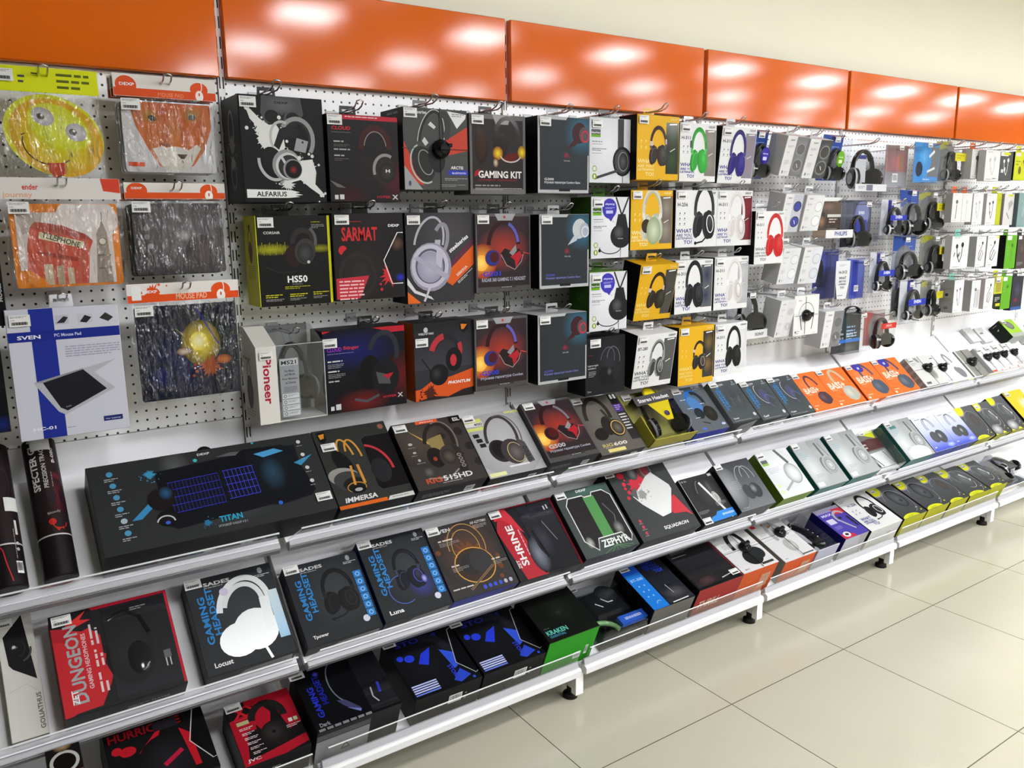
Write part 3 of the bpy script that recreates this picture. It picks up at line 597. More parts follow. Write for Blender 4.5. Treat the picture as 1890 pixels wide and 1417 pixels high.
pad('graypad', 'dark grey water-drop mouse pad in film, front of the stack below the fox', '4a4648', [
    ('g', .5, .4, .5, .5, '6a6668', '454143'), ('g', .55, .45, .08, .08, 'b9b6b8', '5e5a5c'), ('e', .14, .35, .03, .03, '908c8e'), ('e', .14, .47, .03, .03, '8a8688'), ('e', .17, .6, .035, .03, '908c8e'), ('g', .75, .7, .2, .2, '5c4f50', '454143')],
    'e0dcd6', [('r', 0, .6, 1, 1, 'd9501e'), ('e', .12, .5, .1, .08, 'd9501e'), LOGO(.07, .4, .1)] + mouse_icon, .17, seed=9, copies=2)
pad('spacepad', 'dark blue mouse pad with a glowing yellow space explosion, lowest in the second column', '0c1024', [
    ('g', .4, .6, .5, .45, '141a4a', '0b0e20'), ('g', .75, .3, .25, .25, '10241e', '0b0e20'), ('g', .62, .42, .2, .24, 'e8d12a', '5a4a14'), ('g', .6, .4, .09, .1, 'f8f6c8', 'e8d12a'),
    ('b', .7, .68, .13, '9a4a1c', 4), ('g', .45, .5, .08, .04, 'd8c0a8', '6a4a30'), ('g', .84, .62, .08, .05, 'd2762c', '7a3a14'), ('l', [(.38, .25), (.52, .4)], .008, '8a7a40'), ('l', [(.6, .05), (.8, .45)], .01, '1c22a8'), ('g', .2, .75, .15, .15, '101a5e', '0c1024')],
    'e4dfda', [('r', 0, .6, 1, 1, 'dc4e1c'), ('b', .22, .5, .09, 'dc4e1c', 8), LOGO(.14, .5, .12), ('t', 'MOUSE PAD', .42, .9, .28, .055, 'f0b090'), ('r', .04, .1, .12, .85, 'e8e8e8')] + mouse_icon, .155, seed=11, edge='0a0c14')
o, W, H, T = carton('hc01', 'mouse pad box', 'flat white and blue envelope box with a laptop mouse pad picture on it', 'c9cad6', [
    ('r', .2, 0, .41, 1, '1f2f8e'), ('r', 0, .17, 1, .245, '1b2a84'), ('t', 'SVEN', .08, .225, .2, .036, 'e8e8f0'), ('t', 'PC Mouse Pad', .4, .22, .24, .03, 'c8cce6'),
    ('r', .42, .06, .54, .13, 'b9bac4'), ('p', [(.43, .12), (.5, .07), (.54, .08), (.5, .12)], '2a2a30'), ('r', .62, .06, .76, .13, 'c0c1ca'), ('p', [(.64, .12), (.69, .07), (.75, .09), (.7, .13)], '26262c'), ('p', [(.82, .1), (.88, .06), (.95, .1), (.9, .13)], '34342f'),
    ('n', .48, .3, .5, 5, .024, '9a9aae'), ('p', [(.17, .56), (.93, .43), (.72, .52), (.9, .66), (.42, .83), (.36, .8)], 'b2b4ba'), ('p', [(.25, .565), (.62, .49), (.82, .66), (.44, .8), (.38, .77)], '1c1c22'), ('p', [(.25, .565), (.17, .56), (.62, .48), (.62, .49)], '8e9096'),
    ('t', 'SVEN', .43, .775, .05, .012, '9a9aa0', 12), ('t', 'HC-01', .12, .93, .2, .032, 'e8e8f0'), ('r', .76, .88, .94, .92, '232a66'), ('t', 'For Laptop', .78, .91, .14, .016, 'c8cce6'), ('n', .42, .93, .12, 1, .016, '8a8a98')],
    T=.016, side='b8b9c2', tab='d4d4da', st=(.03, .04), name='mouse_pad_box')
o, W, H, T = carton('edgebox1', 'accessory box', 'black box with white upright MOUSE lettering at the left edge of the photo', '101013', [('t', 'MOUSE', .93, .75, .6, .11, 'b9b9bd', 90)], T=.05, name='mouse_box', st=None)
o, W, H, T = carton('edgebox2', 'accessory box', 'black blue-cornered box hanging lowest at the left edge of the photo', '0e0f13', [('g', .8, .9, .3, .3, '16246a', '0e0f13'), ('l', [(.0, .5), (1, .46)], .02, '24262c')], T=.05, name='mouse_box', st=None)
# --- second bay: large gaming headset boxes -------------------------------------------
carton('alfarius', BOX, 'large black box with white paint splash, skull and ALFARIUS in a white stroke', '151516', [
    ('g', .5, .12, .26, .25, '5a5a5a', '151516'), ('p', [(.27, .0), (.73, .0), (.76, .16), (.66, .26), (.58, .22), (.5, .27), (.4, .24), (.3, .26), (.25, .16)], '4a4a4b'), ('g', .5, .08, .2, .1, '626263', '4a4a4b'), ('e', .38, .19, .085, .075, '1a1a1a'), ('e', .63, .2, .08, .07, '1a1a1a'), ('p', [(.46, .14), (.5, .18), (.54, .14), (.5, .26)], '222'), ('t', 'DEXP', .42, .07, .16, .025, '0c0c0c'),
    ('e', .095, .12, .03, .03, 'dcdcda'), ('p', [(.09, .14), (.13, .13), (.24, .22), (.34, .27), (.42, .26), (.5, .36), (.52, .5), (.4, .56), (.27, .5), (.2, .42), (.23, .36), (.17, .33), (.2, .29), (.12, .22)], 'dcdcda'), ('b', .33, .38, .17, 'dcdcda', 3), ('b', .21, .26, .07, 'dcdcda', 12),
    ('b', .77, .68, .14, 'dadad8', 7), ('p', [(.66, .6), (.84, .58), (.88, .7), (.86, .82), (.97, .92), (.96, .95), (.8, .86), (.68, .78), (.5, .82), (.5, .74)], 'dadad8'), ('b', .52, .82, .09, 'd4d4d2', 15), ('e', .93, .93, .022, .02, 'd8d8d6'), ('e', .98, .91, .016, .016, 'd8d8d6'), ('e', .9, .99, .01, .01, 'd8d8d6'), ('e', .84, .55, .02, .02, 'd8d8d6'), ('e', .8, .53, .016, .016, 'd8d8d6'),
    ('a', .66, .4, .2, .24, -30, 150, .05, '8f8f90', -6), ('a', .66, .4, .16, .2, -20, 140, .03, '2a2a2a', -6), ('a', .5, .4, .15, .2, 60, 200, .03, 'b4b4b4', 10), ('p', [(.38, .46), (.46, .3), (.62, .26), (.7, .32), (.64, .38), (.5, .4), (.44, .5)], '202020'),
    ('e', .36, .6, .12, .16, '191919', 25), ('a', .36, .62, .16, .2, 150, 290, .035, 'b0b0b2', 20), ('e', .52, .64, .17, .18, '8f8f91', -20), ('e', .54, .65, .15, .155, 'c4c4c6', -20), ('e', .55, .655, .13, .135, '2c2c2d', -20), ('l', [(.46, .56), (.56, .7)], .03, 'c0c0c2'), ('e', .59, .68, .115, .12, '8a8a8c', -20), ('e', .6, .68, .1, .105, '121213', -20),
    ('g', .6, .685, .05, .05, '8a2a22', '1a1414'), ('p', [(.66, .38), (.8, .41), (.76, .52), (.62, .5)], '97989a'), ('e', .73, .42, .014, .014, '333'), ('b', .68, .57, .035, 'dcdcda', 9), ('p', [(.43, .8), (.48, .78), (.45, .84)], '9a9a9a'),
    ('p', [(.03, .875), (.55, .88), (.66, .9), (.6, .91), (.7, .925), (.6, .935), (.66, .945), (.52, .955), (.03, .955)], 'e6e6e4'), ('t', 'ALFARIUS', .14, .94, .36, .055, '222')],
    T=.15, L=[('a', .5, .3, .14, .3, 0, 360, .05, '8a8a8a'), ('b', .5, .45, .2, '8a8a8a', 2), ('a', .5, .72, .14, .25, 0, 360, .06, '707070'), ('b', .5, .62, .16, 'a0a0a0', 6)], st=(.01, .02), hkx=.42)
carton('cloud', BOX, 'black box with red top strip, red CLOUD title and brown headset picture', '1d1a1b', [
    ('r', 0, 0, 1, .055, 'b01f36'), ('n', .25, .018, .6, 1, .03, 'e8c8cc'), ('g', .95, .75, .3, .3, '4a1622', '1d1a1b'), ('g', .3, .95, .3, .2, '38121c', '1d1a1b'), ('t', 'CLOUD', .06, .175, .26, .045, 'b52a30'), ('n', .06, .2, .4, 1, .02, '6a6668'),
    ('n', .08, .3, .24, 1, .04, 'a8a8a8'), ('n', .08, .34, .22, 2, .02, '5e5c5c'), ('n', .08, .39, .25, 1, .04, 'a8a8a8'), ('n', .08, .46, .24, 1, .04, 'a8a8a8'), ('n', .08, .5, .2, 2, .02, '5e5c5c'),
    ('a', .66, .38, .2, .26, 0, 180, .09, '3b1a18'), ('a', .66, .38, .16, .22, 10, 170, .012, '8a807c'), ('e', .53, .6, .11, .17, '221d1d'), ('e', .77, .62, .17, .19, '2b2524'), ('g', .82, .65, .12, .13, '3d3634', '1e1a1a'), ('a', .8, .62, .17, .19, 60, 200, .04, '8e8886'), ('t', 'H', .8, .65, .06, .04, 'ddd'),
    ('p', [(.0, .75), (.14, .8), (.22, .84), (.1, .83)], '6a6664'), ('r', .06, .92, .11, .97, 'ccc'), ('r', .13, .915, .19, .97, 'ccc'), ('t', 'HYPER', .66, .955, .2, .03, 'a02434'), ('t', 'X', .88, .97, .09, .06, 'c8c8c8')], T=.095, st=(0, .01), hkx=.4)
o, W, H, T = carton('arctis', BOX, 'dark grey box with red corner, blue strip and black round alarm tag', '474747', [
    ('p', [(0, .4), (.3, .95), (0, .85)], 'b8402f'), ('p', [(0, .7), (.28, 1), (0, 1)], '98989a'), ('p', [(.62, .4), (1, .2), (1, .5), (.62, .58), (.5, .5)], 'b8402f'), ('p', [(.68, .02), (.98, .05), (.97, .1), (.83, .23)], 'dcdcdc'), ('n', .75, .05, .2, 2, .025, '777'), ('t', 'series', .22, .07, .14, .04, 'ccc'),
    ('a', .42, .38, .18, .38, 10, 190, .05, '2a2a2a', -12), ('a', .42, .38, .2, .4, 5, 190, .012, 'bbb', -12), ('a', .58, .25, .1, .2, -30, 120, .09, '3a3a3a', -12), ('p', [(.38, .2), (.42, .16), (.5, .22), (.47, .25)], 'c8c8c8'), ('p', [(.28, .4), (.32, .35), (.38, .42), (.33, .46)], 'c8c8c8'),
    ('e', .3, .68, .17, .24, '2c2c2c', 20), ('a', .3, .68, .19, .26, 90, 280, .02, 'a8bcae', 20), ('a', .33, .66, .1, .17, 0, 360, .012, '999', 20), ('e', .5, .6, .13, .2, '232323', 10),
    ('t', 'ARCTIS', .72, .735, .2, .04, 'ddd'), ('r', .68, .75, 1, .81, '2a3ba8'), ('t', 'BLUETOOTH', .74, .795, .22, .022, 'ccd'), ('n', .62, .85, .36, 2, .02, '999'), ('n', .55, .93, .4, 2, .02, '888'), ('e', .08, .92, .02, .035, '444a66')], T=.14, side='3a3a3a', L=[('n', .3, .04, .5, 2, .1, '89a')], st=(.01, .01), hkx=.42)
spider(o, .118, .115, .211, .226, s=1.05)
fire = lambda: [('v', .02, .04, .98, .96, '33262a', '2b2324'), ('g', .5, .45, .5, .35, 'a03428', '33262a'), ('g', .12, .6, .26, .26, 'f0a83a', '8a2a20'), ('g', .1, .62, .12, .12, 'f8d870', 'f0a83a')]
def heartphones(blue=False):
    c = '2a2f7a' if blue else '2a1416'
    return [('a', .5, .42, .27, .36, 5, 175, .07, '2c1416'), ('a', .5, .42, .27, .36, 10, 70, .05, '77707a' if not blue else '5a58a8'), ('e', .3, .56, .13, .12, c), ('e', .33, .55, .08, .08, '4a1416'), ('o', .3, .56, .13, .12, .012, '6a3030'),
            ('p', [(.45, .5), (.52, .44), (.64, .48), (.78, .45), (.86, .52), (.82, .62), (.7, .72), (.55, .66), (.46, .58)], '24181a'), ('p', [(.62, .55), (.8, .48), (.84, .54), (.72, .7), (.7, .6)], 'a81f2a'), ('l', [(.45, .52), (.55, .66), (.7, .72), (.82, .62), (.86, .52)], .014, '9a8a8a'), ('l', [(.86, .5), (1.0, .53)], .012, 'd04a4a'), ('p', [(.6, .5), (.72, .4), (.74, .48), (.66, .54)], '8a8488')]
def bloody(key, label, num, sub, blue=False, **k):
    return carton(key, BOX, label, '4a4848', fire() + heartphones(blue) + [('r', 0, 0, 1, .035, '5a5858'), ('r', 0, .93, 1, 1, '4a4848'), ('r', 0, 0, .03, 1, '555353'), ('r', .97, 0, 1, 1, '555353'),
        ('p', [(.34, 0), (.72, 0), (.66, .09), (.4, .09)], '98989c'), ('b', .52, .045, .03, 'b0303c', 3), ('t', num, .12, .79, .32, .07, '3038b8' if blue else 'b8b8bc'), ('t', sub, .1, .86, .8, .055, 'a0a0b0'), ('r', .08, .75, .11, .79, 'b82a44'), ('r', .42, .935, .72, .95, '222'), ('n', .45, .937, .24, 1, .02, 'aaa')], side='565454', **k)
carton('gamingkit', BOX, 'grey-framed window box with mouse and headset, GAMING KIT in white letters', '6a6866', [
    ('r', .04, .06, .95, .93, '282324'), ('p', [(.4, 0), (.74, 0), (.68, .12), (.46, .12)], '9a9a9a'), ('b', .57, .06, .03, 'b04048', 3), ('m', 1), ('g', .2, .38, .12, .28, '4a2c22', '241d1c'), ('e', .2, .38, .07, .2, '3a241e'),
    ('a', .66, .3, .22, .3, -20, 200, .06, '2a2222'), ('e', .55, .38, .13, .18, '201a1a'), ('g', .49, .48, .09, .1, 'e8c82a', '7a3a18'), ('g', .93, .46, .08, .1, 'e8d02a', '7a4a18'), ('e', .72, .53, .15, .06, '5a1a16', 15), ('a', .72, .5, .18, .1, 190, 350, .02, 'c0b0a8'), ('g', .45, .6, .05, .07, 'c8b8a0', '4a2a22'),
    ('m', 0), ('p', [(.08, .72), (.16, .68), (.14, .76), (.07, .78)], 'a01c1c'), ('t', 'GAMING KIT', .14, .79, .78, .1, 'e8e2e0'), ('t', 'ИГРОВОЙ КОМПЛЕКТ', .14, .83, .7, .03, '8a2420'), ('n', .08, .88, .84, 1, .05, '8a8684'), ('n', .08, .92, .84, 2, .018, 'aaa')], T=.1, side='5c5a58', L=[('n', .2, .3, .4, 6, .1, '444')], tab='2a2a2a', hkx=.45)
def g300(key, label, white=False, blue=False):
    glow = '2c6a84'; carton(key, BOX, label, 'aeb0b2', [('r', .035, .04, .97, .955, '2b2f33'), ('g', .85, .2, .36, .36, glow, '2b2f33'), ('e', .8, .2, .14, .16, 'b8bcc0' if white else '3a1a20', -15), ('e', .9, .22, .1, .12, 'a0a8b0' if white else '55484c'), ('o', .92, .24, .07, .08, .02, 'ccd' if white else 'c02a3c'),
        ('p', [(.68, .3), (.8, .27), (.74, .36), (.56, .42)], 'b0b8c0' if white else '3a1c20'), ('b', .54, .5, .055, '7a2438', 5), ('t', 'bloody', .5, .585, .12, .03, '9a9aa0'), ('t', 'G300', .12, .83, .18, .035, '4a50a8' if blue else 'c8c8cc'), ('t', 'Игровая гарнитура Comfort Glare', .12, .88, .7, .045, '6a6ea8' if blue else 'c0c2c8'), ('r', .4, .94, .62, .975, '15171a')],
        T=.145, side='8e9092', cols={'L': '0c0c0d', 'T': 'b4b5b6'}, tab=('c4c4c8' if key == 'gthree1' else 'a8a8a8'), L=[('n', .1, .4, .5, 5, .06, '2a2a2a')], st=(.03, .02))
g300('gthree1', 'white-edged dark box with a red-ringed headset, topmost of the three alike')
g300('gthree2', 'white-edged dark box with a white headset in its corner', True, True)
g300('gthree3', 'white-edged dark box with a red-ringed headset, lowest of the three alike', False, True)
carton('hs50', BOX, 'black box with bright yellow edges and HS50 in white', '191818', [
    ('g', .2, .37, .3, .08, 'a8a81c', '191818'), ('g', .85, .37, .2, .06, '8a8a1c', '191818'), ('r', .96, 0, 1, 1, 'd8d81a'), ('r', 0, 0, .012, 1, 'd8d81a')] +
    [('r', .03 + .02 * i, .37 - .02 * ((i * 7) % 5), .036 + .02 * i, .37 + .02 * ((i * 5) % 4), 'a0a01a') for i in range(18)] +
    [('a', .62, .3, .14, .16, 0, 185, .07, '2e2a2a'), ('a', .64, .28, .15, .18, -20, 60, .04, '5a5658'), ('e', .48, .45, .12, .14, '2a1c1a'), ('e', .64, .4, .14, .17, '3a3838', -10), ('g', .64, .42, .11, .13, '48484a', '2a2828'), ('e', .68, .52, .02, .02, 'ccc'), ('l', [(.1, .56), (.3, .63), (.5, .62)], .012, '2c2c2c'),
     ('t', 'CORSAIR', .1, .2, .22, .032, 'ccc'), ('p', [(.15, .12), (.2, .06), (.25, .13)], 'ccc'), ('n', .74, .07, .18, 1, .02, 'b0b01c'), ('n', .74, .1, .18, 3, .02, '8a8a8a'), ('t', 'HS50', .38, .74, .27, .085, 'f2f2f2'), ('t', 'STEREO', .44, .77, .14, .02, '777'), ('n', .34, .785, .34, 2, .022, 'a8a81c'), ('n', .08, .87, .22, 2, .026, 'c8c81c'), ('n', .08, .92, .24, 2, .018, '999'), ('n', .4, .87, .24, 2, .026, 'c8c81c'), ('n', .4, .92, .22, 2, .018, '999'), ('n', .72, .86, .22, 2, .026, 'c8c81c'), ('n', .72, .91, .2, 2, .018, '999')],
    T=.1, side='d8d81a', cols={'L': 'd2d016', 'T': '161616'}, L=[('a', .5, .32, .16, .4, 0, 360, .04, '7a3c1a'), ('e', .5, .4, .14, .3, '7a3018'), ('n', .2, .55, .6, 8, .05, 'a09a18'), ('b', .5, .12, .1, '222', 4)], Tp=[('t', 'CORSAIR', .3, .6, .3, .05, 'ccc')], hkx=.42)
carton('sarmat', BOX, 'black box with dripping red title, red blots and a white-edged window corner', '201d1e', [
    ('t', 'SARMAT', .12, .31, .5, .17, 'c02c2c'), ('n', .12, .09, .5, 1, .03, '8a2424'), LOGO(.78, .16, .16), ('e', .13, .42, .06, .06, 'c22b34'), ('e', .22, .48, .075, .075, 'c22b34'), ('g', .38, .7, .36, .4, '2e2a2a', '201d1e'), ('o', .32, .72, .24, .28, .05, '2b2828'), ('o', .35, .72, .17, .2, .03, '252222'),
    ('b', .8, .72, .17, 'c22b34', 6), ('p', [(.72, .52), (.86, .58), (.8, .68)], 'c22b34'), ('m', 1), ('p', [(.9, .22), (1, .22), (1, .82), (.82, .82), (.7, .52)], '141218'), ('g', .9, .36, .1, .1, '5a4234', '1a1416'), ('g', .93, .76, .07, .06, '2030c0', '141218'), ('m', 0), ('l', [(.99, .23), (.91, .23), (.7, .55), (.81, .83), (.97, .83)], .012, 'e8e8e8'),
    ('p', [(.02, .74), (.48, .72), (.34, .98), (.02, .98)], 'b8303c'), ('n', .06, .77, .34, 6, .045, 'e8b8b8')], T=.1, side='151314')
carton('siberia', BOX, 'dark box with a white headset and an orange slanted band reading SIBERIA', '343236', [
    ('g', .6, .25, .5, .4, '48464a', '343236'), ('p', [(.5, .73), (1, .36), (1, .58), (.66, .82)], 'd05a1e'), ('p', [(.5, .68), (.78, .44), (1, .28), (1, .36), (.5, .73)], '5a2c40'), ('p', [(0, .86), (.2, 1), (0, 1)], 'd8641e'), ('p', [(0, .78), (.1, .88), (.38, .97), (.34, .93), (.12, .85), (0, .7)], 'cfcdd4'),
    ('a', .33, .33, .2, .33, 5, 195, .03, 'a8a6ae', -18), ('a', .5, .3, .1, .2, -40, 150, .05, '8a8890', -12), ('p', [(.42, .3), (.5, .3), (.47, .52), (.38, .52)], 'aaa8b2'), ('e', .35, .6, .3, .31, '8e8b9a', 0), ('e', .34, .59, .27, .28, 'b8b5c4'), ('o', .34, .59, .2, .21, .03, '5a5868'), ('g', .34, .6, .19, .2, 'b0adbe', '8f8ca0'),
    ('p', [(.1, .5), (.16, .47), (.62, .7), (.58, .75)], 'a29fb0'), ('p', [(.44, .4), (.54, .42), (.5, .62), (.42, .56)], 'b4b1c0'), ('l', [(.33, .82), (.24, .98)], .03, 'bcbac4'),
    ('t', 'steelseries', .64, .45, .34, .055, 'e8e8e8', 35), ('t', 'SIBERIA', .74, .72, .2, .035, 'e4c8b8', 37), ('n', .74, .78, .28, 2, .02, 'ccc', 37)], T=.1, side='232226', st=(.02, .03), hkx=.5)
bloody('radar', 'fiery headset box in a grey frame with RADAR GAMING headset text, middle row', 'G501', 'RADAR 360 GAMING 7.1 HEADSET', True, T=.1, tab='2a2a2a')
bloody('combat', 'fiery headset box in a grey frame, hanging lowest beside the orange-sided box', 'G500', 'Игровая гарнитура Combat', True, T=.1, tab='2a2a2a')
carton('stinger', BOX, 'wide black box with red top strip, blue and red glow and a dark headset', '100f14', [
    ('r', 0, 0, 1, .075, 'b01f2c'), ('n', .3, .025, .48, 1, .03, 'e8c8cc'), ('g', .35, .25, .6, .25, '141a5a', '100f14'), ('g', .95, .62, .25, .3, '5a0f14', '100f14'), ('g', .45, .9, .35, .16, '6a1614', '100f14'), ('t', 'CLOUD', .05, .25, .17, .045, '8a34a8'), ('t', 'Stinger', .24, .25, .19, .05, 'b03040'), ('n', .05, .275, .36, 1, .015, '7a7aa0'),
    ('n', .05, .36, .2, 1, .035, 'ccc'), ('n', .05, .4, .19, 3, .018, '8a8a90'), ('n', .05, .48, .2, 1, .035, 'ccc'), ('n', .05, .52, .2, 3, .018, '8a8a90'), ('n', .05, .6, .16, 1, .035, 'bbb'),
    ('a', .72, .34, .17, .25, -10, 170, .06, '2a2a35', -8), ('e', .55, .55, .13, .2, '0a0a0e'), ('e', .74, .62, .17, .2, '15151a'), ('p', [(.62, .55), (.78, .6), (.8, .72), (.65, .7)], '4a4c50'), ('p', [(.7, .6), (.84, .58), (.78, .66)], 'a01f2c'), ('l', [(.35, .86), (.5, .9), (.65, .84)], .03, '4a4a50'), ('r', .06, .91, .1, .96, 'ccc'), ('r', .12, .89, .18, .96, 'ccc'), ('t', 'HYPER', .7, .89, .17, .025, 'b02434'), ('t', 'X', .88, .9, .07, .05, 'c8c8c8')], T=.09, side='0c0c0e', cols={'R': '0e0e10'}, hkx=.6, st=(.0, .09))
carton('phantum', BOX, 'black and orange box with a headset, tank-game badge and PHONTUM in white', '2f2e33', [
    ('v', 0, 0, 1, .6, '1c1b1f', '3a3940'), ('p', [(0, .85), (.1, .84), (.3, .74), (.6, .72), (1, .64), (1, .93), (.8, .95), (.5, 1), (.0, 1)], 'c8501c'), ('b', .25, .9, .13, '4a1c12', 4), ('p', [(0, 1), (.3, .95), (.55, .98), (.8, .91), (1, .89), (1, 1)], '201a1c'),
    ('b', .84, .1, .0, '111', 1), ('p', [(.76, .03), (.92, .02), (.92, .12), (.84, .17), (.77, .12)], '0d0d0f'), ('p', [(.79, .05), (.9, .06), (.84, .12), (.8, .12)], 'd07a1c'), ('t', 'WORLD OF TANKS', .08, .15, .25, .03, 'ccc'), ('e', .2, .09, .035, .04, 'bbb'),
    ('a', .52, .42, .21, .26, 0, 170, .075, '222126', -15), ('a', .5, .42, .22, .27, 110, 178, .09, 'a83038', -15), ('a', .54, .4, .23, .28, 5, 40, .07, 'a83038', -15), ('e', .4, .68, .16, .16, '131316'), ('g', .36, .66, .1, .1, '34343a', '131316'), ('e', .66, .5, .14, .18, '121214'), ('e', .65, .51, .055, .09, 'b02c34'), ('l', [(.26, .62), (.12, .45)], .018, '17171a'),
    ('t', 'PHONTUM', .55, .82, .38, .045, 'e8e8e8', 0, .2)], T=.1, side='c6551c', cols={'T': '17171a', 'R': '222'}, st=(.02, .19), hkx=.35, Tp=[('n', .1, .5, .5, 1, .03, '888')])
def pioneer():
    loc, rot, W, H = place('pioneer'); T = .13
    b = MB(); x1 = .29 * W
    def hull(x0, x1, col, L=None):
        P = [(0, 0), (0, H), (T * .75, H + .045), (T, H + .045), (T, 0)]
        b.face([(x0, y, z) for y, z in P], L or col, CARD); b.face([(x1, y, z) for y, z in P][::-1], '151518', CARD)
        for i in range(5):
            a, c = P[i], P[(i + 1) % 5]; b.face([(x0, *a), (x1, *a), (x1, *c), (x0, *c)], col, CARD)
    hull(0, x1, 'd9d6d0', 'c4beb2'); b.box(x1, W, T - .004, T, 0, H + .04, '8a8c90', CARD); b.box(x1, W, .004, T, 0, .003, 'c8c8c8', CARD)
    c = Cv(b, W, H, front_fr); c.draw([('t', 'Pioneer', .09, .14, .6 * H / W, .12, 'a8203a', -90)])
    c = Cv(b, T, H, lambda x, z, e: (-e, T - x, z)); c.draw([('t', 'Pioneer', .12, .2, .5, .07, '6a3a30'), ('a', .45, .4, .12, .3, 0, 360, .03, '333'), ('g', .45, .62, .2, .36, '5a5a5c', '262628'), ('n', .15, .85, .6, 3, .06, '8a857a')])
    o = tag(b.build('headphone_box', None, loc), 'white and clear window box with black headphones inside and a grey M521 card', BOX)
    b = MB(); b.face([(x1, 0, 0), (W, 0, 0), (W, 0, H), (x1, 0, H)], 'fff', CLR); b.face([(W, 0, 0), (W, T, 0), (W, T, H + .04), (W, T * .75, H + .04), (W, 0, H)], 'fff', CLR)
    b.face([(x1, 0, H), (W, 0, H), (W, T * .75, H + .042), (x1, T * .75, H + .042)], 'fff', CLR)
    for q in ((W - .001, W + .0005, -.0005, .001, 0, H), (x1, W, -.0005, .001, H - .001, H + .0005)): b.box(*q, 'c8c8cc', GLOSS)
    b.build('clear_window', o)
    b = MB(); a0, a1 = .34 * W, .62 * W; b.box(a0, a1, .008, .01, .01, H * .82, '8e9298', CARD); c = Cv(b, a1 - a0, H * .82 - .01, lambda x, z, e: (a0 + x, .008 - e, .01 + z))
    c.draw([('r', 0, 0, 1, .12, 'b4b8bc'), ('t', 'M521', .08, .1, .8, .2, '1a1a1a'), ('t', 'For Music', .25, .23, .5, .12, '3a3d42'), ('t', 'and Movie', .24, .29, .54, .12, '3a3d42'), ('t', 'Pour Musique', .1, .37, .8, .13, '3a3d42'), ('t', 'et Cinema', .25, .43, .55, .12, '3a3d42'), ('n', .15, .48, .7, 5, .06, '55585c')] +
           [q for i in range(4) for q in (('r', .06, .6 + .1 * i, .94, .68 + .1 * i, 'c8ccd0'), ('o', .2, .64 + .1 * i, .07, .07, .03, '333'), ('n', .34, .62 + .1 * i, .5, 2, .06, '777'))]); b.build('insert_card', o)
    phones3d(o, W * .62, .06, H * .5, .04, .1, ring='55565a', cr=.038)
    sticker(o, .008, H - .034, 0, .85); hook(loc[0] + W * .55, loc[2] + H + .03, .2, 'bright wire peg hook holding the white and clear window box')
pioneer()
# --- third bay: yellow, white and green headphone boxes ---------------------------------
def easychat(key, label, first=False):
    bal = [] if first else [('p', [(.52, .36), (.6, .42), (.56, .4)], '1c1c60'), ('e', .47, .19, .19, .2, '3a34a4'), ('p', [(.38, .3), (.6, .3), (.51, .4)], '3a34a4'), ('t', 'skyeng', .36, .14, .24, .05, 'c8c8f0'), ('n', .36, .17, .24, 2, .022, 'a8a8e0'), ('r', .38, .22, .56, .27, 'b8b8e8')]
    if first: hp = [('r', .68, 0, .83, .5, '3c3c40'), ('e', .8, .66, .24, .27, '161618'), ('e', .8, .66, .19, .22, '3f3f44'), ('o', .82, .66, .12, .17, .012, '999'), ('g', .82, .66, .11, .15, '55555a', '2c2c30'), ('l', [(.7, .8), (.12, .93)], .05, '3a3a3e'), ('r', .8, .85, .815, 1, '222')]
    else: hp = [('l', [(.64, 0), (.8, .3)], .04, '2a2a2e'), ('l', [(.98, 0), (.8, .3)], .04, '2a2a2e'), ('p', [(.7, .28), (.9, .28), (1, .6), (.6, .6)], '1d1d20'), ('e', .78, .64, .28, .24, '1a1a1c'), ('g', .72, .58, .14, .14, '55555a', '232326'), ('t', 'PHILIPS', .7, .69, .14, .02, 'aaa'), ('a', .5, .82, .28, .13, 180, 360, .02, '2a2a2e'), ('e', .22, .87, .035, .035, '1c1c1e'), ('l', [(.78, .8), (.77, 1)], .012, '333')]
    return carton(key, BOX, label, 'd2d3d8', [('g', .45, .4, .5, .6, 'dfe0e4', 'cdced4')] + hp + [('r', .04, .18, .26, .3, '3a5a1c' if not first else '55585c'), ('r', .04, .26, .26, .3, '6aa01e'), ('t', 'EasyChat', .05, .25, .2, .035, 'e8e8e8')] + bal +
        [('n', .06, .36, .3, 1, .028, '55585e'), ('n', .06, .4, .3, 1, .024, '8a8c92'), ('n', .06, .47, .34, 2, .028, '55585e'), ('n', .06, .54, .3, 1, .024, '8a8c92'), ('e', .12, .78, .055, .055, '7a9a1e'), ('e', .12, .78, .04, .04, 'd0d4c0'), ('e', .12, .9, .055, .055, '7a9a1e'), ('e', .12, .9, .02, .035, 'e0e4c8')],
        T=.11 if not first else .06, side='2f5a16', cols={'L': '2c5014', 'T': '6aa526', 'R': '151517'} if not first else {'L': 'cacaca', 'T': 'ccc'}, tab='111' if first else '3c6a1a', st=(.05, .03), L=None if first else [('o', .5, .4, .1, .1, .02, '4a7a24'), ('n', .3, .6, .4, 3, .06, '3f6a20')])
easychat('easychat1', 'grey-white box with a one-ear microphone headset, right of the topmost white-edged box', True)
easychat('easychat2', 'upper grey-white and green headset box with purple round sticker, upper of the two')
easychat('easychat3', 'lower grey-white and green headset box with purple round sticker, lower of the two')
def dots6(u, v, c, n=2): return [q for i in range(n) for j in range(2) for q in (('e', u + .11 * j, v + .09 * i, .014, .014, c), ('n', u - .03 + .11 * j, v + .025 + .09 * i, .06, 1, .014, c))]
def ask(c, u=.02, v=.7, full=True, w=.37): return [('t', 'WHAT', u, v, w, .065, c), ('t', 'ARE YOU', u, v + .065, w, .045, c), ('t', 'LISTENING', u, v + .115, w * 1.05, .036, c), ('t', 'TO?', u + .18, v + .195, w * .55, .06, c)]
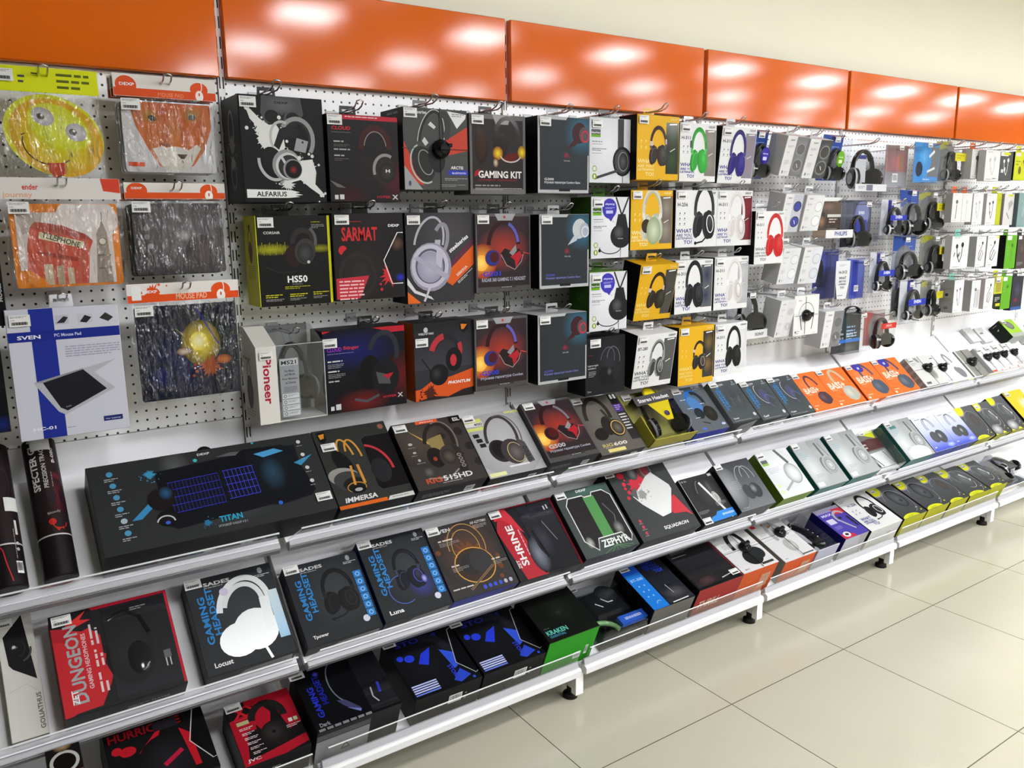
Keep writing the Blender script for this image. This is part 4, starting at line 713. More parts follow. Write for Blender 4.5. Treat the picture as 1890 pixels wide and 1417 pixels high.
def dexp(key, label, body, ink, hp, model=None, win=None, side='141416', T=.09, tab=None, hpx=.5, hs=.52, wcol='6a6058', pos=.52, extra=(), st=(.03, .02), wx=.68, flat=.85, ah=None, group=None, D=None, mic=None, n6=2):
    A = [('g', .4, .4, .5, .5, body, body)]
    if win: A += [('m', 1), ('r', wx, .1, .985, .9, wcol), ('g', wx + .16, .3, .14, .2, win, wcol), ('g', wx + .14, .68, .16, .2, win, wcol), ('l', [(wx + .08, .13), (wx + .26, .12)], .02, 'ddd'), ('l', [(wx + .1, .55), (wx + .22, .5)], .014, 'c8c8c8'), ('m', 0)]
    A += ask(ink, v=(ah or .74)) + ([('t', model, .04, .28, .24, .06, '33353a' if body[0] > 'c' and body[:2] != 'd9' else ink)] if model else []) + dots6(.1, .4, ink if body[:2] == 'd9' else '55585c', n6) + [('n', .04, .13, .36, 1, .022, '999'), ('t', 'DEXP', .78, .065, .17, .035, '555' if body[0] > 'c' and body[:2] != 'd9' else ink)]
    A += [('h', hpx, pos - .02, hs * (1.32 if flat < 1 else 1.2), 0) + hp + (mic, flat * .82)] + list(extra)
    return carton(key, BOX, label, body, A, T=T, side=side, cols={'T': body, 'B': body, 'R': body}, tab=tab or body, st=st, group=group, D=D)
YB = 'd9a81c'
dexp('yellow1', 'yellow box with brown headphones and a side window, topmost of the yellow ones', YB, 'e6d08a', ('3a1c18', '2e2a28', '4a4444', '55504c'), None, '3c4a34', wcol='2c3628', hpx=.5, hs=.5, flat=1.0, extra=[('r', .3, .4, .37, .47, 'c8b4b8'), ('r', .66, .36, .7, .44, 'c8b4b8')])
dexp('yellow2', 'yellow box with white headphones and a side window', YB, 'e6d8a0', ('c8c2b4', 'aab09c', 'c8ccc0', 'd8d6cc'), None, '8a8478', hpx=.5, hs=.62, wcol='6a6058', pos=.48, extra=[('e', .36, .6, .11, .12, '3a2a1e'), ('g', .54, .68, .17, .24, 'c4ccb4', '8f9c7c')])
dexp('yellow3', 'yellow box with dark brown headphones, leaning below the white headphones one', YB, 'e6cc80', ('2e1614', '26231c', '3c3428', '4a463c'), None, '2a2620', wcol='1c1a16', hpx=.52, hs=.55, flat=1.0, extra=[('r', .28, .42, .36, .49, 'ccb8bc'), ('r', .66, .38, .7, .46, 'ccb8bc')])
dexp('yellow4', 'yellow box with small dark headphones, lowest of the yellow ones', YB, 'e6cc80', ('2e1614', '26262a', 'b8a890', '4a463c'), None, '6a5020', wcol='1c1a16', hpx=.58, hs=.44, pos=.55, flat=1.0, extra=[('r', .4, .4, .46, .45, 'ccb8bc')], T=.1)
carton_w = 'dcdcdc'
dexp('h311green', 'white box with green headphones and a side window', carton_w, '3a3e8a', ('2c8a34', '2f9a36', '2aa838', '52b85a'), 'H-311', '8a847c', wcol='7a746c', hpx=.52, hs=.58, extra=[('r', .27, .3, .33, .42, '4a5a50')], side='141416')
dexp('h311purple', 'white box with dark purple headphones and a side window', carton_w, '2c2e86', ('35305e', '2c2470', '3a34a0', '4a4488'), 'H-311', '8a7c84', wcol='85808c', hpx=.5, hs=.6)
dexp('h256', 'white box marked H-256 with black microphone headphones, pegged in the second row', carton_w, '34387e', ('2c2c2e', '19191b', 'e8e8e8', '444'), 'H-256', None, hpx=.68, hs=.62, flat=.9, pos=.45, mic='19191b', n6=3)
dexp('h311white1', 'white box with white headphones, to the left of the red headphones box', carton_w, '34387e', ('d4d0d0', 'c8c4c4', 'b4a8a8', 'e4e2e2'), 'H-311', '7a2a30', wcol='6a2a34', hpx=.55, hs=.62)
dexp('h311white2', 'white box with white headphones, beside the black headphones box of the third row', carton_w, '34387e', ('d4d2d0', 'c4c0bc', 'a8a29c', 'e4e2e2'), 'H-311', 'b8b8ba', wcol='a8a8ac', hpx=.58, hs=.6)
dexp('h311red', 'white box with red headphones, sticking out beside the clear packs', carton_w, '55585c', ('b82c2c', 'b41f1f', 'd0322e', 'cc4a44'), 'H-311', None, hpx=.68, hs=.66, flat=.95, T=.1)
dexp('h311black1', 'white box with black headphones and a window, third row', carton_w, '2c3084', ('222226', '17171b', '3a3a44', '3c3c42'), 'H-311', '30344e', wcol='55585c', hpx=.5, hs=.6)
dexp('h311black2', 'white box with black headphones, lowest of the pegged white boxes', carton_w, '34387e', ('1a1a1c', '131315', '2c2c30', '333'), 'H-311', 'd0d0d2', wcol='c8c8ca', hpx=.58, hs=.6)
dexp('bt280', 'white box marked BT-280 with silver-banded headphones', carton_w, '4a4c50', ('8a8a88', '3a3a3a', 'aaa', '9a9a98'), 'BT-280', '3c3c3c', wcol='3a3a3c', hpx=.55, hs=.5, n6=3, T=.1)
carton('philipsblk', BOX, 'black box with wire-band headphones picture, lowest in the column under the green boxes', '17181c', [
    ('g', .6, .45, .4, .5, '25262b', '17181c'), ('a', .55, .4, .17, .24, 0, 190, .014, '5a5c62', -14), ('a', .7, .4, .16, .24, -20, 170, .014, '6a6c72', 6), ('e', .48, .68, .16, .18, '0f1013', 10), ('e', .66, .7, .16, .16, '101114'), ('g', .6, .62, .07, .08, '55585e', '15161a'), ('e', .78, .6, .09, .2, '1e1f24', -10),
    ('n', .08, .3, .2, 1, .012, '8a3036'), ('t', 'Lightweight', .06, .5, .26, .04, 'aaa'), ('t', 'comfort', .06, .54, .2, .035, 'aaa'), ('n', .08, .58, .18, 4, .03, '8a8c90'), ('t', '2m', .05, .94, .1, .035, '888')], T=.1, st=(.1, .03), sts=1.1)
# --- security-tagged, clear and blue packs ------------------------------------------------
def pack(key, label, card, art, shell=(0, 1, 0, 1), depth=.05, cat='headphone pack', name='headphone_pack', ph=None, band=None, st=(.05, .03), hk=True, under=None, hpos=.5, mat=CLR, extra=None, group=None, zh=-.018):
    loc, rot, W, H = place(key); y = depth; b = MB()
    if card: b.box(0, W, y, y + .0015, 0, H, card, CARD); c = Cv(b, W, H, lambda x, z, e: (x, y - e, z)); c.draw(art); o = b.build(name, None, loc, rot)
    else: b.box(0, W, y, y + .001, 0, H, 'ddd', CLR); o = b.build(name, None, loc, rot)
    tag(o, label, cat, group)
    x0, x1, z0, z1 = shell[0] * W, shell[1] * W, shell[2] * H, shell[3] * H
    if depth > .01: blister(o, x0 + .001, x1 - .001, 0.0, z0 + .001, z1 - .001, y - .0005, mat)
    if ph: phones3d(o, W * ph.get('x', .5), y * .5, H * ph.get('z', .35), W * ph.get('R', .33), H * ph.get('H', .42), **{k: v for k, v in ph.items() if k not in 'xzRH'})
    if band:   # printed paper band across the shell: z0 z1 x0 x1 colour text ink
        b = MB(); b.box(band[2] * W, band[3] * W, -.0015, -.0005, band[0] * H, band[1] * H, band[4], CARD)
        w_ = (band[3] - band[2]) * W; c = Cv(b, w_, (band[1] - band[0]) * H, lambda x, z, e: (band[2] * W + x, -.0015 - e, band[0] * H + z)); c.draw(band[5]); b.build('card_band', o)
    if extra: extra(o, W, H)
    if st: sticker(o, st[0] * W, (1 - st[1]) * H - .022, -.001, .8)
    if hk: hook(loc[0] + W * hpos, loc[2] + H + zh, abs(loc[1]) + .02, 'wire hook of the ' + short(label))
    return o
def MBbox(o, name, q, col, art, mat=CARD):
    b = MB(); b.box(*q, col, mat); c = Cv(b, q[1] - q[0], q[5] - q[4], lambda x, z, e: (q[0] + x, q[2] - e, q[4] + z)); c.draw(art); return b.build(name, o)
def arch(o, x, z, r, c):
    b = MB(); b.tube([(x + r * cos(pi * i / 14), .03, z - .015 + r * .6 * sin(pi * i / 14)) for i in range(15)], .003, c, 1, 8, .01); b.build('headband', o)
    return o
blue_art = lambda v=.35: [('v', 0, 0, 1, v, '2a50a8', '2348a0'), ('r', .4, .03, .75, .12, '1c2c5a'), ('n', .35, v - .1, .5, 2, .035, 'b8c8f0'), ('g', .5, .62, .4, .4, '9a9a9e', '6a6c74'), ('r', 0, .93, 1, 1, '2442a0'), ('e', .35, .965, .03, .02, 'cde'), ('e', .62, .965, .03, .02, 'cde')]
def egg(c, ink):
    def f(o, W, H):
        b = MB(); R = Matrix.Rotation(rad(90), 4, 'X'); b.lathe([(.0, 0), (.026, 0), (.026, .001), (.0005, .0012)], c, CARD, R, 22, caps=False); q = Cv(b, .05, .06, lambda x, z, e: (x - .025, -.0012 - e, z - .03)); q.draw([('t', 'skyeng', .2, .45, .6, .12, ink), ('r', .28, .55, .72, .72, ink)]); m = b.build('round_sticker', o, (W * .5, -.001, H * .5)); m.scale = (1, 1, 1.25)
    return f
pack('bluecard1', 'blue-topped clear headphone pack with a purple oval sticker', '8f9198', blue_art(), ph=dict(z=.3, R=.27, cr=.028), extra=egg('3c349c', 'c8c4f0'))
pack('bluecard2', 'blue-topped clear headphone pack with a green oval sticker', '9a9c9c', blue_art(), ph=dict(z=.28, R=.27, cr=.028), extra=egg('6aa824', 'e0f0c0'))
pack('bluecard3', 'blue-topped clear headphone pack in the second row, right of the ribbon headset', 'a0a2a6', blue_art(.4), ph=dict(z=.24))
pack('bluecard4', 'blue-topped clear headphone pack in the third row', '8c90a4', blue_art(.36), ph=dict(z=.26, H=.34))
def narrow(key, label, body, hp, ring, st=None, wy='6a6c70', T=.08, D=None):
    o, W, H, T = carton(key, 'headphone box', label, 'd8d8d8', [
        ('r', .46, .0, 1, 1, body), ('m', 1), ('g', .74, .32, .24, .22, hp, body), ('e', .74, .32, .2, .17, hp), ('o', .74, .32, .2, .17, .03, ring), ('g', .74, .72, .26, .22, hp, body), ('e', .74, .72, .22, .18, hp), ('o', .74, .72, .22, .18, .03, ring), ('l', [(.7, .68), (.78, .78)], .02, 'ddd'),
        ('m', 0), ('t', 'SONY', .16, .12, .2, .045, '55585c'), ('n', .1, .24, .26, 2, .03, '8a8a8e'), ('n', .12, .4, .14, 1, .03, '444'), ('n', .1, .6, .2, 5, .028, 'aaa'), ('r', .1, .86, .15, .93, '666'), ('n', .2, .88, .16, 2, .03, '999')], T=T, side='c8c8c8', cols={'L': 'cfcfcf', 'T': 'd8d8d8'}, tab='d8d8d8', st=st, name='slim_headphone_box')
    return o
narrow('sonya', 'slim white box with folded dark grey headphones, left of its top-row twin', '77777a', '55555a', '888')
narrow('sonyb', 'slim white box with a black bar and glossy black headphones, top row', '4a4a4e', '2a2a2e', '777')
narrow('sonyc', 'slim white box with blue headphones seen through its window', 'b8bac4', '26308c', '16181c')
narrow('sonyd', 'slim white box with white round cups, beside the blue headphones one', 'd4d6d8', 'dcdcdc', 'b0b2b4')
narrow('sonye', 'slim white box with white cups, left one of the third row pair', 'd2d4d8', 'd8dade', 'b4b8bc')
narrow('sonyf', 'slim white box with pale grey rings, right one of the third row pair', 'cfd1d8', 'c4c8ce', 'a4a8b0')
narrow('sonyg', 'slim white box with pale grey cups, bottom row behind the tagged box', 'cfcfd0', 'b4b4b6', 'c8c8c8')
narrow('sonyh', 'slim white box with dark grey cups hanging lowest above the white shelf', '7a7a7c', '5a5a5e', '777')
o, W, H, T = carton('mdrbox', 'headphone box', 'white square box strapped with a black round alarm tag, bottom row', 'dcdcda', [
    ('t', 'SONY', .16, .14, .14, .03, '666'), ('a', .5, .48, .3, .3, 0, 180, .014, '444'), ('l', [(.24, .5), (.33, .86)], .035, '555'), ('l', [(.8, .5), (.72, .86)], .03, '555'), ('r', .06, .88, .12, .92, '444'), ('n', .14, .88, .16, 1, .03, '666'), ('n', .06, .93, .2, 1, .03, '444'), ('n', .78, .95, .16, 1, .025, '888')], T=.06, side='cacac8', tab='e0e0e0', st=None)
spider(o, W * .45, H * .5, W, H, s=.95)
pack('sonybass', 'large clear pack with black headphones around EXTRA BASS card and a white SONY base', 'b4b6b8', [('g', .5, .35, .4, .35, 'c8c8c8', 'a8aaac'), ('t', 'EXTRA', .3, .22, .36, .08, '333'), ('t', 'BASS', .34, .33, .28, .08, '333'), ('n', .32, .37, .3, 2, .04, '555')], shell=(0, 1, .16, 1), depth=.08,
     ph=dict(x=.5, z=.42, R=.34, H=.42, cr=.042, ring='555'), band=(0, .16, 0, 1, 'd6d6d6', [('t', 'SONY', .5, .7, .36, .08, '333')]), st=(.22, .12))
pack('clearpack1', 'big clear pack with a black and chrome headphone pair and a blue band', None, None, depth=.09, ph=dict(x=.52, z=.4, R=.3, H=.4, cr=.044, ring='c8c8cc', mat=1), band=(0, .14, .05, 1, 'd0d0d4', [('r', .35, .1, .55, .9, '6a6a78'), ('n', .1, .3, .2, 2, .03, '889')]), st=None,
     extra=lambda o, W, H: MBbox(o, 'inner_card', (W * .28, W * .62, .045, .046, H * .18, H * .72), 'c4c6ca', [('r', 0, .02, 1, .16, '2a3080')]))
pack('brownpack', 'clear-fronted pack with brown headphones and a white base printed PHILIPS', '8a7868', [('r', 0, 0, 1, .1, 'dcdcda'), ('v', 0, .1, 1, .8, '6a5648', '3c322c'), ('g', .5, .22, .3, .12, '8a7060', '5a4a40'), ('b', .3, .45, .12, '241c18', 5), ('g', .28, .6, .13, .13, 'a07858', '5a4030'), ('e', .68, .6, .14, .14, '2a201c'), ('r', .48, .48, .98, .68, '3a2420'), ('r', .48, .42, .98, .49, 'd8d4d0'), ('n', .55, .53, .3, 2, .06, 'd8c8c0')], depth=.06, shell=(0, 1, .2, .92), band=(0, .2, 0, 1, 'dadada', [('t', 'PHILIPS', .32, .7, .46, .09, '2c3a88')]), st=None)
pack('bluesven', 'clear pack with dark headphones and a tall blue card, second row', '4a5270', [('v', 0, 0, 1, 1, '5a6074', '2c3040'), ('e', .68, .3, .24, .26, '7a80b0'), ('r', .5, .42, .86, 1, '2436a0'), ('p', [(.4, .56), (.68, .4), (.86, .56)], '2436a0'), ('t', 'sven', .56, .3, .2, .06, 'e0e4f4')], depth=.07, ph=dict(x=.3, z=.3, R=.2, H=.36), st=(.3, .04))
ribbon = lambda c, ink, t: (.42, .56, .06, .94, c, [('t', t, .3, .66, .4, .1, ink)])
for i, (k, l) in enumerate((('svenwhite1', 'clear pack with a blue-ribboned headset in front of the blue-topped pack, second row'), ('svenwhite2', 'white card with a blue-ribboned small headset, third row at the last clear-pack column'), ('svenwhite3', 'white card with a blue-ribboned headset, hanging behind its twin in the bottom row'), ('svenwhite4', 'white card with a blue-ribboned headset, front one of the bottom row pair'))):
    pack(k, l, 'd4d4d8', [('r', .35, 0, .66, 1, '2a2f92'), ('n', .7, .08, .2, 2, .04, '777')] if i == 0 else [('r', .36, 0, .66, .3, '3a3f88'), ('r', .76, .06, .84, .2, '999'), ('g', .5, .6, .4, .4, 'c8c8cc', 'b8bac0')], depth=.04, ph=dict(z=.26, R=.3, H=.5, cr=.022, ring='c8c8cc', mic='222'), band=ribbon('2436a8', 'e8e8f4', 'SVEN'), st=(.04, .03))
for i, (k, l) in enumerate((('yelhead0', 'clear pack with a yellow-banded black headset at the top of its column'), ('yelhead1', 'clear pack with a yellow-banded black headset, second from the top'), ('yelhead2', 'clear pack with a yellow-banded black headset, third from the top'), ('yelhead3', 'clear pack with a yellow-banded black headset, lowest of its column'))):
    pack(k, l, '8f8d88', [('p', [(.0, 0), (.7, 0), (.5, .18), (.0, .2)], 'b8b424'), ('g', .5, .5, .4, .4, 'a0a09c', '77756f')], depth=.06, ph=dict(x=.5, z=.27, R=.27, H=.46, cr=.029, ring='999', mic='222'), band=(.5, .7, .38, .98, 'd2c828', [('n', .15, .25, .7, 2, .12, 'a09a20')]), st=(.1, .02))
pack('pinkpack', 'clear pack with pink-brown contents and a barcode, between blue pack and chrome headphones', '9a6a68', [('v', 0, 0, 1, .3, '8a7a78', '9a6260'), ('g', .5, .4, .35, .3, 'b06a68', '8a6a70'), ('r', .62, .2, .74, .6, '9a6a3a'), ('v', 0, .62, 1, 1, '8a8088', '9a9ca2'), ('bar', .35, .66, .24, .22), ('n', .35, .9, .2, 2, .05, '999')], depth=.05, st=(.08, .02))
pack('sennblue', 'bright blue card pack with dark headphones, blue top and bottom strips', '2f86c8', [('r', 0, 0, 1, .12, '3a8ed0'), ('e', .38, .5, .3, .32, '2c8ad0'), ('g', .38, .35, .22, .22, '5ab0ea', '2c8ad0'), ('p', [(.66, .1), (.98, .1), (.98, .84), (.55, .84), (.7, .5)], '6a6a68'), ('e', .22, .66, .14, .16, '1c2a3c'), ('l', [(.6, .35), (.8, .2)], .06, 'e8e8e8'), ('l', [(.55, .72), (.85, .62)], .05, 'e0e0e0'), ('r', 0, .86, 1, 1, '3a8ad0'), ('n', .4, .9, .3, 1, .04, 'cde')], depth=.04, st=(.15, .02))
pack('h312', 'blue clamshell pack with a white tongue-shaped H-312 card', '3a3f80', [('g', .3, .3, .4, .5, '4a50a8', '2a2e60'), ('g', .3, .65, .24, .22, '26262a', '33386a'), ('e', .28, .4, .12, .25, '1a1a20')], depth=.06, band=(.0, .78, .4, .98, 'd4d6d8', [('p', [(0, 0), (.0, 1), (.18, 1), (.02, .55)], '3a3c44'), ('p', [(1, 1), (.82, 1), (.98, .55), (1, .3)], '6a6c70'), ('n', .25, .1, .5, 2, .04, '999'), ('t', 'H-312', .22, .33, .56, .12, '2a2c34'), ('t', 'WHAT', .24, .48, .52, .11, '2c2e44'), ('t', 'ARE YOU', .24, .56, .52, .08, '3a3c4a'), ('t', 'LISTENING', .24, .63, .52, .06, '3a3c4a'), ('t', 'TO?', .35, .73, .3, .1, '2c2e44'), ('n', .2, .9, .6, 1, .06, '444')]), st=None)
pack('bluebox', 'translucent blue box pack with a barcode, between the white-tongued clamshell and a ribboned headset', '3c469a', [('v', 0, 0, 1, 1, '5a66b0', '3a4490'), ('r', .3, 0, .62, 1, '2c3a98'), ('bar', .46, .68, .24, .2)], depth=.05, st=(.3, .02))
pack('sennblack', 'black clamshell pack with white print and a blue stripe, lowest row', '1a1e22', [('g', .35, .3, .3, .4, '1c3a40', '15181c'), ('o', .26, .36, .05, .05, .014, 'aaa'), ('e', .26, .46, .07, .03, 'aaa'), ('n', .2, .55, .2, 3, .09, '99a'), ('e', .28, .78, .04, .03, 'ccc'), ('n', .5, .4, .3, 3, .08, '8ac'), ('n', .5, .56, .36, 3, .06, 'bcd'), ('r', 0, .7, 1, .78, '1f6ac0'), ('g', .6, .92, .3, .1, '5a5a5c', '2a2c2e')], depth=.06, st=(.56, .06), extra=lambda o, W, H: arch(o, W * .42, H * .98, .06, '222'))
pack('redpack', 'clear pack with a black headset and a red paper band, lowest row', '9a7a78', [('r', 0, 0, .4, 1, 'a83c40'), ('g', .6, .5, .4, .4, 'a8a09c', '8a7a78')], depth=.06, ph=dict(x=.55, z=.28, R=.3, H=.5, cr=.034, band='3a1c1a', cup='141214', ring='555'), band=(.5, .66, .25, .98, 'c03028', [('t', 'defender', .3, .55, .4, .08, 'e8c0b8'), ('n', .2, .65, .6, 1, .05, 'd88')]), st=None)
# --- earphone boxes on long hooks -----------------------------------------------------------
def bud(c='444', w='666', k=0):
    return [('e', .45, .3, .12, .1, c), ('e', .47, .3, .06, .05, w), ('l', [(.45, .38), (.44, .6), (.4, .88)], .06, c)] if k == 0 else ([('e', .3, .32, .07, .07, c), ('e', .62, .28, .08, .08, c), ('l', [(.3, .36), (.34, .6), (.5, .8)], .035, c), ('l', [(.62, .32), (.6, .6), (.5, .8)], .035, c), ('e', .4, .6, .04, .08, w)] if k == 1 else
        [('e', .62, .22, .08, .08, c), ('l', [(.62, .26), (.3, .55), (.3, .75), (.5, .8), (.75, .55), (.6, .45), (.35, .75)], .045, c), ('e', .3, .3, .04, .03, w)])
def ear(key, label, F, art, T=.035, side=None, tab='e0e0e0', st=None, **k):
    o, W, H, T = carton(key, 'earphone box', label, F, art, T=T, side=side or 'c6c4c0', tab=tab, st=st, name='earphone_box', **k); return o
small = [('n', .12, .06, .5, 1, .05, '999'), ('n', .1, .93, .5, 1, .04, '777')]
ear('ear1', 'white earphone box under an orange flap with one large dark bud, top row', 'd8d6d2', small + bud('4a4a4a', '777') + [('r', 0, 0, 1, .02, 'd0622c')], T=.05, tab='d0622c')
ear('ear2', 'wide white earphone box with faint pale buds, top row', 'dad9d8', small + bud('b4b4b6', 'c8c8ca', 1) + [('n', .55, .9, .35, 1, .06, '555')])
ear('ear3', 'black earphone box with white buds, top row', '4a4c4c', [('r', 0, 0, .6, .14, 'dcdcda'), ('e', .5, .06, .3, .06, 'c8d020')] + bud('dcdcdc', 'fff', 1) + [('r', .1, .6, .3, .72, 'ccc')], side='1c1c1e')
ear('ear4', 'bright yellow-green earphone box at the right edge, top row', 'c4cc1e', [('r', .05, .04, .4, .16, 'e4c8d0'), ('b', .7, .35, .14, '8a4a28', 2), ('e', .4, .65, .1, .14, '6a5a24'), ('n', .1, .32, .3, 2, .1, '8a9020')], side='161616', tab='c4cc1e')
ear('ear5', 'narrow white earphone box with a dark bud, second row', 'dcdbd8', small + bud('4a4a4a', '777'), tab='d0622c', side='a8a6a2')
ear('ear6', 'narrow white earphone box with pale buds and an orange flap, second row', 'dad9d7', small + bud('b8b8b8', 'ccc'), tab='c8582c')
ear('ear7', 'narrow white earphone box with faint grey drawing, second row', 'd8d8d8', small + bud('a8a8aa', 'bbb', 1))
ear('ear8', 'narrow white earphone box with small black parts, second row', 'dcd8d8', small + bud('3a3a3c', '777', 1))
ear('ear9', 'thin yellow-green earphone box, second row', 'b4ba1c', [('n', .3, .2, .4, 2, .1, '7a8018')], side='a8ae1c', T=.05, tab='b4ba1c')
ear('ear10', 'grey and white earphone box with a yellow oval, second row', 'cfcdca', [('e', .6, .06, .26, .05, 'c4cc1e'), ('p', [(.4, .3), (.7, .2), (.9, .3), (.5, .55)], 'a4a6a8'), ('l', [(.3, .6), (.6, .8)], .05, '555')], side='9a9498', T=.05)
ear('ear11', 'teal-grey earphone box at the right edge, second row', '7f9a98', [('g', .6, .5, .4, .5, '94acaa', '7a9492'), ('l', [(.3, .2), (.7, .35), (.5, .7)], .02, 'c0d0d0')], side='5a6a6c')
ear('ear12', 'broad white earphone box with a teal tab and black buds, third row', 'd8d9da', small + bud('2a2a2c', '555', 1) + [('l', [(.2, .5), (.15, .62)], .04, '444'), ('l', [(.5, .5), (.45, .62)], .04, '444'), ('r', .1, 0, .55, .04, '7ac0b0')], tab='7ac0b0')
ear('ear13', 'white neckband earphone box, left one of the third row', 'd8d8d8', small + bud('2c2c2e', '666', 2), side='b0aeac', T=.06)
ear('ear14', 'white neckband earphone box with a yellow corner, third row', 'dcdcdc', small + bud('2c2c2e', '666', 2) + [('r', .8, 0, 1, .08, 'c8d020')], side='b4b2b0')
ear('ear15', 'green earphone box in the third row', '5fa324', [('r', .1, .02, .5, .14, 'dde8d8'), ('b', .6, .3, .12, '3a6a20', 3)] + dots6(.2, .36, 'b8d8a0', 3) + [('l', [(.6, .45), (.55, .8)], .02, '3a6a20')], side='101210', T=.06, tab='5fa324')
ear('ear15b', 'dark brown earphone box at the right edge, third row', '4a4240', [('r', .05, .02, .4, .12, 'ddd'), ('n', .1, .8, .6, 3, .06, '9a9a9a'), ('g', .5, .4, .3, .3, '6a5a54', '443c3a')], side='1c1a1a', tab='333')
ear('ear16', 'white earphone box with a grey side and a teal tab, lowest row', 'd8d9da', small + bud('6a6c6e', '999', 1), side='a09e9a', T=.07, tab='7ac0b0', L=[('e', .5, .45, .12, .1, '333'), ('n', .2, .25, .6, 2, .1, '777'), ('n', .2, .55, .6, 3, .1, '777'), ('e', .5, .85, .16, .1, '777')])
ear('ear17', 'white earphone box with two grey buds in a window, lowest row', 'dadada', small + [('r', .55, .3, .92, .9, 'b8b8ba')] + bud('55575a', '888'), side='a4a29e', T=.06)
ear('ear18', 'white neckband earphone box, lowest row', 'dadada', small + bud('2c2c2e', '666', 2), side='c0b4b4', T=.05)
ear('ear19', 'yellow and black earphone box, lowest row', '23261c', [('r', 0, 0, 1, .55, 'bcc01e'), ('r', .2, .08, .9, .5, '9a943a'), ('n', .2, .66, .6, 3, .1, 'ccc'), ('r', .35, .86, .9, .95, 'c4cc1e')], tab='bcc01e', st=(.1, .02))
ear('ear20', 'green earphone box in the lowest row', '5fa324', [('r', .1, .02, .5, .14, 'dde8d8'), ('b', .6, .32, .12, '3a6a20', 4)] + dots6(.2, .36, 'b8d8a0', 3), side='2c4a18', tab='5fa324')
ear('ear21', 'dark blue and red box at the right edge, lowest row', '34343e', [('g', .5, .4, .4, .4, '4a4c5c', '2a2a34'), ('g', .4, .7, .25, .12, '8a2c30', '34343e'), ('r', 0, .9, 1, 1, '3a5a9a')], side='20202a', tab='333')
# --- upper tilted shelf -------------------------------------------------------------------
def tube_pack(x, label, twin=False):
    R, Ln = .0365, .36; loc = shelf_pt('S1', x, .006, R + .0015); b = MB(); Z = Matrix()
    b.lathe([(R * .9, 0), (R, .002), (R, .098), (R * .985, .099), (R * .985, .102), (R * .985, .1025), (R, .104), (R, Ln - .002), (R * .95, Ln)], '241a1c', CARD, Z, 36, cols=['1a1416', '1a1416', '1a1416', 'c8c8c8', 'c8c8c8', '1d1618', '241a1c', '2c1a1e'])
    o = tag(b.build('mouse_pad_tube', None, loc, (rad(50 - 90), 0, 0)), label, 'tube')
    b = MB(); A = 2.2; W = R * A
    def fr(u, z, e):
        t = -pi / 2 - A / 2 + u / R; r = R + .0004 + e; return (r * cos(t), r * sin(t), z)
    c = Cv(b, W, Ln, fr)
    if not twin: c.draw([('g', .75, .45, .3, .6, '5a1a20', '221719'), ('b', .8, .3, .16, '5a1620', 3), ('t', 'SPECTER CLAW', .34, .4, 2.1, .2, 'd0ccca', 90), ('t', 'PRECISION TRACKING', .56, .385, 1.7, .12, 'b4b0ae', 90), ('t', 'B-080', .84, .2, .5, .1, 'c8c4c2', 90), ('n', .66, .38, .9, 1, .06, '8a7a7a', 90), ('t', 'Bloody', .42, .585, .36, .1, '8a8684', 12), ('e', .5, .63, .1, .1, 'b4281f'), ('p', [(.5, .62), (.9, .64), (.86, .67), (.8, .67), (.78, .69), (.7, .68), (.62, .7), (.5, .66)], 'a8301f')])
    else: c.draw([('g', .5, .3, .4, .7, '3c2024', '241a1c'), ('l', [(.3, .7), (.45, .76), (.5, .85), (.6, .97)], .03, 'b82c34'), ('n', .8, .62, 1.1, 1, .05, '9a9494', -90), ('r', .84, .56, .92, .66, 'd0d0cc'), ('e', .86, .72, .05, .05, 'bbb'), ('e', .86, .76, .05, .05, 'bbb'), ('bar', .74, .84, .2, .36)])
    # tile the card finely round the tube is already in fr
    b.build('printed_wrap', o)
    s = MB(); q = []
    for i in range(9):
        t = -pi / 2 + (-.55 + i * .14 if not twin else .3 + i * .11); q.append(t)
    z0, z1 = (Ln - .038, Ln - .008) if not twin else (.18, .215)
    s.grid([[((R + .003) * cos(t), (R + .003) * sin(t), z) for t in q] for z in (z0, z1)], 'd8d8d6', CARD); s.build('price_sticker', o)
tube_pack(-.523, 'black and dark red cardboard tube lettered SPECTER CLAW, standing on the upper shelf')
tube_pack(-.625, 'dark red-brown cardboard tube at the left edge, mostly out of frame', True)
bottom = lambda c='8a8c90': [('bar', .72, .3, .14, .12), ('n', .1, .3, .4, 3, .03, c)]
T_ = []
for i, tx_ in enumerate(('e', 'e', 'e', 'e', 'f', 'e')):
    v = .12 + .135 * i; u = .085 + .004 * i
    T_ += [('e', u, v, .013, .013, '4a90b8' if tx_ == 'e' else 'a8b8c4'), ('n', u - .025, v + .05, .055, 2, .009, 'b0b4b8')]
kb = [('p', [(.26, .18), (.62, .13), (.66, .08), (.84, .1), (.88, .16), (.93, .72), (.9, .78), (.76, .82), (.7, .8), (.3, .86), (.26, .8)], '101116'), ('v', .66, .12, .9, .76, '14181e', '0d0f14'), ('g', .76, .42, .06, .1, '2a4458', '11151b')]
for j in range(5): kb += [('l', [(.3, .33 + .088 * j), (.52, .31 + .088 * j)], .0022, '3a40c8'), ('l', [(.54, .3 + .085 * j), (.68, .29 + .085 * j)], .0025, '4450d8')]
for i in range(15): kb += [('l', [(.302 + .0155 * i, .33), (.304 + .0155 * i, .68)], .0015, '3438a8')]
for i in range(8): kb += [('l', [(.545 + .0185 * i, .3), (.55 + .0185 * i, .63)], .0022, '4048d0')]
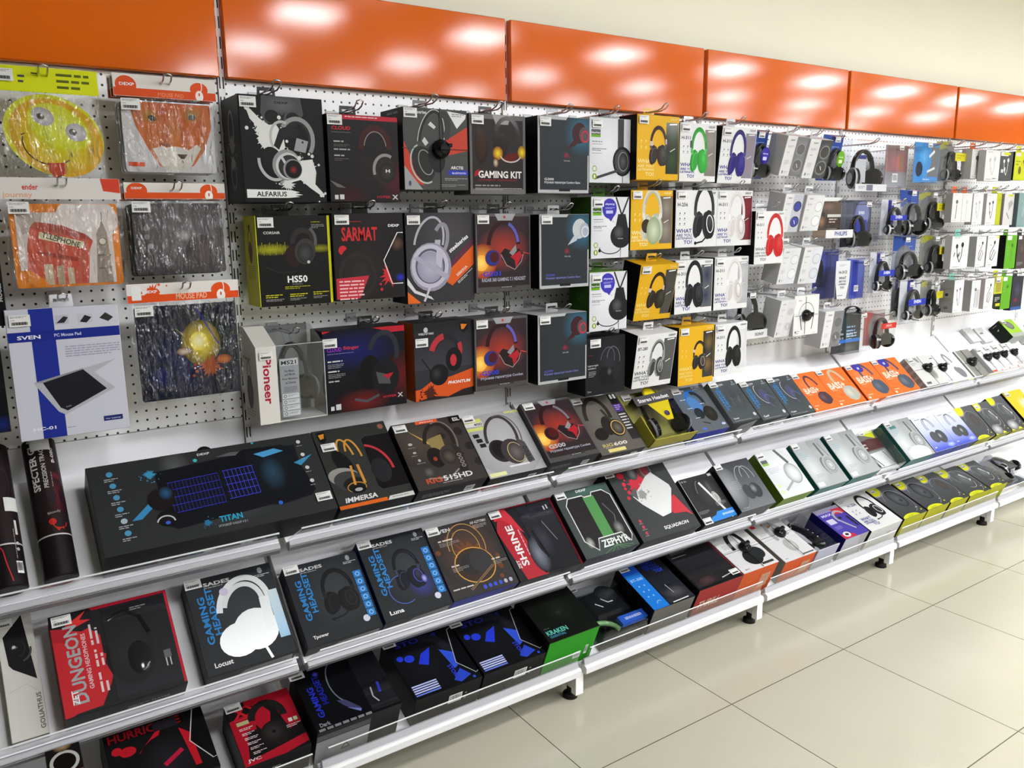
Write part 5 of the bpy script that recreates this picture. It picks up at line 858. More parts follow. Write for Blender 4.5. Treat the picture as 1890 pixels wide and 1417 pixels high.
o, W, H, T = carton('titan', 'gaming kit box', 'very long charcoal box with keyboard picture and blue TITAN title, on the upper shelf', '2d2e2f', T_ + [
    ('g', .35, .16, .07, .1, '565a58', '2d2e2f'), ('g', .55, .8, .2, .06, '3a3c3e', '2d2e2f')] + kb + [('b', .24, .2, .028, '3a90b8', 2), ('p', [(.13, .68), (.22, .5), (.24, .54), (.17, .68)], '3a88b8'), ('b', .42, .86, .02, '2f6f98', 6), ('p', [(.7, .16), (.8, .13), (.84, .18), (.74, .22)], '4a98c8'), ('p', [(.87, .35), (.97, .28), (.9, .4)], '3a88b0'),
    ('a', .27, .5, .055, .05, 0, 190, .012, '15161a'), ('e', .26, .5, .055, .055, '1b1416'), ('g', .285, .44, .03, .035, '2a5a84', '1b1416'), ('g', .27, .72, .045, .04, '1c1c22', '0e0e10'), ('a', .26, .76, .035, .03, 0, 170, .006, 'c8c8c8'), ('e', .265, .77, .01, .008, '3a60d0'),
    ('p', [(.53, .12), (.6, .09), (.64, .1), (.62, .14)], '5a5c5e'), ('e', .44, .12, .009, .009, '3ab0b0'), ('e', .71, .02, .006, .006, '3ab0b0'), ('e', .75, .8, .01, .01, '3060c8'),
    LOGO(.455, .07, .055, 'd8d8d8'), ('t', 'TITAN', .47, .88, .1, .028, '2aa0c8'), ('t', 'ИГРОВОЙ НАБОР 4 В 1', .46, .935, .125, .014, '9a9c9e')] +
    [q for i in range(4) for q in (('e', .925, .1 + .17 * i, .01, .01, 'c8c8c8'), ('n', .91, .15 + .17 * i, .035, 1, .008, '999'))], side='0e0e0f', cols={'L': '1c1c1b', 'B': '0c0c0d'}, st=(.915, .78), name='gaming_kit_box', tab=None, sts=1.0)
b = MB(); b.lathe([(.021, 0), (.021, .012), (.001, .012)], '141415', CARD, Matrix.Rotation(rad(90), 4, 'X'), 20); b.build('hang_tab', o, (W * .5, .03, H))
orange_cap = [('r', 0, .955, .63, 1, 'd0601c'), ('p', [(.67, .95), (1, .945), (1, 1), (.63, 1)], 'c8c8c4'), ('n', .7, .965, .28, 1, .02, '666')]
carton('immersa', BOX, 'charcoal box lettered IMMERSA with orange-banded headset and a dark window', '30312f', [
    ('p', [(.05, .03), (.16, .02), (.16, .13), (.1, .18), (.05, .12)], '121212'), ('p', [(.07, .06), (.15, .05), (.13, .11), (.08, .12)], 'd08a2c'), ('e', .92, .07, .04, .04, '8a5a4a'), ('m', 1), ('p', [(.66, .17), (1, .17), (1, .85), (.62, .85), (.58, .8), (.6, .2)], '151317'), ('a', .55, .62, .32, .4, 0, 80, .035, 'b0303a'), ('e', .7, .62, .13, .18, '242428'), ('m', 0),
    ('a', .33, .38, .09, .26, 0, 185, .025, 'c89038', 5), ('a', .43, .38, .09, .24, -10, 160, .025, 'c89038', 5), ('e', .25, .45, .1, .2, '141414', 20), ('e', .2, .62, .2, .13, '8f8c88', -10), ('e', .25, .68, .2, .14, '3a3a3a', -10), ('e', .3, .73, .15, .1, '1a1a1a'), ('o', .31, .77, .12, .07, .012, 'b88838'), ('e', .32, .8, .1, .05, '0c0c0c'), ('e', .32, .8, .05, .025, 'aaa'), ('l', [(.42, .5), (.43, .74)], .035, 'c88a38'), ('l', [(.33, .5), (.3, .74)], .03, 'c88a38'),
    ('t', 'IMMERSA', .1, .93, .42, .065, 'dcdcdc', 0, .2)] + orange_cap, side='111112', cols={'B': '0f0f10'}, st=(.05, .19), tab=None)
hexs = lambda pts, c: [('p', [(x + r * cos(pi / 3 * i), y + r * .95 * sin(pi / 3 * i)) for i in range(6)], c) for x, y, r in pts]
carton('rig515', BOX, 'dark box with honeycomb pattern, RIG 515HD lettering and a gold-lit headset', '3a3532', [
    ('g', .3, .3, .5, .4, '4c443c', '332e2c')] + hexs([(.88, .25, .07), (.95, .5, .07), (.75, .6, .07), (.98, .75, .07), (.72, .82, .07), (.62, .28, .06)], '26211f') + [('p', [(.18, .12), (.42, .35), (.4, .38)], 'b89a4a'), ('p', [(.4, .3), (.62, .25), (.6, .5), (.42, .5)], '8a7a4a'),
    ('a', .55, .38, .2, .3, 0, 185, .05, '24201e', -14), ('a', .58, .38, .22, .33, -10, 120, .02, '7a7268', -14), ('e', .42, .58, .12, .15, '1c1817'), ('e', .62, .6, .15, .17, '3a3430', -10), ('g', .6, .6, .1, .11, '5a5248', '2a2522'), ('p', [(.7, .42), (.8, .5), (.8, .8), (.7, .8)], '2a2624')] + [('o', .745, .6 + .055 * i, .026, .018, .01, '9a948c') for i in range(4)] +
    [('e', .4, .6, .03, .03, '8a3c20'), ('l', [(.66, .8), (.5, .9), (.2, .86)], .02, '8a8680'), ('g', .24, .77, .07, .07, '6a6664', '3a3532'), ('r', .34, .005, .66, .055, 'd0522a'), ('t', 'plantronics', .4, .045, .2, .028, 'e8d0c4'), ('r', .82, .0, 1, .12, '101010'), ('t', 'ESL', .88, .085, .1, .05, 'ddd'),
    ('e', .15, .33, .03, .02, 'aaa'), ('n', .1, .38, .14, 1, .02, '888'), ('e', .16, .46, .025, .015, 'aaa'), ('n', .1, .5, .14, 1, .02, '888'), ('e', .18, .58, .02, .02, 'aaa'), ('n', .13, .62, .14, 1, .02, '888'), ('t', 'RIG', .15, .93, .22, .07, 'b8502c'), ('t', '515HD', .39, .93, .42, .07, 'd8d8d8'), ('n', .36, .95, .34, 1, .02, 'aaa')], side='1c1a1b', cols={'B': '141214'}, D=bottom(), st=(.01, .03), tab=None)
carton('rig400', BOX, 'silver-grey box numbered 400 with yellow stripes and a black headset', 'a6a5a6', [
    ('g', .5, .5, .6, .6, 'b4b3b4', '9a999c'), ('r', .74, .02, 1, .05, 'c8c874'), ('r', .0, .06, .3, .12, 'c8cc6a'), ('r', 0, .12, .3, .18, 'd0d0ce'), ('t', '400', .15, .17, .14, .045, '3a3a3a'), ('r', 0, .2, .3, .25, 'c8cc6a'), ('r', .05, .3, .15, .36, '1c1c1c'), ('r', .07, .38, .17, .44, '1c1c1c'), ('r', .09, .46, .19, .52, '1c1c1c'),
    ('a', .5, .42, .26, .38, -10, 200, .05, '3a3436', -16), ('a', .54, .42, .29, .4, -20, 120, .02, '5a5456', -16), ('e', .38, .62, .18, .2, '2c2628', 20), ('e', .38, .6, .13, .15, '1a1618', 20), ('e', .58, .66, .2, .22, '3a3436', -10), ('g', .62, .68, .15, .17, '6a6260', '3a3436'), ('o', .62, .68, .13, .17, .012, 'b8a878'), ('p', [(.72, .45), (.84, .55), (.86, .86), (.74, .88)], '4a4648')] + [('o', .79, .64 + .06 * i, .03, .02, .012, '1c1c1c') for i in range(4)] +
    [('l', [(.4, .88), (.75, .88)], .025, 'd8d8d8'), ('r', .02, .93, .3, .985, 'dcdca0')], side='201e20', cols={'B': '1c1a1c', 'R': '1a1a1c'}, st=(.0, .0), D=bottom('555'), tab=None)
bloody('g500', 'fiery headset box in a grey frame with G500 in white, lying on the upper shelf', 'G500', 'Игровая гарнитура Combat', False, tab=None, cols={'B': '1c201f', 'R': '1a1c1b'}, D=bottom())
carton('rig600', BOX, 'olive-grey box with a gold-ringed headset, RIG 600 and a purple-topped side strip', '5e5a54', [
    ('g', .4, .4, .5, .5, '6a665f', '58544e'), ('r', .8, 0, 1, .2, '141414'), ('r', .84, .02, .89, .1, 'ddd'), ('r', .92, .02, .97, .1, 'ddd'), ('r', .8, .2, 1, .34, '4a2f7a'), ('n', .83, .22, .13, 3, .04, 'b8a8d8'), ('r', .8, .34, 1, .84, '2a2828'), ('n', .82, .38, .16, 6, .06, 'c8c8c8'),
    ('a', .36, .38, .26, .4, 0, 190, .08, '2a2622', -10), ('e', .24, .66, .16, .12, '1e1a18', 20), ('e', .46, .54, .13, .2, '26221f', -12), ('e', .62, .6, .17, .18, '1e1b19', -12), ('o', .64, .6, .13, .145, .02, 'c0a05a', -12), ('g', .64, .6, .11, .12, '6a6258', '3a3530'), ('l', [(.5, .25), (.58, .48)], .06, '33302c'),
    ('t', 'RIG', .12, .885, .22, .065, 'b8a86a'), ('t', '600', .36, .885, .3, .065, 'd8d4cc'), ('n', .15, .9, .3, 1, .02, 'aaa'), ('r', .18, .925, .56, .98, 'd8cc7a')], side='3a3630', cols={'B': '221e1c'}, st=(-.02, .0), D=bottom(), tab=None)
def stereo():
    loc, rot, W, H = place('stereo'); b = MB(); b.box(0, W, 0.0, .003, 0, H, '8f8c50', CARD, bev=.0008)
    b.box(0, .004, -.05, 0, 0, H * .45, 'b0a840', CARD); b.box(0, W, -.05, 0, 0, .003, 'a8a03a', CARD)
    c = Cv(b, W, H, front_fr); c.draw([('g', .5, .35, .5, .4, '8f8c70', '8a8640'), ('n', .1, .05, .3, 2, .03, 'ccc')])
    o = b.build('headphone_box', None, loc, rot); tag(o, 'open-sided yellow and clear pack lettered Stereo Headset with a yellow V card', BOX)
    b = MB(); b.grid([[(W * .05, -.05 + .01 * 0, H * .62), (W * .95, -.05, H * .66)], [(W * .04, -.052, H * .78), (W * .98, -.052, H * .82)], [(W * .1, -.002, H * .8), (W * .92, -.002, H * .84)]], '4a484a', GLOSS, False, False)
    c = Cv(b, W * .9, H * .16, lambda x, z, e: (W * .05 + x, -.0521 - e, H * (.62 + .04 * x / W) + z)); c.draw([('t', 'Stereo Headset', .08, .72, .8, .085, 'dcdcdc')]); b.build('card_band', o)
    b = MB(); b.face([(W * .3, -.046, H * .66), (W * .82, -.046, H * .68), (W * .66, -.05, H * .3), (W * .52, -.05, H * .3)], 'd8c41c', GLOSS); b.lathe([(.0, 0), (.011, 0), (.011, .001)], '4a3a6a', CARD, Matrix.Translation((W * .59, -.051, H * .42)) @ Matrix.Rotation(rad(90), 4, 'X'), 16, caps=False)
    b.lathe([(.028, 0), (.03, .004), (.02, .006)], 'd8c41c', GLOSS, Matrix.Translation((W * .52, -.035, H * .84)) @ Matrix.Rotation(rad(90), 4, 'X'), 20); b.build('insert_card', o)
    phones3d(o, W * .55, -.024, H * .36, .07, .13, cup='2a2a2c', ring='777')
    blister(o, W * .06, W * .97, -.054, H * .06, H * .64, -.001); sticker(o, .012, H - .032, -.001)
stereo()
carton('svenblue', BOX, 'grey box with blue sides and a blue-banded microphone headset picture, upper shelf', '5b6166', [
    ('g', .4, .3, .4, .4, '4a6a8a', '565c60'), ('t', 'SVEN', .2, .09, .18, .04, 'ccd'), ('t', 'AP-G88', .62, .05, .26, .04, 'ccd'), ('n', .64, .07, .24, 2, .02, 'aab'), ('a', .52, .34, .2, .26, 0, 185, .09, '2a68b8', 10), ('a', .56, .34, .16, .22, -30, 100, .09, '26282a', 10), ('e', .45, .42, .16, .24, '4a78b0', 20), ('e', .42, .6, .13, .14, '222830'), ('e', .72, .64, .18, .2, '26241e', -10), ('g', .74, .62, .09, .1, '3c3a34', '23211c'),
    ('l', [(.55, .85), (.4, .8), (.38, .78)], .03, '24282c'), ('n', .12, .26, .3, 1, .03, 'dde'), ('n', .18, .46, .24, 1, .03, 'dde'), ('n', .24, .68, .26, 1, .03, 'dde'), ('n', .6, .4, .2, 1, .03, 'dde'), ('e', .3, .93, .06, .03, '4a6ad0'), ('e', .9, .9, .06, .03, 'b8c4e8')], side='1c2a9a', cols={'B': '1f2fa6', 'L': '1c2684'}, st=(.02, .01), tab=None)
def sades(key, label, sub, hp, body='25282b', side='10152c', icons=True, foil=False, low=False, st=(.0, .0), gl=None, D=None):
    ink = '2d7fc0' if not low else '2438c8'
    A = [('g', .6, .45, .5, .5, '3a3d42' if not low else '0e1018', body), ('t', 'SADES', .2, .1, .3, .045, 'c8c8c8'), ('n', .2, .115, .3, 1, .018, 'aaa'), ('e', .86, .065, .028, .04, '8a9294'), ('n', .78, .11, .18, 2, .02, 'bbb'), ('t', 'GAMING', .17, .7, .5 * H_(key), .075, ink, 90), ('t', 'HEADSET', .27, .62, .5 * H_(key), .075, ink, 90)]
    A += hp
    if icons: A += [('r', .86, .25 + .1 * i, .97, .34 + .1 * i, '2878c0') for i in range(6)] + [('o', .915, .295 + .1 * i, .026, .026, .01, '9ac4e8') for i in range(6)]
    A += [('t', sub, .1, .93, .2, .055, 'e8e8e8')]
    return carton(key, BOX, label, body, A, side=side, cols={'B': '151618'}, D=D or [('p', [(.3, 1), (.42, .3), (.95, .1), (.98, 1)], '8a8c8e'), ('n', .5, .4, .4, 4, .03, '555')], st=st, tab=None)
def H_(key): d = dims(key); return d[1] / d[0]
sades('sadesa', 'grey box with blue GAMING HEADSET, leftmost of the trio on the upper shelf', 'Tpower', [('h', .6, .45, .5, 0, '4a4e50', '44484a', '5a5e60', '5a5e62', None, .85), ('e', .9, .88, .05, .05, 'ccc')] + [('n', .1, .96, .8, 1, .03, '999')], '4a5052', '6a7072', False)
sades('sadesb', 'grey box with blue GAMING HEADSET, middle of the trio on the upper shelf', 'Carif', [('a', .58, .38, .2, .3, 90, 250, .02, 'b8bcc4', 20), ('g', .6, .4, .15, .2, '4a4a80', '4a5054'), ('a', .76, .6, .13, .25, 0, 200, .016, '6a6ea8', 30), ('e', .9, .88, .05, .05, 'ccc')] + [('n', .1, .96, .8, 1, .03, '999')], '4a5052', '5a6062', False)
sades('sadesc', 'grey box with blue GAMING HEADSET, rightmost of the trio beside the orange boxes', 'Cups', [('a', .58, .38, .2, .3, 90, 250, .02, 'b8bcc4', 20), ('g', .6, .4, .15, .2, '4a4a80', '4a5054'), ('a', .76, .6, .13, .25, 0, 200, .016, '6a6ea8', 30), ('e', .9, .88, .05, .05, 'ccc')] + [('n', .1, .96, .8, 1, .03, '999')], '464c4e', '24282a', False)
def bass(key, label, hp, st_pur):
    pur = [('e', .42, .12, .17, .11, '3a38a0', -20), ('r', .4, .1, .47, .16, 'c8c8f0')] if st_pur else []
    return carton(key, BOX, label, 'e0702e', [('g', .35, .35, .4, .4, 'e8834a', 'de6a28'), ('a', .58, .36, .18, .32, -10, 190, .07, hp[0], 16), ('e', .7, .7, .23, .2, hp[1], -20), ('g', .66, .68, .16, .14, hp[2], hp[1], -20), ('e', .84, .68, .1, .17, hp[1], 20), ('t', 'BASS+', .12, .53, .56, .17, 'f0dccc'), ('n', .14, .56, .34, 1, .03, 'f0c8a8'), ('n', .1, .84, .2, 1, .04, 'f4d8c0'), ('e', .1, .92, .04, .03, 'f4d8c0')] + pur, side='c04818', cols={'B': 'e0642c', 'L': 'b43c14'}, st=(.0, .01), tab=None, group=None)
bass('bass1', 'orange BASS+ box with plum-brown headphones, leftmost of the four', ('5a3840', '4c3a40', '6a5458'), False)
bass('bass2', 'orange BASS+ box with pale grey headphones', ('b8b49a', 'aeb0a4', 'c8c8bc'), False)
bass('bass3', 'orange BASS+ box with slate headphones and purple sticker, beside the pale grey headphones one', ('44506a', '4a5462', '64707c'), True)
bass('bass4', 'orange BASS+ box with slate headphones and purple sticker, rightmost of the four', ('3c4a60', '4a5462', '6a7680'), True)
def dialbox(key, label, F, art, tagx=.5, tagz=.45, s=.8, T=None, **k):
    o, W, H, T = carton(key, 'headphone box', label, F, art, T=T, st=k.pop('st', (.04, .04)), tab=None, **k)
    if tagx: spider(o, W * tagx, H * tagz, W, H, s=s, wires=k.get('wires', True))
    return o
dialbox('dial1', 'off-white box with grey striped side, black alarm tag and dark lower end', 'cfcfcb', [('p', [(.3, .05), (.45, .05), (.5, .22), (.4, .2)], '8f918c'), ('g', .66, .6, .16, .2, '6a6a66', 'a4a4a0'), ('n', .05, .2, .24, 3, .03, '999'), ('r', .1, .86, .3, .93, '555')], .55, .55, 1.0, T=.044, side='9a908a', cols={'B': '23221f', 'L': '8f847e', 'R': '3c3c3a'}, L=[('r', 0, .2 * i, 1, .2 * i + .08, 'a89c96') for i in range(5)])
dialbox('dial2', 'white box with a black alarm tag, left of the grey headphone silhouette', 'd8d8d8', [('g', .5, .4, .2, .2, 'b0b0b0', 'd0d0d0'), ('n', .1, .08, .3, 2, .05, '999'), ('n', .2, .9, .5, 2, .05, '999')], .5, .5, .95, T=.03, side='bcbcbc')
carton('silwhite', BOX, 'white box printed with a grey headphone silhouette, upper shelf', 'dcdcdc', [('a', .38, .3, .13, .3, -20, 200, .09, '85868c', 14), ('e', .6, .72, .2, .22, '7d7e82', 20), ('e', .46, .62, .12, .14, '7d7e82')], side='c0c0c0', st=None, tab=None)
dialbox('dial3', 'grey wood-patterned box with a black alarm tag, upper shelf', '8d8d86', [('l', [(0, .3), (1, .26)], .012, '6a6a64'), ('l', [(0, .62), (1, .58)], .012, '6a6a64'), ('g', .3, .35, .08, .06, 'b8b8a0', '8d8d86'), ('o', .5, .62, .22, .2, .04, '77777c'), ('r', 0, 0, .1, 1, 'cfcfcc')], .45, .52, 1.05, T=.023, side='a0a09a', st=None)
for i, (k, l) in enumerate((('dial4', 'white box with a black alarm tag, beside the wood-patterned one'), ('dial5', 'white box with a black alarm tag, second after the wood-patterned one'), ('dial6', 'white box with a black alarm tag, third after the wood-patterned one'), ('dial7', 'white and grey box with a black alarm tag, last before the right edge'))):
    dialbox(k, l, 'dcdcdc', [('r', 0, .93, .5 if i == 0 else .1, 1, 'c0503c'), ('n', .2, .06, .5, 2, .06, '999'), ('g', .6, .62, .3, .3, 'b0b2b4', 'd4d4d4'), ('n', .2, .8, .6, 3, .05, '888' if i > 1 else 'bbb')], .5, .55, .9, side='c4c4c4')
def back_pack(x, s, w, h, label, F, art, T=.02, **k):
    key = 'b' + label; PL[key] = ('S1', x, w, T + .001, h); p = shelf_pt('S1', x, s, T + .002)
    o, W, H, T = carton(key, 'earphone box', label, F, art, tab=None, name='earphone_box', **k); o.location = p; return o
back_pack(3.85, .215, .085, .095, 'thin white earphone pack lying at the back of the upper shelf, left', 'dedede', [('o', .3, .2, .18, .14, .03, 'b8b8b8'), ('l', [(.4, .4), (.8, .95)], .02, '999')], st=None)
back_pack(3.955, .2, .085, .1, 'thin white earphone pack with a grey barcode at the back of the upper shelf', 'dadada', [('r', .2, .35, .6, .45, '777'), ('o', .6, .2, .14, .12, .03, 'b8b8b8'), ('l', [(.3, .5), (.7, .95)], .02, '999')], st=None)
back_pack(4.13, .17, .14, .12, 'lime green box with dark side and grey oval at the back of the upper shelf', '9cc83c', [('e', .45, .35, .28, .2, '6a6e68', -10), ('e', .45, .35, .2, .14, '7c807a', -10), ('r', 0, .8, 1, 1, 'a8aca8')], T=.075, side='1c2820', cols={'L': '1a241c', 'B': '9aa09a'}, L=[('n', .3, .1, .4, 1, .1, 'aaa'), ('p', [(.4, .35), (.6, .3), (.5, .4)], 'ccc')], st=(.02, .02))
back_pack(4.33, .15, .12, .14, 'white box with a black end beside the lime green one, at the right edge', 'd8dad8', [('r', .5, .3, .8, .8, '4a4c4a')], T=.05, side='222', cols={'L': 'c8c8c8'}, st=None)
# --- lower tilted shelf -------------------------------------------------------------------------
carton('goliathus', 'mouse pad box', 'tall narrow white marbled box lettered GOLIATHUS with a black angled shape', 'd2d0c8', [
    ('g', .5, .3, .6, .9, 'c6c5be', 'd4d2ca'), ('l', [(.1, .62), (.6, .58), (.9, .66)], .03, 'c2c0b8'), ('p', [(.14, .16), (.72, .0), (.9, .56), (.3, .44), (.2, .4)], '1b1b1b'), ('a', .55, .3, .3, .36, -80, 10, .06, '4a4a4a'), ('a', .5, .28, .2, .26, -90, 60, .04, '2c2c2c'), ('b', .4, .26, .07, 'd8d8d8', 5), ('t', 'GOLIATHUS', .93, .955, 1.15, .13, '6a6a66', 90)], side='6a6a64', cols={'B': '7a7a72', 'R': 'b8b6ae'}, D=[('r', .1, .2, .75, .9, 'b4b2aa')], st=(.0, .015), sts=.8, name='mouse_pad_box', tab=None)
o, W, H, T = carton('dungeon', BOX, 'red and black window box with DUNGEON in large upright grey letters', '201f21', [
    ('r', 0, 0, .34, .14, '1c1a1c'), ('p', [(.33, 0), (1, 0), (1, .03), (.35, .035)], 'b81c34'), ('r', .975, 0, 1, .98, 'b41a34'), ('p', [(0, .13), (.24, .22), (.3, .2), (.38, .3), (.38, .48), (.4, .5), (.38, .58), (.42, .72), (.4, .78), (.3, .97), (.1, .98), (.05, 1), (0, 1)], 'b8262c'), ('p', [(0, .13), (.14, .16), (.12, .3), (0, .26)], 'a02028'),
    ('p', [(.12, .13), (.3, .02), (.24, .1), (.33, .12), (.15, .18)], 'c8302c'), ('m', 1), ('v', .42, .04, .97, .96, '1e1d20', '2a2b30'), ('g', .6, .55, .2, .3, '2c2c2e', '202022'), ('m', 0), ('t', 'DUNGEON', .2, .9, .78 * .93, .105, '9aa0a0', 90), ('t', 'ZET', .13, .9, .13, .05, 'e0e0e0', 90), ('t', 'GAMING HEADPHONES', .26, .79, .52, .035, 'd8b0b0', 90), ('n', .31, .85, .18, 2, .045, 'd8c0c0', 90), ('n', .31, .6, .16, 2, .045, 'd8c0c0', 90), ('n', .3, .38, .2, 2, .045, 'c8c0c0', 90), ('n', .66, .1, .14, 2, .02, '999')],
    D=[('n', .5, .5, .18, 2, .03, '9a9a9a'), ('t', 'PLAYER', .7, .6, .16, .04, '999')], side='151416', cols={'L': '8a1420', 'B': '0e0e0f'}, st=(.02, .02), tab=None)
b = MB(); b.face([(W * .42, -.007, H * .04), (W * .97, -.007, H * .04), (W * .97, -.007, H * .95), (W * .42, -.007, H * .95)], 'fff', CLR)
b.build('clear_window', o); spid = MB()
spid.tube([(W * .46, -.0, H * .82), (W * .6, -.001, H * .88), (W * .72, -.001, H * .8), (W * .78, 0, H * .6)], .006, '0e0e0f', GLOSS, 8, .004); spid.lathe([(.001, .004), (.02, .004), (.027, .0), (.027, -.002)], '18181b', GLOSS, Matrix.Translation((W * .66, 0, H * .38)) @ Matrix.Rotation(rad(90), 4, 'X') @ Matrix.Scale(1.6, 4, (0, 1, 0)), 22)
spid.box(W * .86, W * .92, -.001, 0, H * .3, H * .38, '6a6a6c', GLOSS); spid.box(W * .865, W * .875, -.001, 0, H * .22, H * .3, 'ccc', GLOSS); spid.box(W * .9, W * .91, -.001, 0, H * .22, H * .3, 'ccc', GLOSS); spid.build('headphones', o)
foilhp = [('m', 2), ('a', .58, .42, .28, .38, 10, 190, .07, 'f0f4f4', -16), ('a', .57, .42, .22, .3, 10, 180, .06, 'e8ecec', -16), ('e', .44, .72, .23, .2, 'f8fcfc', 10), ('e', .64, .66, .25, .25, 'f8fcfc'), ('p', [(.76, .35), (.87, .35), (.86, .75), (.74, .7)], 'f4f8f8'), ('l', [(.68, .85), (.72, .99)], .03, 'f0f4f4'), ('v', .87, .3, .985, .82, 'dceef4', '9ac0dc'), ('m', 0), ('e', .4, .2, .05, .05, 'c8c0d8')]
sades('sades1', 'charcoal box with a shining white foil headset and blue upright lettering', 'Locust', foilhp, icons=False, body='2b2d30', side='12151f')
sades('sades2', 'charcoal box with a matt black headset, blue icon strip and white dot, lower shelf', 'Tpower', [('h', .6, .46, .56, 0, '131315', '161618', '2c2c2e', '222', '141416', .95), ('e', .83, .85, .045, .045, 'ccd')], side='0c1030')
sades('sades3', 'charcoal box with a glossy blue-lit headset and blue icon strip, lower shelf', 'Luna', [('g', .68, .68, .2, .2, '3a3f8a', '2a2c33'), ('h', .56, .48, .54, 0, '17171c', '1a1a24', '4a50b0', '3a3c50', None, .9), ('e', .83, .86, .045, .045, 'ccd'), ('g', .74, .62, .04, .06, 'b8b8ff', '3a3c80'), ('a', .4, .68, .2, .2, 90, 300, .012, '4a62a8')], side='0f1a6a')
carton('sveng', BOX, 'brown-black box with a glowing orange outline headset and a blue lower side', '33302f', [
    ('g', .5, .45, .5, .5, '5a4034', '2e2c2c'), ('b', .5, .5, .3, '6a4026', 3), ('t', 'SVEN', .14, .1, .22, .05, 'ccc'), ('t', 'AP-G777MV', .68, .08, .26, .04, 'b8b4b0'), ('n', .7, .1, .22, 3, .02, '9a9490'), ('a', .48, .36, .2, .26, 0, 360, .012, 'a8884a', -6), ('a', .5, .34, .27, .32, -20, 190, .012, 'b08a50', -6), ('e', .5, .62, .28, .24, '3a2c24'), ('o', .5, .62, .29, .25, .014, 'c89a4a', -6), ('e', .44, .6, .14, .16, '2c2a2a'), ('e', .6, .58, .16, .17, '353334'), ('l', [(.75, .68), (.3, .92)], .03, '8a7050'), ('l', [(.75, .68), (.3, .92)], .012, '4a3a2c'),
    ('n', .12, .2, .3, 1, .05, 'c8c0b8'), ('n', .12, .24, .3, 3, .02, '8a847e'), ('n', .16, .56, .24, 1, .05, 'c8c0b8'), ('n', .16, .6, .24, 3, .02, '8a847e'), ('n', .76, .6, .22, 1, .05, 'c8c0b8'), ('n', .76, .64, .22, 3, .02, '8a847e'), ('n', .05, .86, .34, 1, .04, 'c8c0b8')] + [('e', .5 + .08 * i, .93, .026, .03, '3a50c0' if i < 4 else 'aab') for i in range(6)], side='1c267a', cols={'B': '1d2a9c', 'L': '141c6a'}, st=(.01, .01), D=[('p', [(.7, 1), (.85, .3), (1, .2), (1, 1)], '15161a')], tab=None)
o, W, H, T = carton('shrine', BOX, 'red and black window box with SHRINE in upright white letters', '1d1c20', [
    ('p', [(0, .3), (.1, .1), (.16, .05), (.3, .2), (.45, .95), (.44, 1), (.12, 1)], 'a82430'), ('p', [(.1, .12), (.16, .0), (.24, .0), (.3, .14), (.38, .4), (.2, .2)], 'c0303c'), ('p', [(.02, .08), (.2, .0), (.15, .07), (.2, .1), (.04, .16)], 'c02c38'), ('r', .97, 0, 1, 1, '8a1a28'), ('r', .2, 0, 1, .02, '8a1a28'), ('t', 'SHRINE', .24, .82, .58, .1, 'dcdcdc', 90), ('t', 'ZET', .12, .84, .12, .045, 'c8c8c8', 90), ('n', .3, .7, .5, 1, .03, 'd8a8b0', 90), ('m', 1), ('v', .4, .04, .96, .98, '26262e', '1a1b22'),
    ('g', .44, .72, .13, .26, '7a7e8a', '22232a'), ('g', .6, .55, .12, .25, '3a3b46', '20212a'), ('l', [(.5, .4), (.56, .8)], .03, '15151a'), ('l', [(.7, .3), (.8, .6)], .01, '8a8c98'), ('r', .82, .1, .84, .16, 'ccc'), ('r', .87, .09, .89, .15, 'ccc')], side='141316', cols={'B': '0e0e10'}, D=[('n', .5, .4, .3, 2, .03, '8a8a8a')], st=(-.01, .02), tab=None)
b = MB(); b.face([(W * .42, -.005, H * .02), (W * .96, -.005, H * .02), (W * .96, -.005, H * .96), (W * .42, -.005, H * .96)], 'fff', CLR); b.build('clear_window', o)
o, W, H, T = carton('zephyr', BOX, 'dark green-grey box with white-edged angular window, green stripe and ZEPHYR lettering', '3d4543', [
    ('g', .6, .05, .5, .25, '46665a', '3d4543'), ('p', [(.2, .12), (.48, .12), (.5, .15), (.64, .15), (.66, .1), (.86, .1), (.96, .2), (.96, .84), (.88, .92), (.8, .76), (.36, .76), (.28, .92), (.12, .76), (.12, .22)], '221f20'), ('p', [(.46, .15), (.66, .15), (.66, .77), (.46, .77)], '4f8a4f'), ('g', .2, .8, .07, .1, 'b0b4b0', '3a3838'), ('g', .8, .7, .09, .12, '8a8c8a', '2a2828'), ('l', [(.74, .3), (.84, .5), (.8, .62)], .02, '5a5c5e'),
    ('l', [(.2, .12), (.46, .12), (.49, .15), (.62, .15), (.65, .1), (.85, .1), (.96, .2), (.96, .84), (.9, .92), (.8, .77), (.37, .77), (.29, .93), (.12, .76), (.12, .22), (.2, .12)], .016, 'dcdcda'), LOGO(.4, .06, .19), ('t', 'ZEPHYR', .38, .91, .5, .11, 'e0e4e0')] + [('l', [(.6, .92), (.6 + .3 * cos(q), .96 + .1 * sin(q))], .006, '5a8a5a') for q in (.1, .5, .9, 1.6, 2.2, 2.7)], side='15181a', cols={'B': '1d2230'}, st=(.01, .01), D=[('l', [(.85, .9), (1, 0)], .01, '9ab')], tab=None)
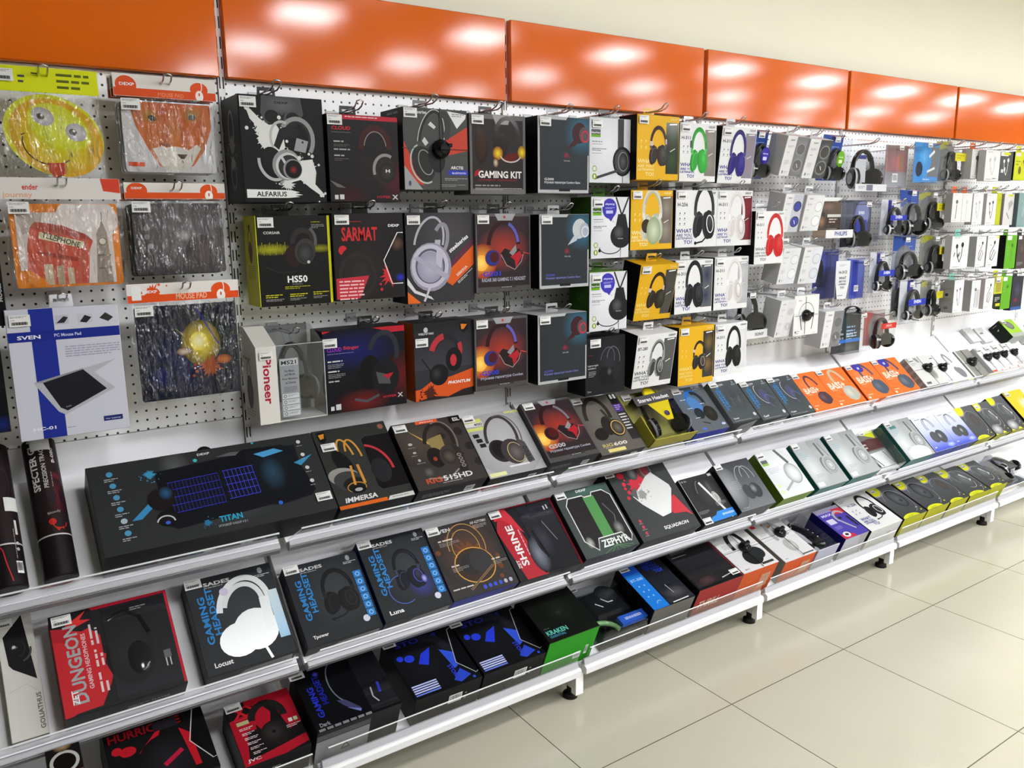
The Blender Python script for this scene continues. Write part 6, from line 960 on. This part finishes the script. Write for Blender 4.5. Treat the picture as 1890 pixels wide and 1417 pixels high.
carton('squadron', BOX, 'large charcoal box with red splash, silver speckled shape and SQUADRON lettering', '3a3c3d', [
    ('e', .2, .12, .055, .045, 'c02838'), ('e', .1, .08, .035, .03, 'c02838'), ('b', .45, .28, .22, 'c0303e', 4), ('p', [(.3, .2), (.6, .12), (.7, .4), (.4, .45), (.25, .35)], 'b82c3a'), ('p', [(.62, .62), (.86, .52), (.98, .84), (.9, .78), (.7, .76)], 'c03440'), ('g', .4, .12, .08, .1, '8a9090', '3a3c3d'), ('g', .6, .12, .11, .13, 'a02a34', '4a4446'), ('o', .64, .12, .08, .1, .02, '6a7a74'),
    ('m', 2), ('p', [(.58, .2), (.7, .16), (.88, .38), (.88, .44), (.66, .74), (.5, .76), (.3, .55), (.22, .42), (.4, .32)], 'e4e6e4'), ('m', 0), ('b', .38, .42, .1, '8f9290', 9), ('p', [(.2, .38), (.34, .3), (.28, .48)], '55585a'), ('n', .4, .02, .2, 1, .03, '888'),
    ('t', 'SQUADRON', .42, .93, .42, .055, 'e0e0e0')] + [q for i in range(3) for q in (('e', .12, .74 + .08 * i, .022, .024, 'b04050'), ('n', .08, .77 + .08 * i, .1, 1, .016, '999'))], side='17181a', cols={'B': '1a1b1e'}, st=(-.04, .03), D=[('l', [(.85, .9), (1, 0)], .01, '9ab')], tab=None)
carton('sennhd', BOX, 'black box with a silver headband picture and a bright blue corner strip', '2c2c2c', [('g', .6, .4, .4, .4, '3c3c3c', '252525'), ('a', .5, .5, .2, .45, 100, 160, .02, '6a6a6a'), ('g', .7, .3, .08, .2, '5a5a5a', '2a2a2a'), ('l', [(.5, .15), (.8, .85)], .06, 'd8d8d8'), ('l', [(.7, .6), (.86, .98)], .04, 'd0d0d0'), ('e', .74, .52, .08, .15, '9a9a98', 10), ('o', .74, .52, .05, .09, .01, 'ddd'), ('t', 'HD 206', .04, .08, .16, .04, '999'), ('r', .86, .02, .96, .07, 'c8c8c8'), ('p', [(.22, .98), (.3, .88), (.45, .86), (.52, .8), (1, .8), (1, .97)], '2f82d0'), ('t', 'SENNHEISER', .62, .9, .36, .045, 'c8dcf0'), ('n', .04, .72, .3, 3, .025, '8a8a8a'), ('n', .62, .62, .3, 4, .025, '8a8a8a'), ('r', 0, 0, .012, 1, 'd8d8d8')], side='0e0e0f', cols={'B': '3a3836', 'R': '3a3a3a'}, st=(0, .87), tab=None)
carton('philb', BOX, 'dark grey gradient box with thin wire-band headphones, left of the green-sided box', '4a4b4e', [('v', 0, 0, 1, 1, '3a3b3e', '6e7276'), ('g', .1, .5, .35, .5, '9a9ca0', '55585c'), ('a', .56, .38, .17, .28, 0, 190, .014, 'a0a4a8', -12), ('a', .72, .38, .16, .26, -10, 170, .014, 'a8acb0', 4), ('e', .5, .66, .13, .17, '3c3e42', 12), ('e', .7, .66, .15, .17, '35373c'), ('g', .66, .62, .08, .1, '8a8e94', '44464a'), ('n', .2, .4, .2, 5, .04, '8f9296'), ('n', .1, .93, .2, 1, .04, '8a8c90')], side='141518', cols={'B': '55575a', 'L': '0e0f12'}, st=(.0, .01), sts=.9, tab=None)
carton('philgreen', BOX, 'white box with green sides and a one-ear microphone headset, lower shelf', 'cfd2d4', [('g', .5, .4, .5, .5, 'dddfe0', 'c8cccc'), ('l', [(.6, 0), (.78, .34)], .08, '5a5c5e'), ('e', .72, .56, .22, .24, 'a8acac'), ('g', .74, .56, .18, .2, 'e4e6e6', 'b8bcbc'), ('o', .72, .56, .22, .24, .014, '7a7e80'), ('l', [(.56, .72), (.24, .86)], .05, '9a9c9c'), ('r', .03, .17, .22, .26, '5a5c5e'), ('r', .03, .24, .22, .29, '8ab04a'), ('n', .08, .36, .36, 4, .035, 'b0b4c4'), ('e', .1, .74, .05, .05, 'c8d8a0'), ('e', .1, .87, .05, .05, 'c8d8a0')], side='5a7a1c', cols={'B': '7a9a2a', 'L': '4f6a18'}, st=(.0, .01), tab=None)
def teal(key, label, st=(.0, .01), ex=(), sh='8a9090'):
    carton(key, BOX, label, 'a2a6a6', [('g', .2, .6, .4, .5, 'cdd1d1', 'a0a6a6'), ('v', .5, 0, 1, .3, '8f9393', 'a2a6a6'), ('n', .08, .22, .24, 4, .045, '8fa8b0'), ('l', [(.72, .08), (.76, .42)], .06, '5c5e5e'), ('l', [(.82, .1), (.92, .44)], .03, '7a7e7e'), ('e', .68, .6, .15, .22, '6f7474', 12), ('e', .78, .6, .21, .24, 'a4a8a8', -8), ('g', .78, .6, .17, .2, 'c8cccc', '8a9090', -8), ('o', .78, .6, .12, .14, .014, '6a7070', -8), ('o', .78, .6, .06, .07, .01, '7a8080'), ('n', .16, .72, .26, 3, .03, 'a0a6a6'), ('e', .5, .98, .0, .0, 'fff')] + list(ex), side='1c5a4c', cols={'B': '5c8a84', 'L': '17504a'}, st=st, tab=None)
teal('teal1', 'silver box with dark green sides and big-cup headphones, left one of the pair', ex=[('r', .04, .88, .24, .97, 'd8d4d4')])
teal('teal2', 'silver box with dark green sides and big-cup headphones, right one of the pair', ex=[('r', .04, .88, .24, .97, 'd8d4d4')])
teal('teal3', 'white-silver box with a teal side and label bar, left of the blue fading boxes', ex=[('r', .1, .12, .34, .2, '4a7a78'), ('g', .5, .9, .4, .2, 'e4e6e6', 'c8cccc')])
pack('redblister', 'clear pack with a maroon card, yellow corner and shiny stripes, lower shelf', '6a6866', [('r', 0, .16, 1, .42, '4a2024'), ('p', [(.45, .0), (.95, 0), (.9, .16)], 'd4dc1c'), ('g', .6, .25, .3, .12, '5a3434', '4a2024'), ('t', 'fun', .2, .28, .2, .06, 'e0d8d8'), ('t', 'Bass', .2, .36, .2, .06, 'e0d8d8'), ('r', 0, .45, 1, .9, '8a8a88'), ('m', 2), ('p', [(.3, .5), (1, .48), (1, .88), (.4, .88)], 'f0f0f0'), ('m', 0), ('l', [(.1, .48), (.35, .86)], .05, '2a2624'), ('l', [(.25, .48), (.5, .86)], .03, '3a3634'), ('l', [(.8, .5), (.95, .85)], .04, '8a8886'), ('r', .02, .9, .98, 1, 'dcdcdc')], depth=.05, hk=False, st=(.0, .02))
def bluefade(key, label): carton(key, BOX, label, 'c4c8dc', [('v', 0, 0, 1, .45, 'd4d6dc', 'b8c0e0'), ('v', 0, .45, 1, 1, 'b8c0e0', '2c42b8'), ('a', .46, .34, .16, .26, -10, 190, .02, '44484c', 8), ('a', .52, .34, .16, .26, -10, 190, .02, '44484c', 8), ('e', .4, .62, .17, .16, '4a4e50', 20), ('e', .66, .64, .19, .19, '44484a', -20), ('g', .62, .62, .06, .08, 'b0b4b4', '4a4e50'), ('n', .1, .06, .3, 1, .04, '666'), ('n', .66, .06, .22, 1, .04, '99a'), ('t', 'BRAVO', .08, .92, .16, .05, 'dde') if False else ('n', .08, .88, .16, 1, .05, 'dde'), ('g', .8, .9, .2, .08, 'b8c4ec', '4a5cc4')], side='15161a', cols={'B': '3a48a0', 'R': '101114'}, st=None, tab=None)
bluefade('blue1', 'white to blue fading box with thin-band headphones, left one of the two')
bluefade('blue2', 'white to blue fading box with thin-band headphones, right one of the two')
def yc(key, label, w_=False, yb='c8cc20', st=(.02, .05), look=0):
    hp = [('o', .6, .45, .22, .3, .04, '222325', 14), ('g', .6, .46, .2, .28, '5a5d5e', '3c3e40', 14), ('b', .66, .52, .07, '2a2c2e', 4)] if look == 0 else ([('o', .58, .42, .18, .26, .02, '3a3c3e', 14), ('g', .62, .45, .14, .22, '55504c', '443a38', 14)] if look == 2 else [('a', .5, .4, .2, .28, 0, 200, .012, 'a0a4a2', 20), ('g', .6, .46, .2, .26, '6a6e6c', '4a4e4c', 14), ('p', [(.62, .3), (.68, .28), (.78, .5), (.84, .52), (.74, .6), (.76, .5)], 'd0d2ce'), ('a', .6, .56, .22, .24, 230, 350, .014, 'b8bab6')])
    carton(key, BOX, label, '4b4d4e', [('v', 0, 0, 1, 1, '55585a', '3c3e3f'), ('e', .14, .06, .3, .26, '8d8698'), ('e', .14, .06, .26, .22, yb), ('a', .55, .55, .42, .44, -70, 160, .012, '9a94a4'), ('n', .8, .8, .14, 1, .04, 'ccc'), ('e', .9, .9, .03, .02, yb)] + hp + [('e', .34, 1.0, .34, .12, yb), ('n', .2, .95, .26, 2, .03, '8a8a18')] + ([('g', .3, .85, .3, .2, 'c8cac8', '5a5c5c')] if w_ else []), side='1e1a1a', cols={'B': 'b0b01c', 'L': '26201f'}, D=[('l', [(.6, 1), (.95, .2)], .01, '7a7a14')], st=st, sts=.8, tab=None)
yc('gy1', 'grey box with a yellow corner tucked beside the blue fading box, lower shelf', look=2, st=None)
yc('gy2', 'grey box with a yellow-green round corner and silver parts, lower shelf', True, look=1)
yc('gy3', 'grey box with a yellow-green corner, nearest the yellow box at the right edge', True, look=1, st=None)
carton('yelbox', BOX, 'bright yellow box with a clear oval at the right edge, lower shelf', 'd6bc2c', [('g', .6, .45, .3, .3, 'dccfa8', 'd6bc2c'), ('b', .7, .4, .16, 'e0ddd0', 4), ('n', .1, .85, .4, 2, .04, 'e8d88a')], side='1a1714', cols={'L': '161412', 'B': 'c8a820'}, tab=None)
# --- bottom shelf -----------------------------------------------------------------------------------
carton('ringbox', 'accessory box', 'black box with a white ring ornament, seen at the bottom left edge', '171314', [('o', .5, .35, .38, .38, .1, 'b8b8b0'), ('g', .5, .0, .3, .2, 'b89a6a', '171314'), ('g', .12, .75, .2, .2, 'b8966a', '6a3a2a'), ('g', .9, .7, .2, .2, 'b8966a', '6a3a2a'), ('e', .5, .35, .3, .3, '120c0c')], name='accessory_box', st=None, tab=None)
carton('hurricane', BOX, 'black box with dripping red HURRICANE title and a hexagon-edged window, bottom shelf', '131213', [('t', 'HURRICANE', .04, .34, .72, .1, 'a01820'), ('e', .1, .45, .05, .05, 'b01824'), ('e', .2, .49, .08, .06, 'b01824'), ('p', [(.3, .55), (.5, .35), (.54, .36), (.44, .6), (.38, .7)], 'b01824'), ('g', .55, .75, .3, .35, '242226', '131213'), ('r', .48, .25, .72, .36, '2c2a32'), ('l', [(.5, .78), (.7, .66)], .05, 'b01c3c'), ('p', [(.72, .4), (.82, .5), (.84, .9), (.78, .9)], 'b01824'), ('p', [(1, .1), (.94, .14), (.8, .6), (.96, .9), (1, .88)], '0c0c0e'), ('l', [(1, .1), (.93, .14), (.79, .6), (.96, .88), (1, .87)], .01, 'c8c8c8'), LOGO(.72, .06, .2, '8a8a8a')], side='0e0d0e', cols={'B': '0c0c0c'}, st=(-.03, .02), tab=None)
carton('jvc', BOX, 'red and black box with XX lettering and JVC in the corner, bottom shelf', '141213', [('p', [(.3, .0), (1, 0), (1, .6), (0.8, .66), (.76, .5), (.7, .2), (.5, .16), (.42, .12), (.28, .1)], '9c1424'), ('p', [(0, .26), (.42, .2), (.36, .34), (.34, .5), (.2, .48), (.1, .9), (0, 1)], '9c1424'), ('r', 0, .26, .1, 1, '9c1424'), ('p', [(0, 1), (0, .93), (.3, .9), (1, .8), (1, .93), (.6, 1)], 'a01626'), ('t', 'XX', .08, .25, .42, .19, 'b81c26'), ('n', .08, .27, .36, 1, .02, 'b04040'),
    ('p', [(.32, .35), (.4, .2), (.55, .18), (.62, .3), (.55, .5), (.4, .52)], '9c1424'), ('a', .55, .38, .24, .28, 0, 180, .11, '1d1a1a', -8), ('e', .58, .64, .22, .22, '1c1918'), ('g', .55, .62, .17, .17, '33302f', '1c1a19'), ('e', .56, .62, .03, .03, '0c0c0c'), ('r', .09, .31, .27, .37, 'a8a878')] + [('n', .1 + .015 * i, .42 + .08 * i, .2, 2, .026, 'd8c8c8') for i in range(6)] + [('r', .82, .5, .88, .56, 'c8c8c8'), ('r', .9, .5, .96, .56, 'a8c090'), ('n', .76, .6, .22, 2, .03, 'bbb'), ('t', 'JVC', .06, .96, .2, .065, 'c8c8c8')], side='0f0e0e', cols={'B': '121111'}, D=[('t', 'JVC', .3, .5, .24, .08, 'bbb')], st=(.0, .0), tab=None)
o, W, H, T = carton('sadesbase', BOX, 'black box with blue GAMING HEADSET, clear window and grey recycling-marked side, bottom shelf', '08090c', [
    ('t', 'GAMING', .16, .8, .42, .07, '2430b0', 90), ('t', 'HEADSET', .26, .62, .4, .07, '1c2490', 90), ('g', .25, .12, .04, .04, '4a50d8', '10122c'), ('a', .5, .35, .16, .3, 100, 250, .014, '6a6e80'), ('p', [(.34, .62), (.44, .66), (.56, .84), (.5, .86), (.4, .74)], '3c3c60'), ('p', [(.42, .78), (.56, .86), (.54, .9)], '6a74b0'), ('t', 'Dark', .06, .93, .12, .05, '8a8c90')] + [('r', .03 + .09 * i, .955, .1 + .09 * i, .992, '7a7c80') for i in range(7)] + [('m', 1), ('v', .66, .08, .99, .97, '0c0d12', '16171c'), ('l', [(.76, .6), (.74, .75), (.78, .85)], .016, 'a8aab0'), ('l', [(.86, .55), (.84, .72)], .03, '2830b0')],
    D=[('r', 0, .12, .63, .28, '55575a'), ('r', 0, .3, .63, 1, '8e9092'), ('p', [(.3, .8), (.36, .58), (.42, .8)], '444'), ('p', [(.325, .76), (.36, .64), (.395, .76)], '8e9092')], side='0b0b0d', cols={'B': '202124'}, st=(-.04, .0), tab=None)
b = MB(); b.face([(W * .66, -.005, H * .02), (W * .99, -.005, H * .02), (W * .99, -.005, H * .93), (W * .66, -.005, H * .93)], 'fff', CLR); b.build('clear_window', o)
def storm(key, label): carton(key, BOX, label, '0e0f12', [('g', .4, .5, .5, .5, '16171b', '0c0d10'), ('t', 'STORM', .12, .17, .62, .08, '232a88'), ('e', .1, .34, .045, .045, '2438c8'), ('e', .22, .38, .07, .06, '2438c8'), ('p', [(.3, .5), (.4, .36), (.56, .3), (.5, .42), (.42, .56)], '2438c8'), ('a', .5, .55, .28, .42, 20, 110, .12, '1d1e24', -10), ('p', [(.66, .38), (.84, .5), (.8, .7), (.72, .74)], '2f50c8'), ('p', [(.62, .9), (.78, .76), (.88, .9), (.7, .96)], '2a44b8'), ('t', 'STORM', .64, .66, .26, .06, '2c3cc0', -85)] +
    [('l', [(.04, .8 + .035 * i), (.4, .8 + .035 * i)], .02, 'b8c0f0' if i < 4 else '6a80e0') for i in range(5)] + [('p', [(1, .1), (.94, .12), (.78, .68), (.97, .92), (1, .9)], '08080c'), ('l', [(1, .1), (.93, .12), (.78, .66), (.96, .9), (1, .88)], .01, 'b0b2b4'), ('e', .9, .95, .02, .02, '2c48c8'), ('n', .74, .03, .16, 1, .02, '999')], side='0c0c0d', cols={'B': '161617'}, D=[('bar', .52, .3, .2, .16), ('n', .3, .5, .16, 3, .03, '555'), ('e', .78, .4, .015, .015, 'aaa'), ('e', .78, .6, .015, .015, 'aaa')], st=(-.04, .02), tab=None)
storm('storm1', 'black box with blue blots and stripes, left one of the two on the bottom shelf')
storm('storm2', 'black box with blue blots and stripes, right one touching the green box')
carton('kraken', BOX, 'black-topped box with a vivid green front side and KRAKEN in mint letters', '0e110d', [('g', .55, .45, .3, .3, '1a1d19', '0e110d'), ('g', .5, .5, .08, .07, '2c2f2b', '121511'), ('n', .06, .72, .18, 1, .025, '4a6a5a'), ('t', 'KRAKEN', .06, .86, .4, .085, '5ab8a8'), ('t', 'ESSENTIAL', .08, .92, .3, .04, '3a7a98')], side='2a8a1c', cols={'B': '2c9a1c', 'R': '1e6a12', 'L': '0f120e', 'T': '0f120e'}, D=[('bar', .6, .62, .15, .14), ('bar', .82, .5, .06, .2)], st=None, tab=None)
def clam():
    loc, rot, W, H = place('sennclam'); b = MB(); T = .075; b.box(.01, W - .01, T - .004, T, 0.005, H, '15171a', CARD)
    o = tag(b.build('headphone_pack', None, loc, rot), 'clear clamshell pack with black and green headset and a blue label, bottom shelf', 'headphone pack')
    b = MB(); b.box(W * .1, W * .9, .0, T - .006, H * .3, H * .9, '101113', GLOSS, bev=.02); c = Cv(b, W, H, front_fr); c.draw([('g', .6, .3, .2, .2, '2c3034', '101113'), ('l', [(.3, .4), (.4, .5)], .02, 'c8c8c8'), ('l', [(.46, .34), (.54, .44), (.64, .44)], .02, 'c8c8c8'), ('n', .6, .2, .2, 4, .04, '3c4044')]); b.build('headset_body', o)
    b = MB(); b.tube([(W * (.1 + .34 * sin(q)), .02, H * (.08 + .24 * cos(q))) for q in (0, .3, .6, .9, 1.2, 1.5)], .009, '6f9a62', GLOSS, 8); b.build('headband', o)
    b = MB(); b.box(W * .46, W * .98, -.004, .012, H * .08, H * .24, '2458b8', CARD); c = Cv(b, W * .52, H * .16, lambda x, z, e: (W * .46 + x, -.004 - e, H * .08 + z)); c.draw([('t', 'SENNHEISER', .2, .62, .66, .09, 'c8d4f0')]); b.build('card_band', o)
    blister(o, 0, W, -.008, 0, H, T - .002, r=.03); sticker(o, -.0, H - .02, -.002)
clam()
carton('bt300', BOX, 'blue and black box marked BT-300 with a glossy window, bottom shelf', '16181c', [('r', 0, 0, .37, 1, '1f72c8'), ('r', 0, 0, .37, .2, '1c50b8'), ('t', 'BT-300', .05, .36, .28, .06, '9ac4ec')] + [('e', .12 + .12 * j, .48 + .12 * i, .018, .018, '8ab8ec') for i in range(3) for j in range(2)] + [('a', .24, .9, .06, .06, 40, 180, .012, '9ac4ec'), ('t', 'WHAT', .5, .1, .3, .06, '1c2e9a'), ('t', 'ARE YOU', .48, .17, .34, .06, '1c2e9a'), ('t', 'LISTENING', .5, .23, .34, .05, '1c2e9a'), ('t', 'TO?', .66, .32, .2, .08, '1f48b8'), ('m', 1), ('v', .4, .36, .98, .97, '1c1e26', '25272e'), ('g', .7, .8, .26, .14, '4a484e', '22242a'), ('l', [(.62, .6), (.66, .8)], .012, 'aaa'), ('l', [(.48, .97), (.86, .96)], .02, 'd8d8d8')], side='101113', cols={'B': '6a6864', 'L': '0c0d0e'}, D=[('n', .1, .4, .3, 1, .03, '888')], st=(.0, .01), tab=None)
carton('thrill', BOX, 'glossy black box with a red front side lettered THRILL, bottom shelf', '141315', [('v', 0, 0, 1, .35, '121113', '1c1b1e'), ('m', 1), ('v', .03, .3, .97, .95, '232226', '1a181a'), ('g', .3, .85, .24, .1, '4a3236', '1c1a1c'), ('l', [(.6, .9), (.9, .86)], .016, 'bbb'), ('m', 0), ('r', .975, 0, 1, 1, '7a1424'), ('t', 'FURY', .06, .09, .5, .06, '2c2a2c'), ('n', .1, .12, .4, 2, .024, '777'), ('n', .06, .22, .5, 1, .024, '999'), ('p', [(.78, .0), (.98, .0), (.97, .06), (.9, .04), (.92, .1), (.84, .03)], 'b01c30')], side='3a1418', cols={'B': 'a02a28', 'L': '0e0e0f'}, D=[('t', 'THRILL', .08, .72, .5, .15, 'd8c0a8', 0, .3), ('n', .08, .78, .5, 1, .012, 'c88')], st=(.8, .82), tab=None)
def jbl(key, label, hp):
    o, W, H, T = carton(key, BOX, label, 'cdcccc', [('v', 0, 0, 1, .5, 'bcbabc', 'd4d4d2'), ('l', [(0, .47), (1, .43)], .006, '555'), ('l', [(.5, 0), (.56, 1)], .006, '555')] + hp, side='8a847c', cols={'B': 'd0561f', 'R': '8c867e', 'L': '8a847c'}, D=[('l', [(.58, 0), (.5, 1)], .008, '6a2a14'), ('r', .62, .3, .88, .8, 'c89a7c'), ('n', .66, .4, .2, 3, .03, '9a7a66'), ('n', .2, .4, .2, 1, .03, 'e09070')], st=None, tab=None)
    return o, W, H
o, W, H = jbl('jbl1', 'white and orange box strapped with a black alarm tag over black headphones', [('a', .52, .38, .19, .34, 0, 200, .1, '161617', -6), ('e', .56, .72, .24, .2, '1d1f1f', 12), ('e', .74, .66, .18, .16, '26282a', -10), ('n', .06, .08, .2, 2, .03, '888'), ('n', .1, .3, .26, 4, .03, '999'), ('r', .6, .9, .92, .95, '333'), ('n', .1, .93, .14, 1, .04, '555')])
spider(o, W * .56, H * .5, W, H)
o, W, H = jbl('jbl2', 'white and orange box with a red square logo, alarm tag and pale grey headphones', [('r', .07, .05, .2, .13, 'b82c30'), ('e', .5, .1, .14, .13, '8a8a88'), ('g', .5, .12, .11, .1, 'c07a2c', '7a5a3a'), ('a', .58, .4, .2, .34, -20, 200, .1, '9a9a98', 10), ('e', .56, .7, .16, .18, 'a8a8a6', 10), ('g', .6, .72, .12, .14, 'c4c4c2', 'a0a09e'), ('n', .1, .28, .24, 3, .03, '999'), ('r', .6, .94, .95, .97, '555'), ('n', .08, .93, .14, 1, .04, '577')])
spider(o, W * .6, H * .6, W, H)
def spot():
    loc, rot, W, H = place('spot'); T = .11; b = MB(); b.box(.004, W, T - .003, T, 0, H, '26262a', CARD); b.box(0, W, .002, T, 0, .004, 'b8b8c8', CARD)
    c = Cv(b, W, H, lambda x, z, e: (x, T - .003 - e, z)); c.draw([('v', 0, 0, 1, 1, '1c1c1f', '3a3a40')] + [('e', .15 + .14 * (i % 6), .3 + .1 * (i // 6) + .02 * (i % 3), .03, .03, 'b8b8bc') for i in range(30)] + [('g', .7, .85, .3, .16, 'c03848', '8a5a78')])
    o = tag(b.build('headphone_pack', None, loc, rot), 'shiny clear pack with black white-dotted headphones and pink base, bottom shelf', 'headphone pack')
    b = MB(); pts = [(W * (.5 + .36 * cos(pi * i / 16)), .05, H * (.3 + .6 * sin(pi * i / 16))) for i in range(17)]; b.tube(pts, .009, '121214', GLOSS, 10, .018)
    for sx in (.2, .8): b.lathe([(.02, .012), (.03, .006), (.03, -.01), (.02, -.014)], '151517', GLOSS, Matrix.Translation((W * sx, .045, H * .3)) @ Matrix.Rotation(rad(70), 4, 'X'), 20)
    for i in range(14): b.box(pts[i + 1][0] - .002, pts[i + 1][0] + .002, .031, .0325, pts[i + 1][2] - .004, pts[i + 1][2], 'ddd', CARD)
    b.build('headphones', o); blister(o, 0, W, 0.0, 0, H, T - .004, r=.02)
spot()
carton('purple', BOX, 'purple and red box with a grey and black headband headphone, bottom shelf', '473d98', [('v', 0, 0, 1, .15, 'b4aec4', '9a90b8'), ('r', .62, .1, 1, .28, 'b82c3c'), ('r', 0, .15, .62, 1, '4a3f9c'), ('p', [(0, .86), (.1, .83), (.45, .9), (.5, 1), (0, 1)], 'b82c40'), ('a', .7, .4, .22, .24, 30, 200, .07, 'a4a09c'), ('l', [(.5, .45), (.74, .8)], .06, 'aeaaa4'), ('l', [(.88, .4), (.9, .75)], .08, '232228'), ('e', .62, .4, .06, .05, '26242c'), ('t', 'MAX', .1, .26, .4, .08, 'd0cce4'), ('r', .08, .36, .36, .52, 'c4c0d4'), ('n', .1, .6, .26, 4, .03, '8f88c8'), ('e', .22, .88, .13, .09, 'dcdadc'), ('e', .22, .88, .07, .04, '222')], side='201a6a', cols={'B': 'b8b8be', 'L': '18145a', 'R': '4a4a4c'}, D=[('p', [(.6, 0), (.9, 1), (1, 1), (1, 0)], 'a4a4a6'), ('n', .3, .4, .16, 1, .03, '888')], st=None, tab=None)
carton('h256b', BOX, 'white box marked H-256 with black microphone headphones, lying on the bottom shelf', 'd2d3d1', [('t', 'H-256', .16, .28, .26, .07, '4a4c6a'), ('n', .06, .08, .2, 2, .03, '777'), ('h', .66, .42, .56, 0, '242424', '1c1c1e', 'e4e4e4', '3c3c3c', '1c1c1e', .9), ('n', .78, .04, .18, 1, .03, '777')] + ask('3a3e8a', u=.08, v=.7, w=.3) + dots6(.14, .4, '666'), side='1e1a1c', cols={'B': 'cfd0ce', 'R': '2a2224'}, D=[('l', [(.7, 1), (.97, .1)], .01, 'a0a0a0'), ('l', [(.2, .5), (.3, .1)], .008, 'a0a0a0'), ('bar', .6, .3, .14, .14)], st=None, tab=None)
yc('yc1', 'grey box with yellow ends and dark oval, touching the white H-256 box')
yc('yc2', 'grey box with yellow ends and dark oval, second right of the white box')
yc('yc3', 'yellow-ended grey box with a brown-tinted oval, middle of the five', look=2)
yc('yc4', 'yellow-ended grey box with a silver boom headset, fourth of the five', look=1)
yc('yc5', 'yellow-ended grey box with silver boom headset, fifth, beside the clear packs', look=1)
for i, (x, s, w, h, l, c_) in enumerate(((3.71, .02, .17, .2, 'clear pack with glossy black headphones lying just right of the yellow-ended boxes', 'c4c4c8'), (3.9, .1, .17, .14, 'clear pack with dark blue headphones, bottom shelf at the right edge', '5a5f8a'), (3.9, .0, .16, .09, 'white-fronted clear pack lying before the dark blue one at the right edge', 'd8d8da'))):
    k = 'bb%d' % i; PL[k] = ('B', x, w, .055, h); o = pack(k, l, c_, [('g', .5, .6, .4, .4, '3a3c44', '55585e'), ('r', 0, .9, 1, 1, 'd8d8da')], depth=.052, hk=False, ph=dict(z=.35, R=.36, H=.5, cr=.034) if h > .1 else None, st=None); o.location = shelf_pt('B', x, s, .056)
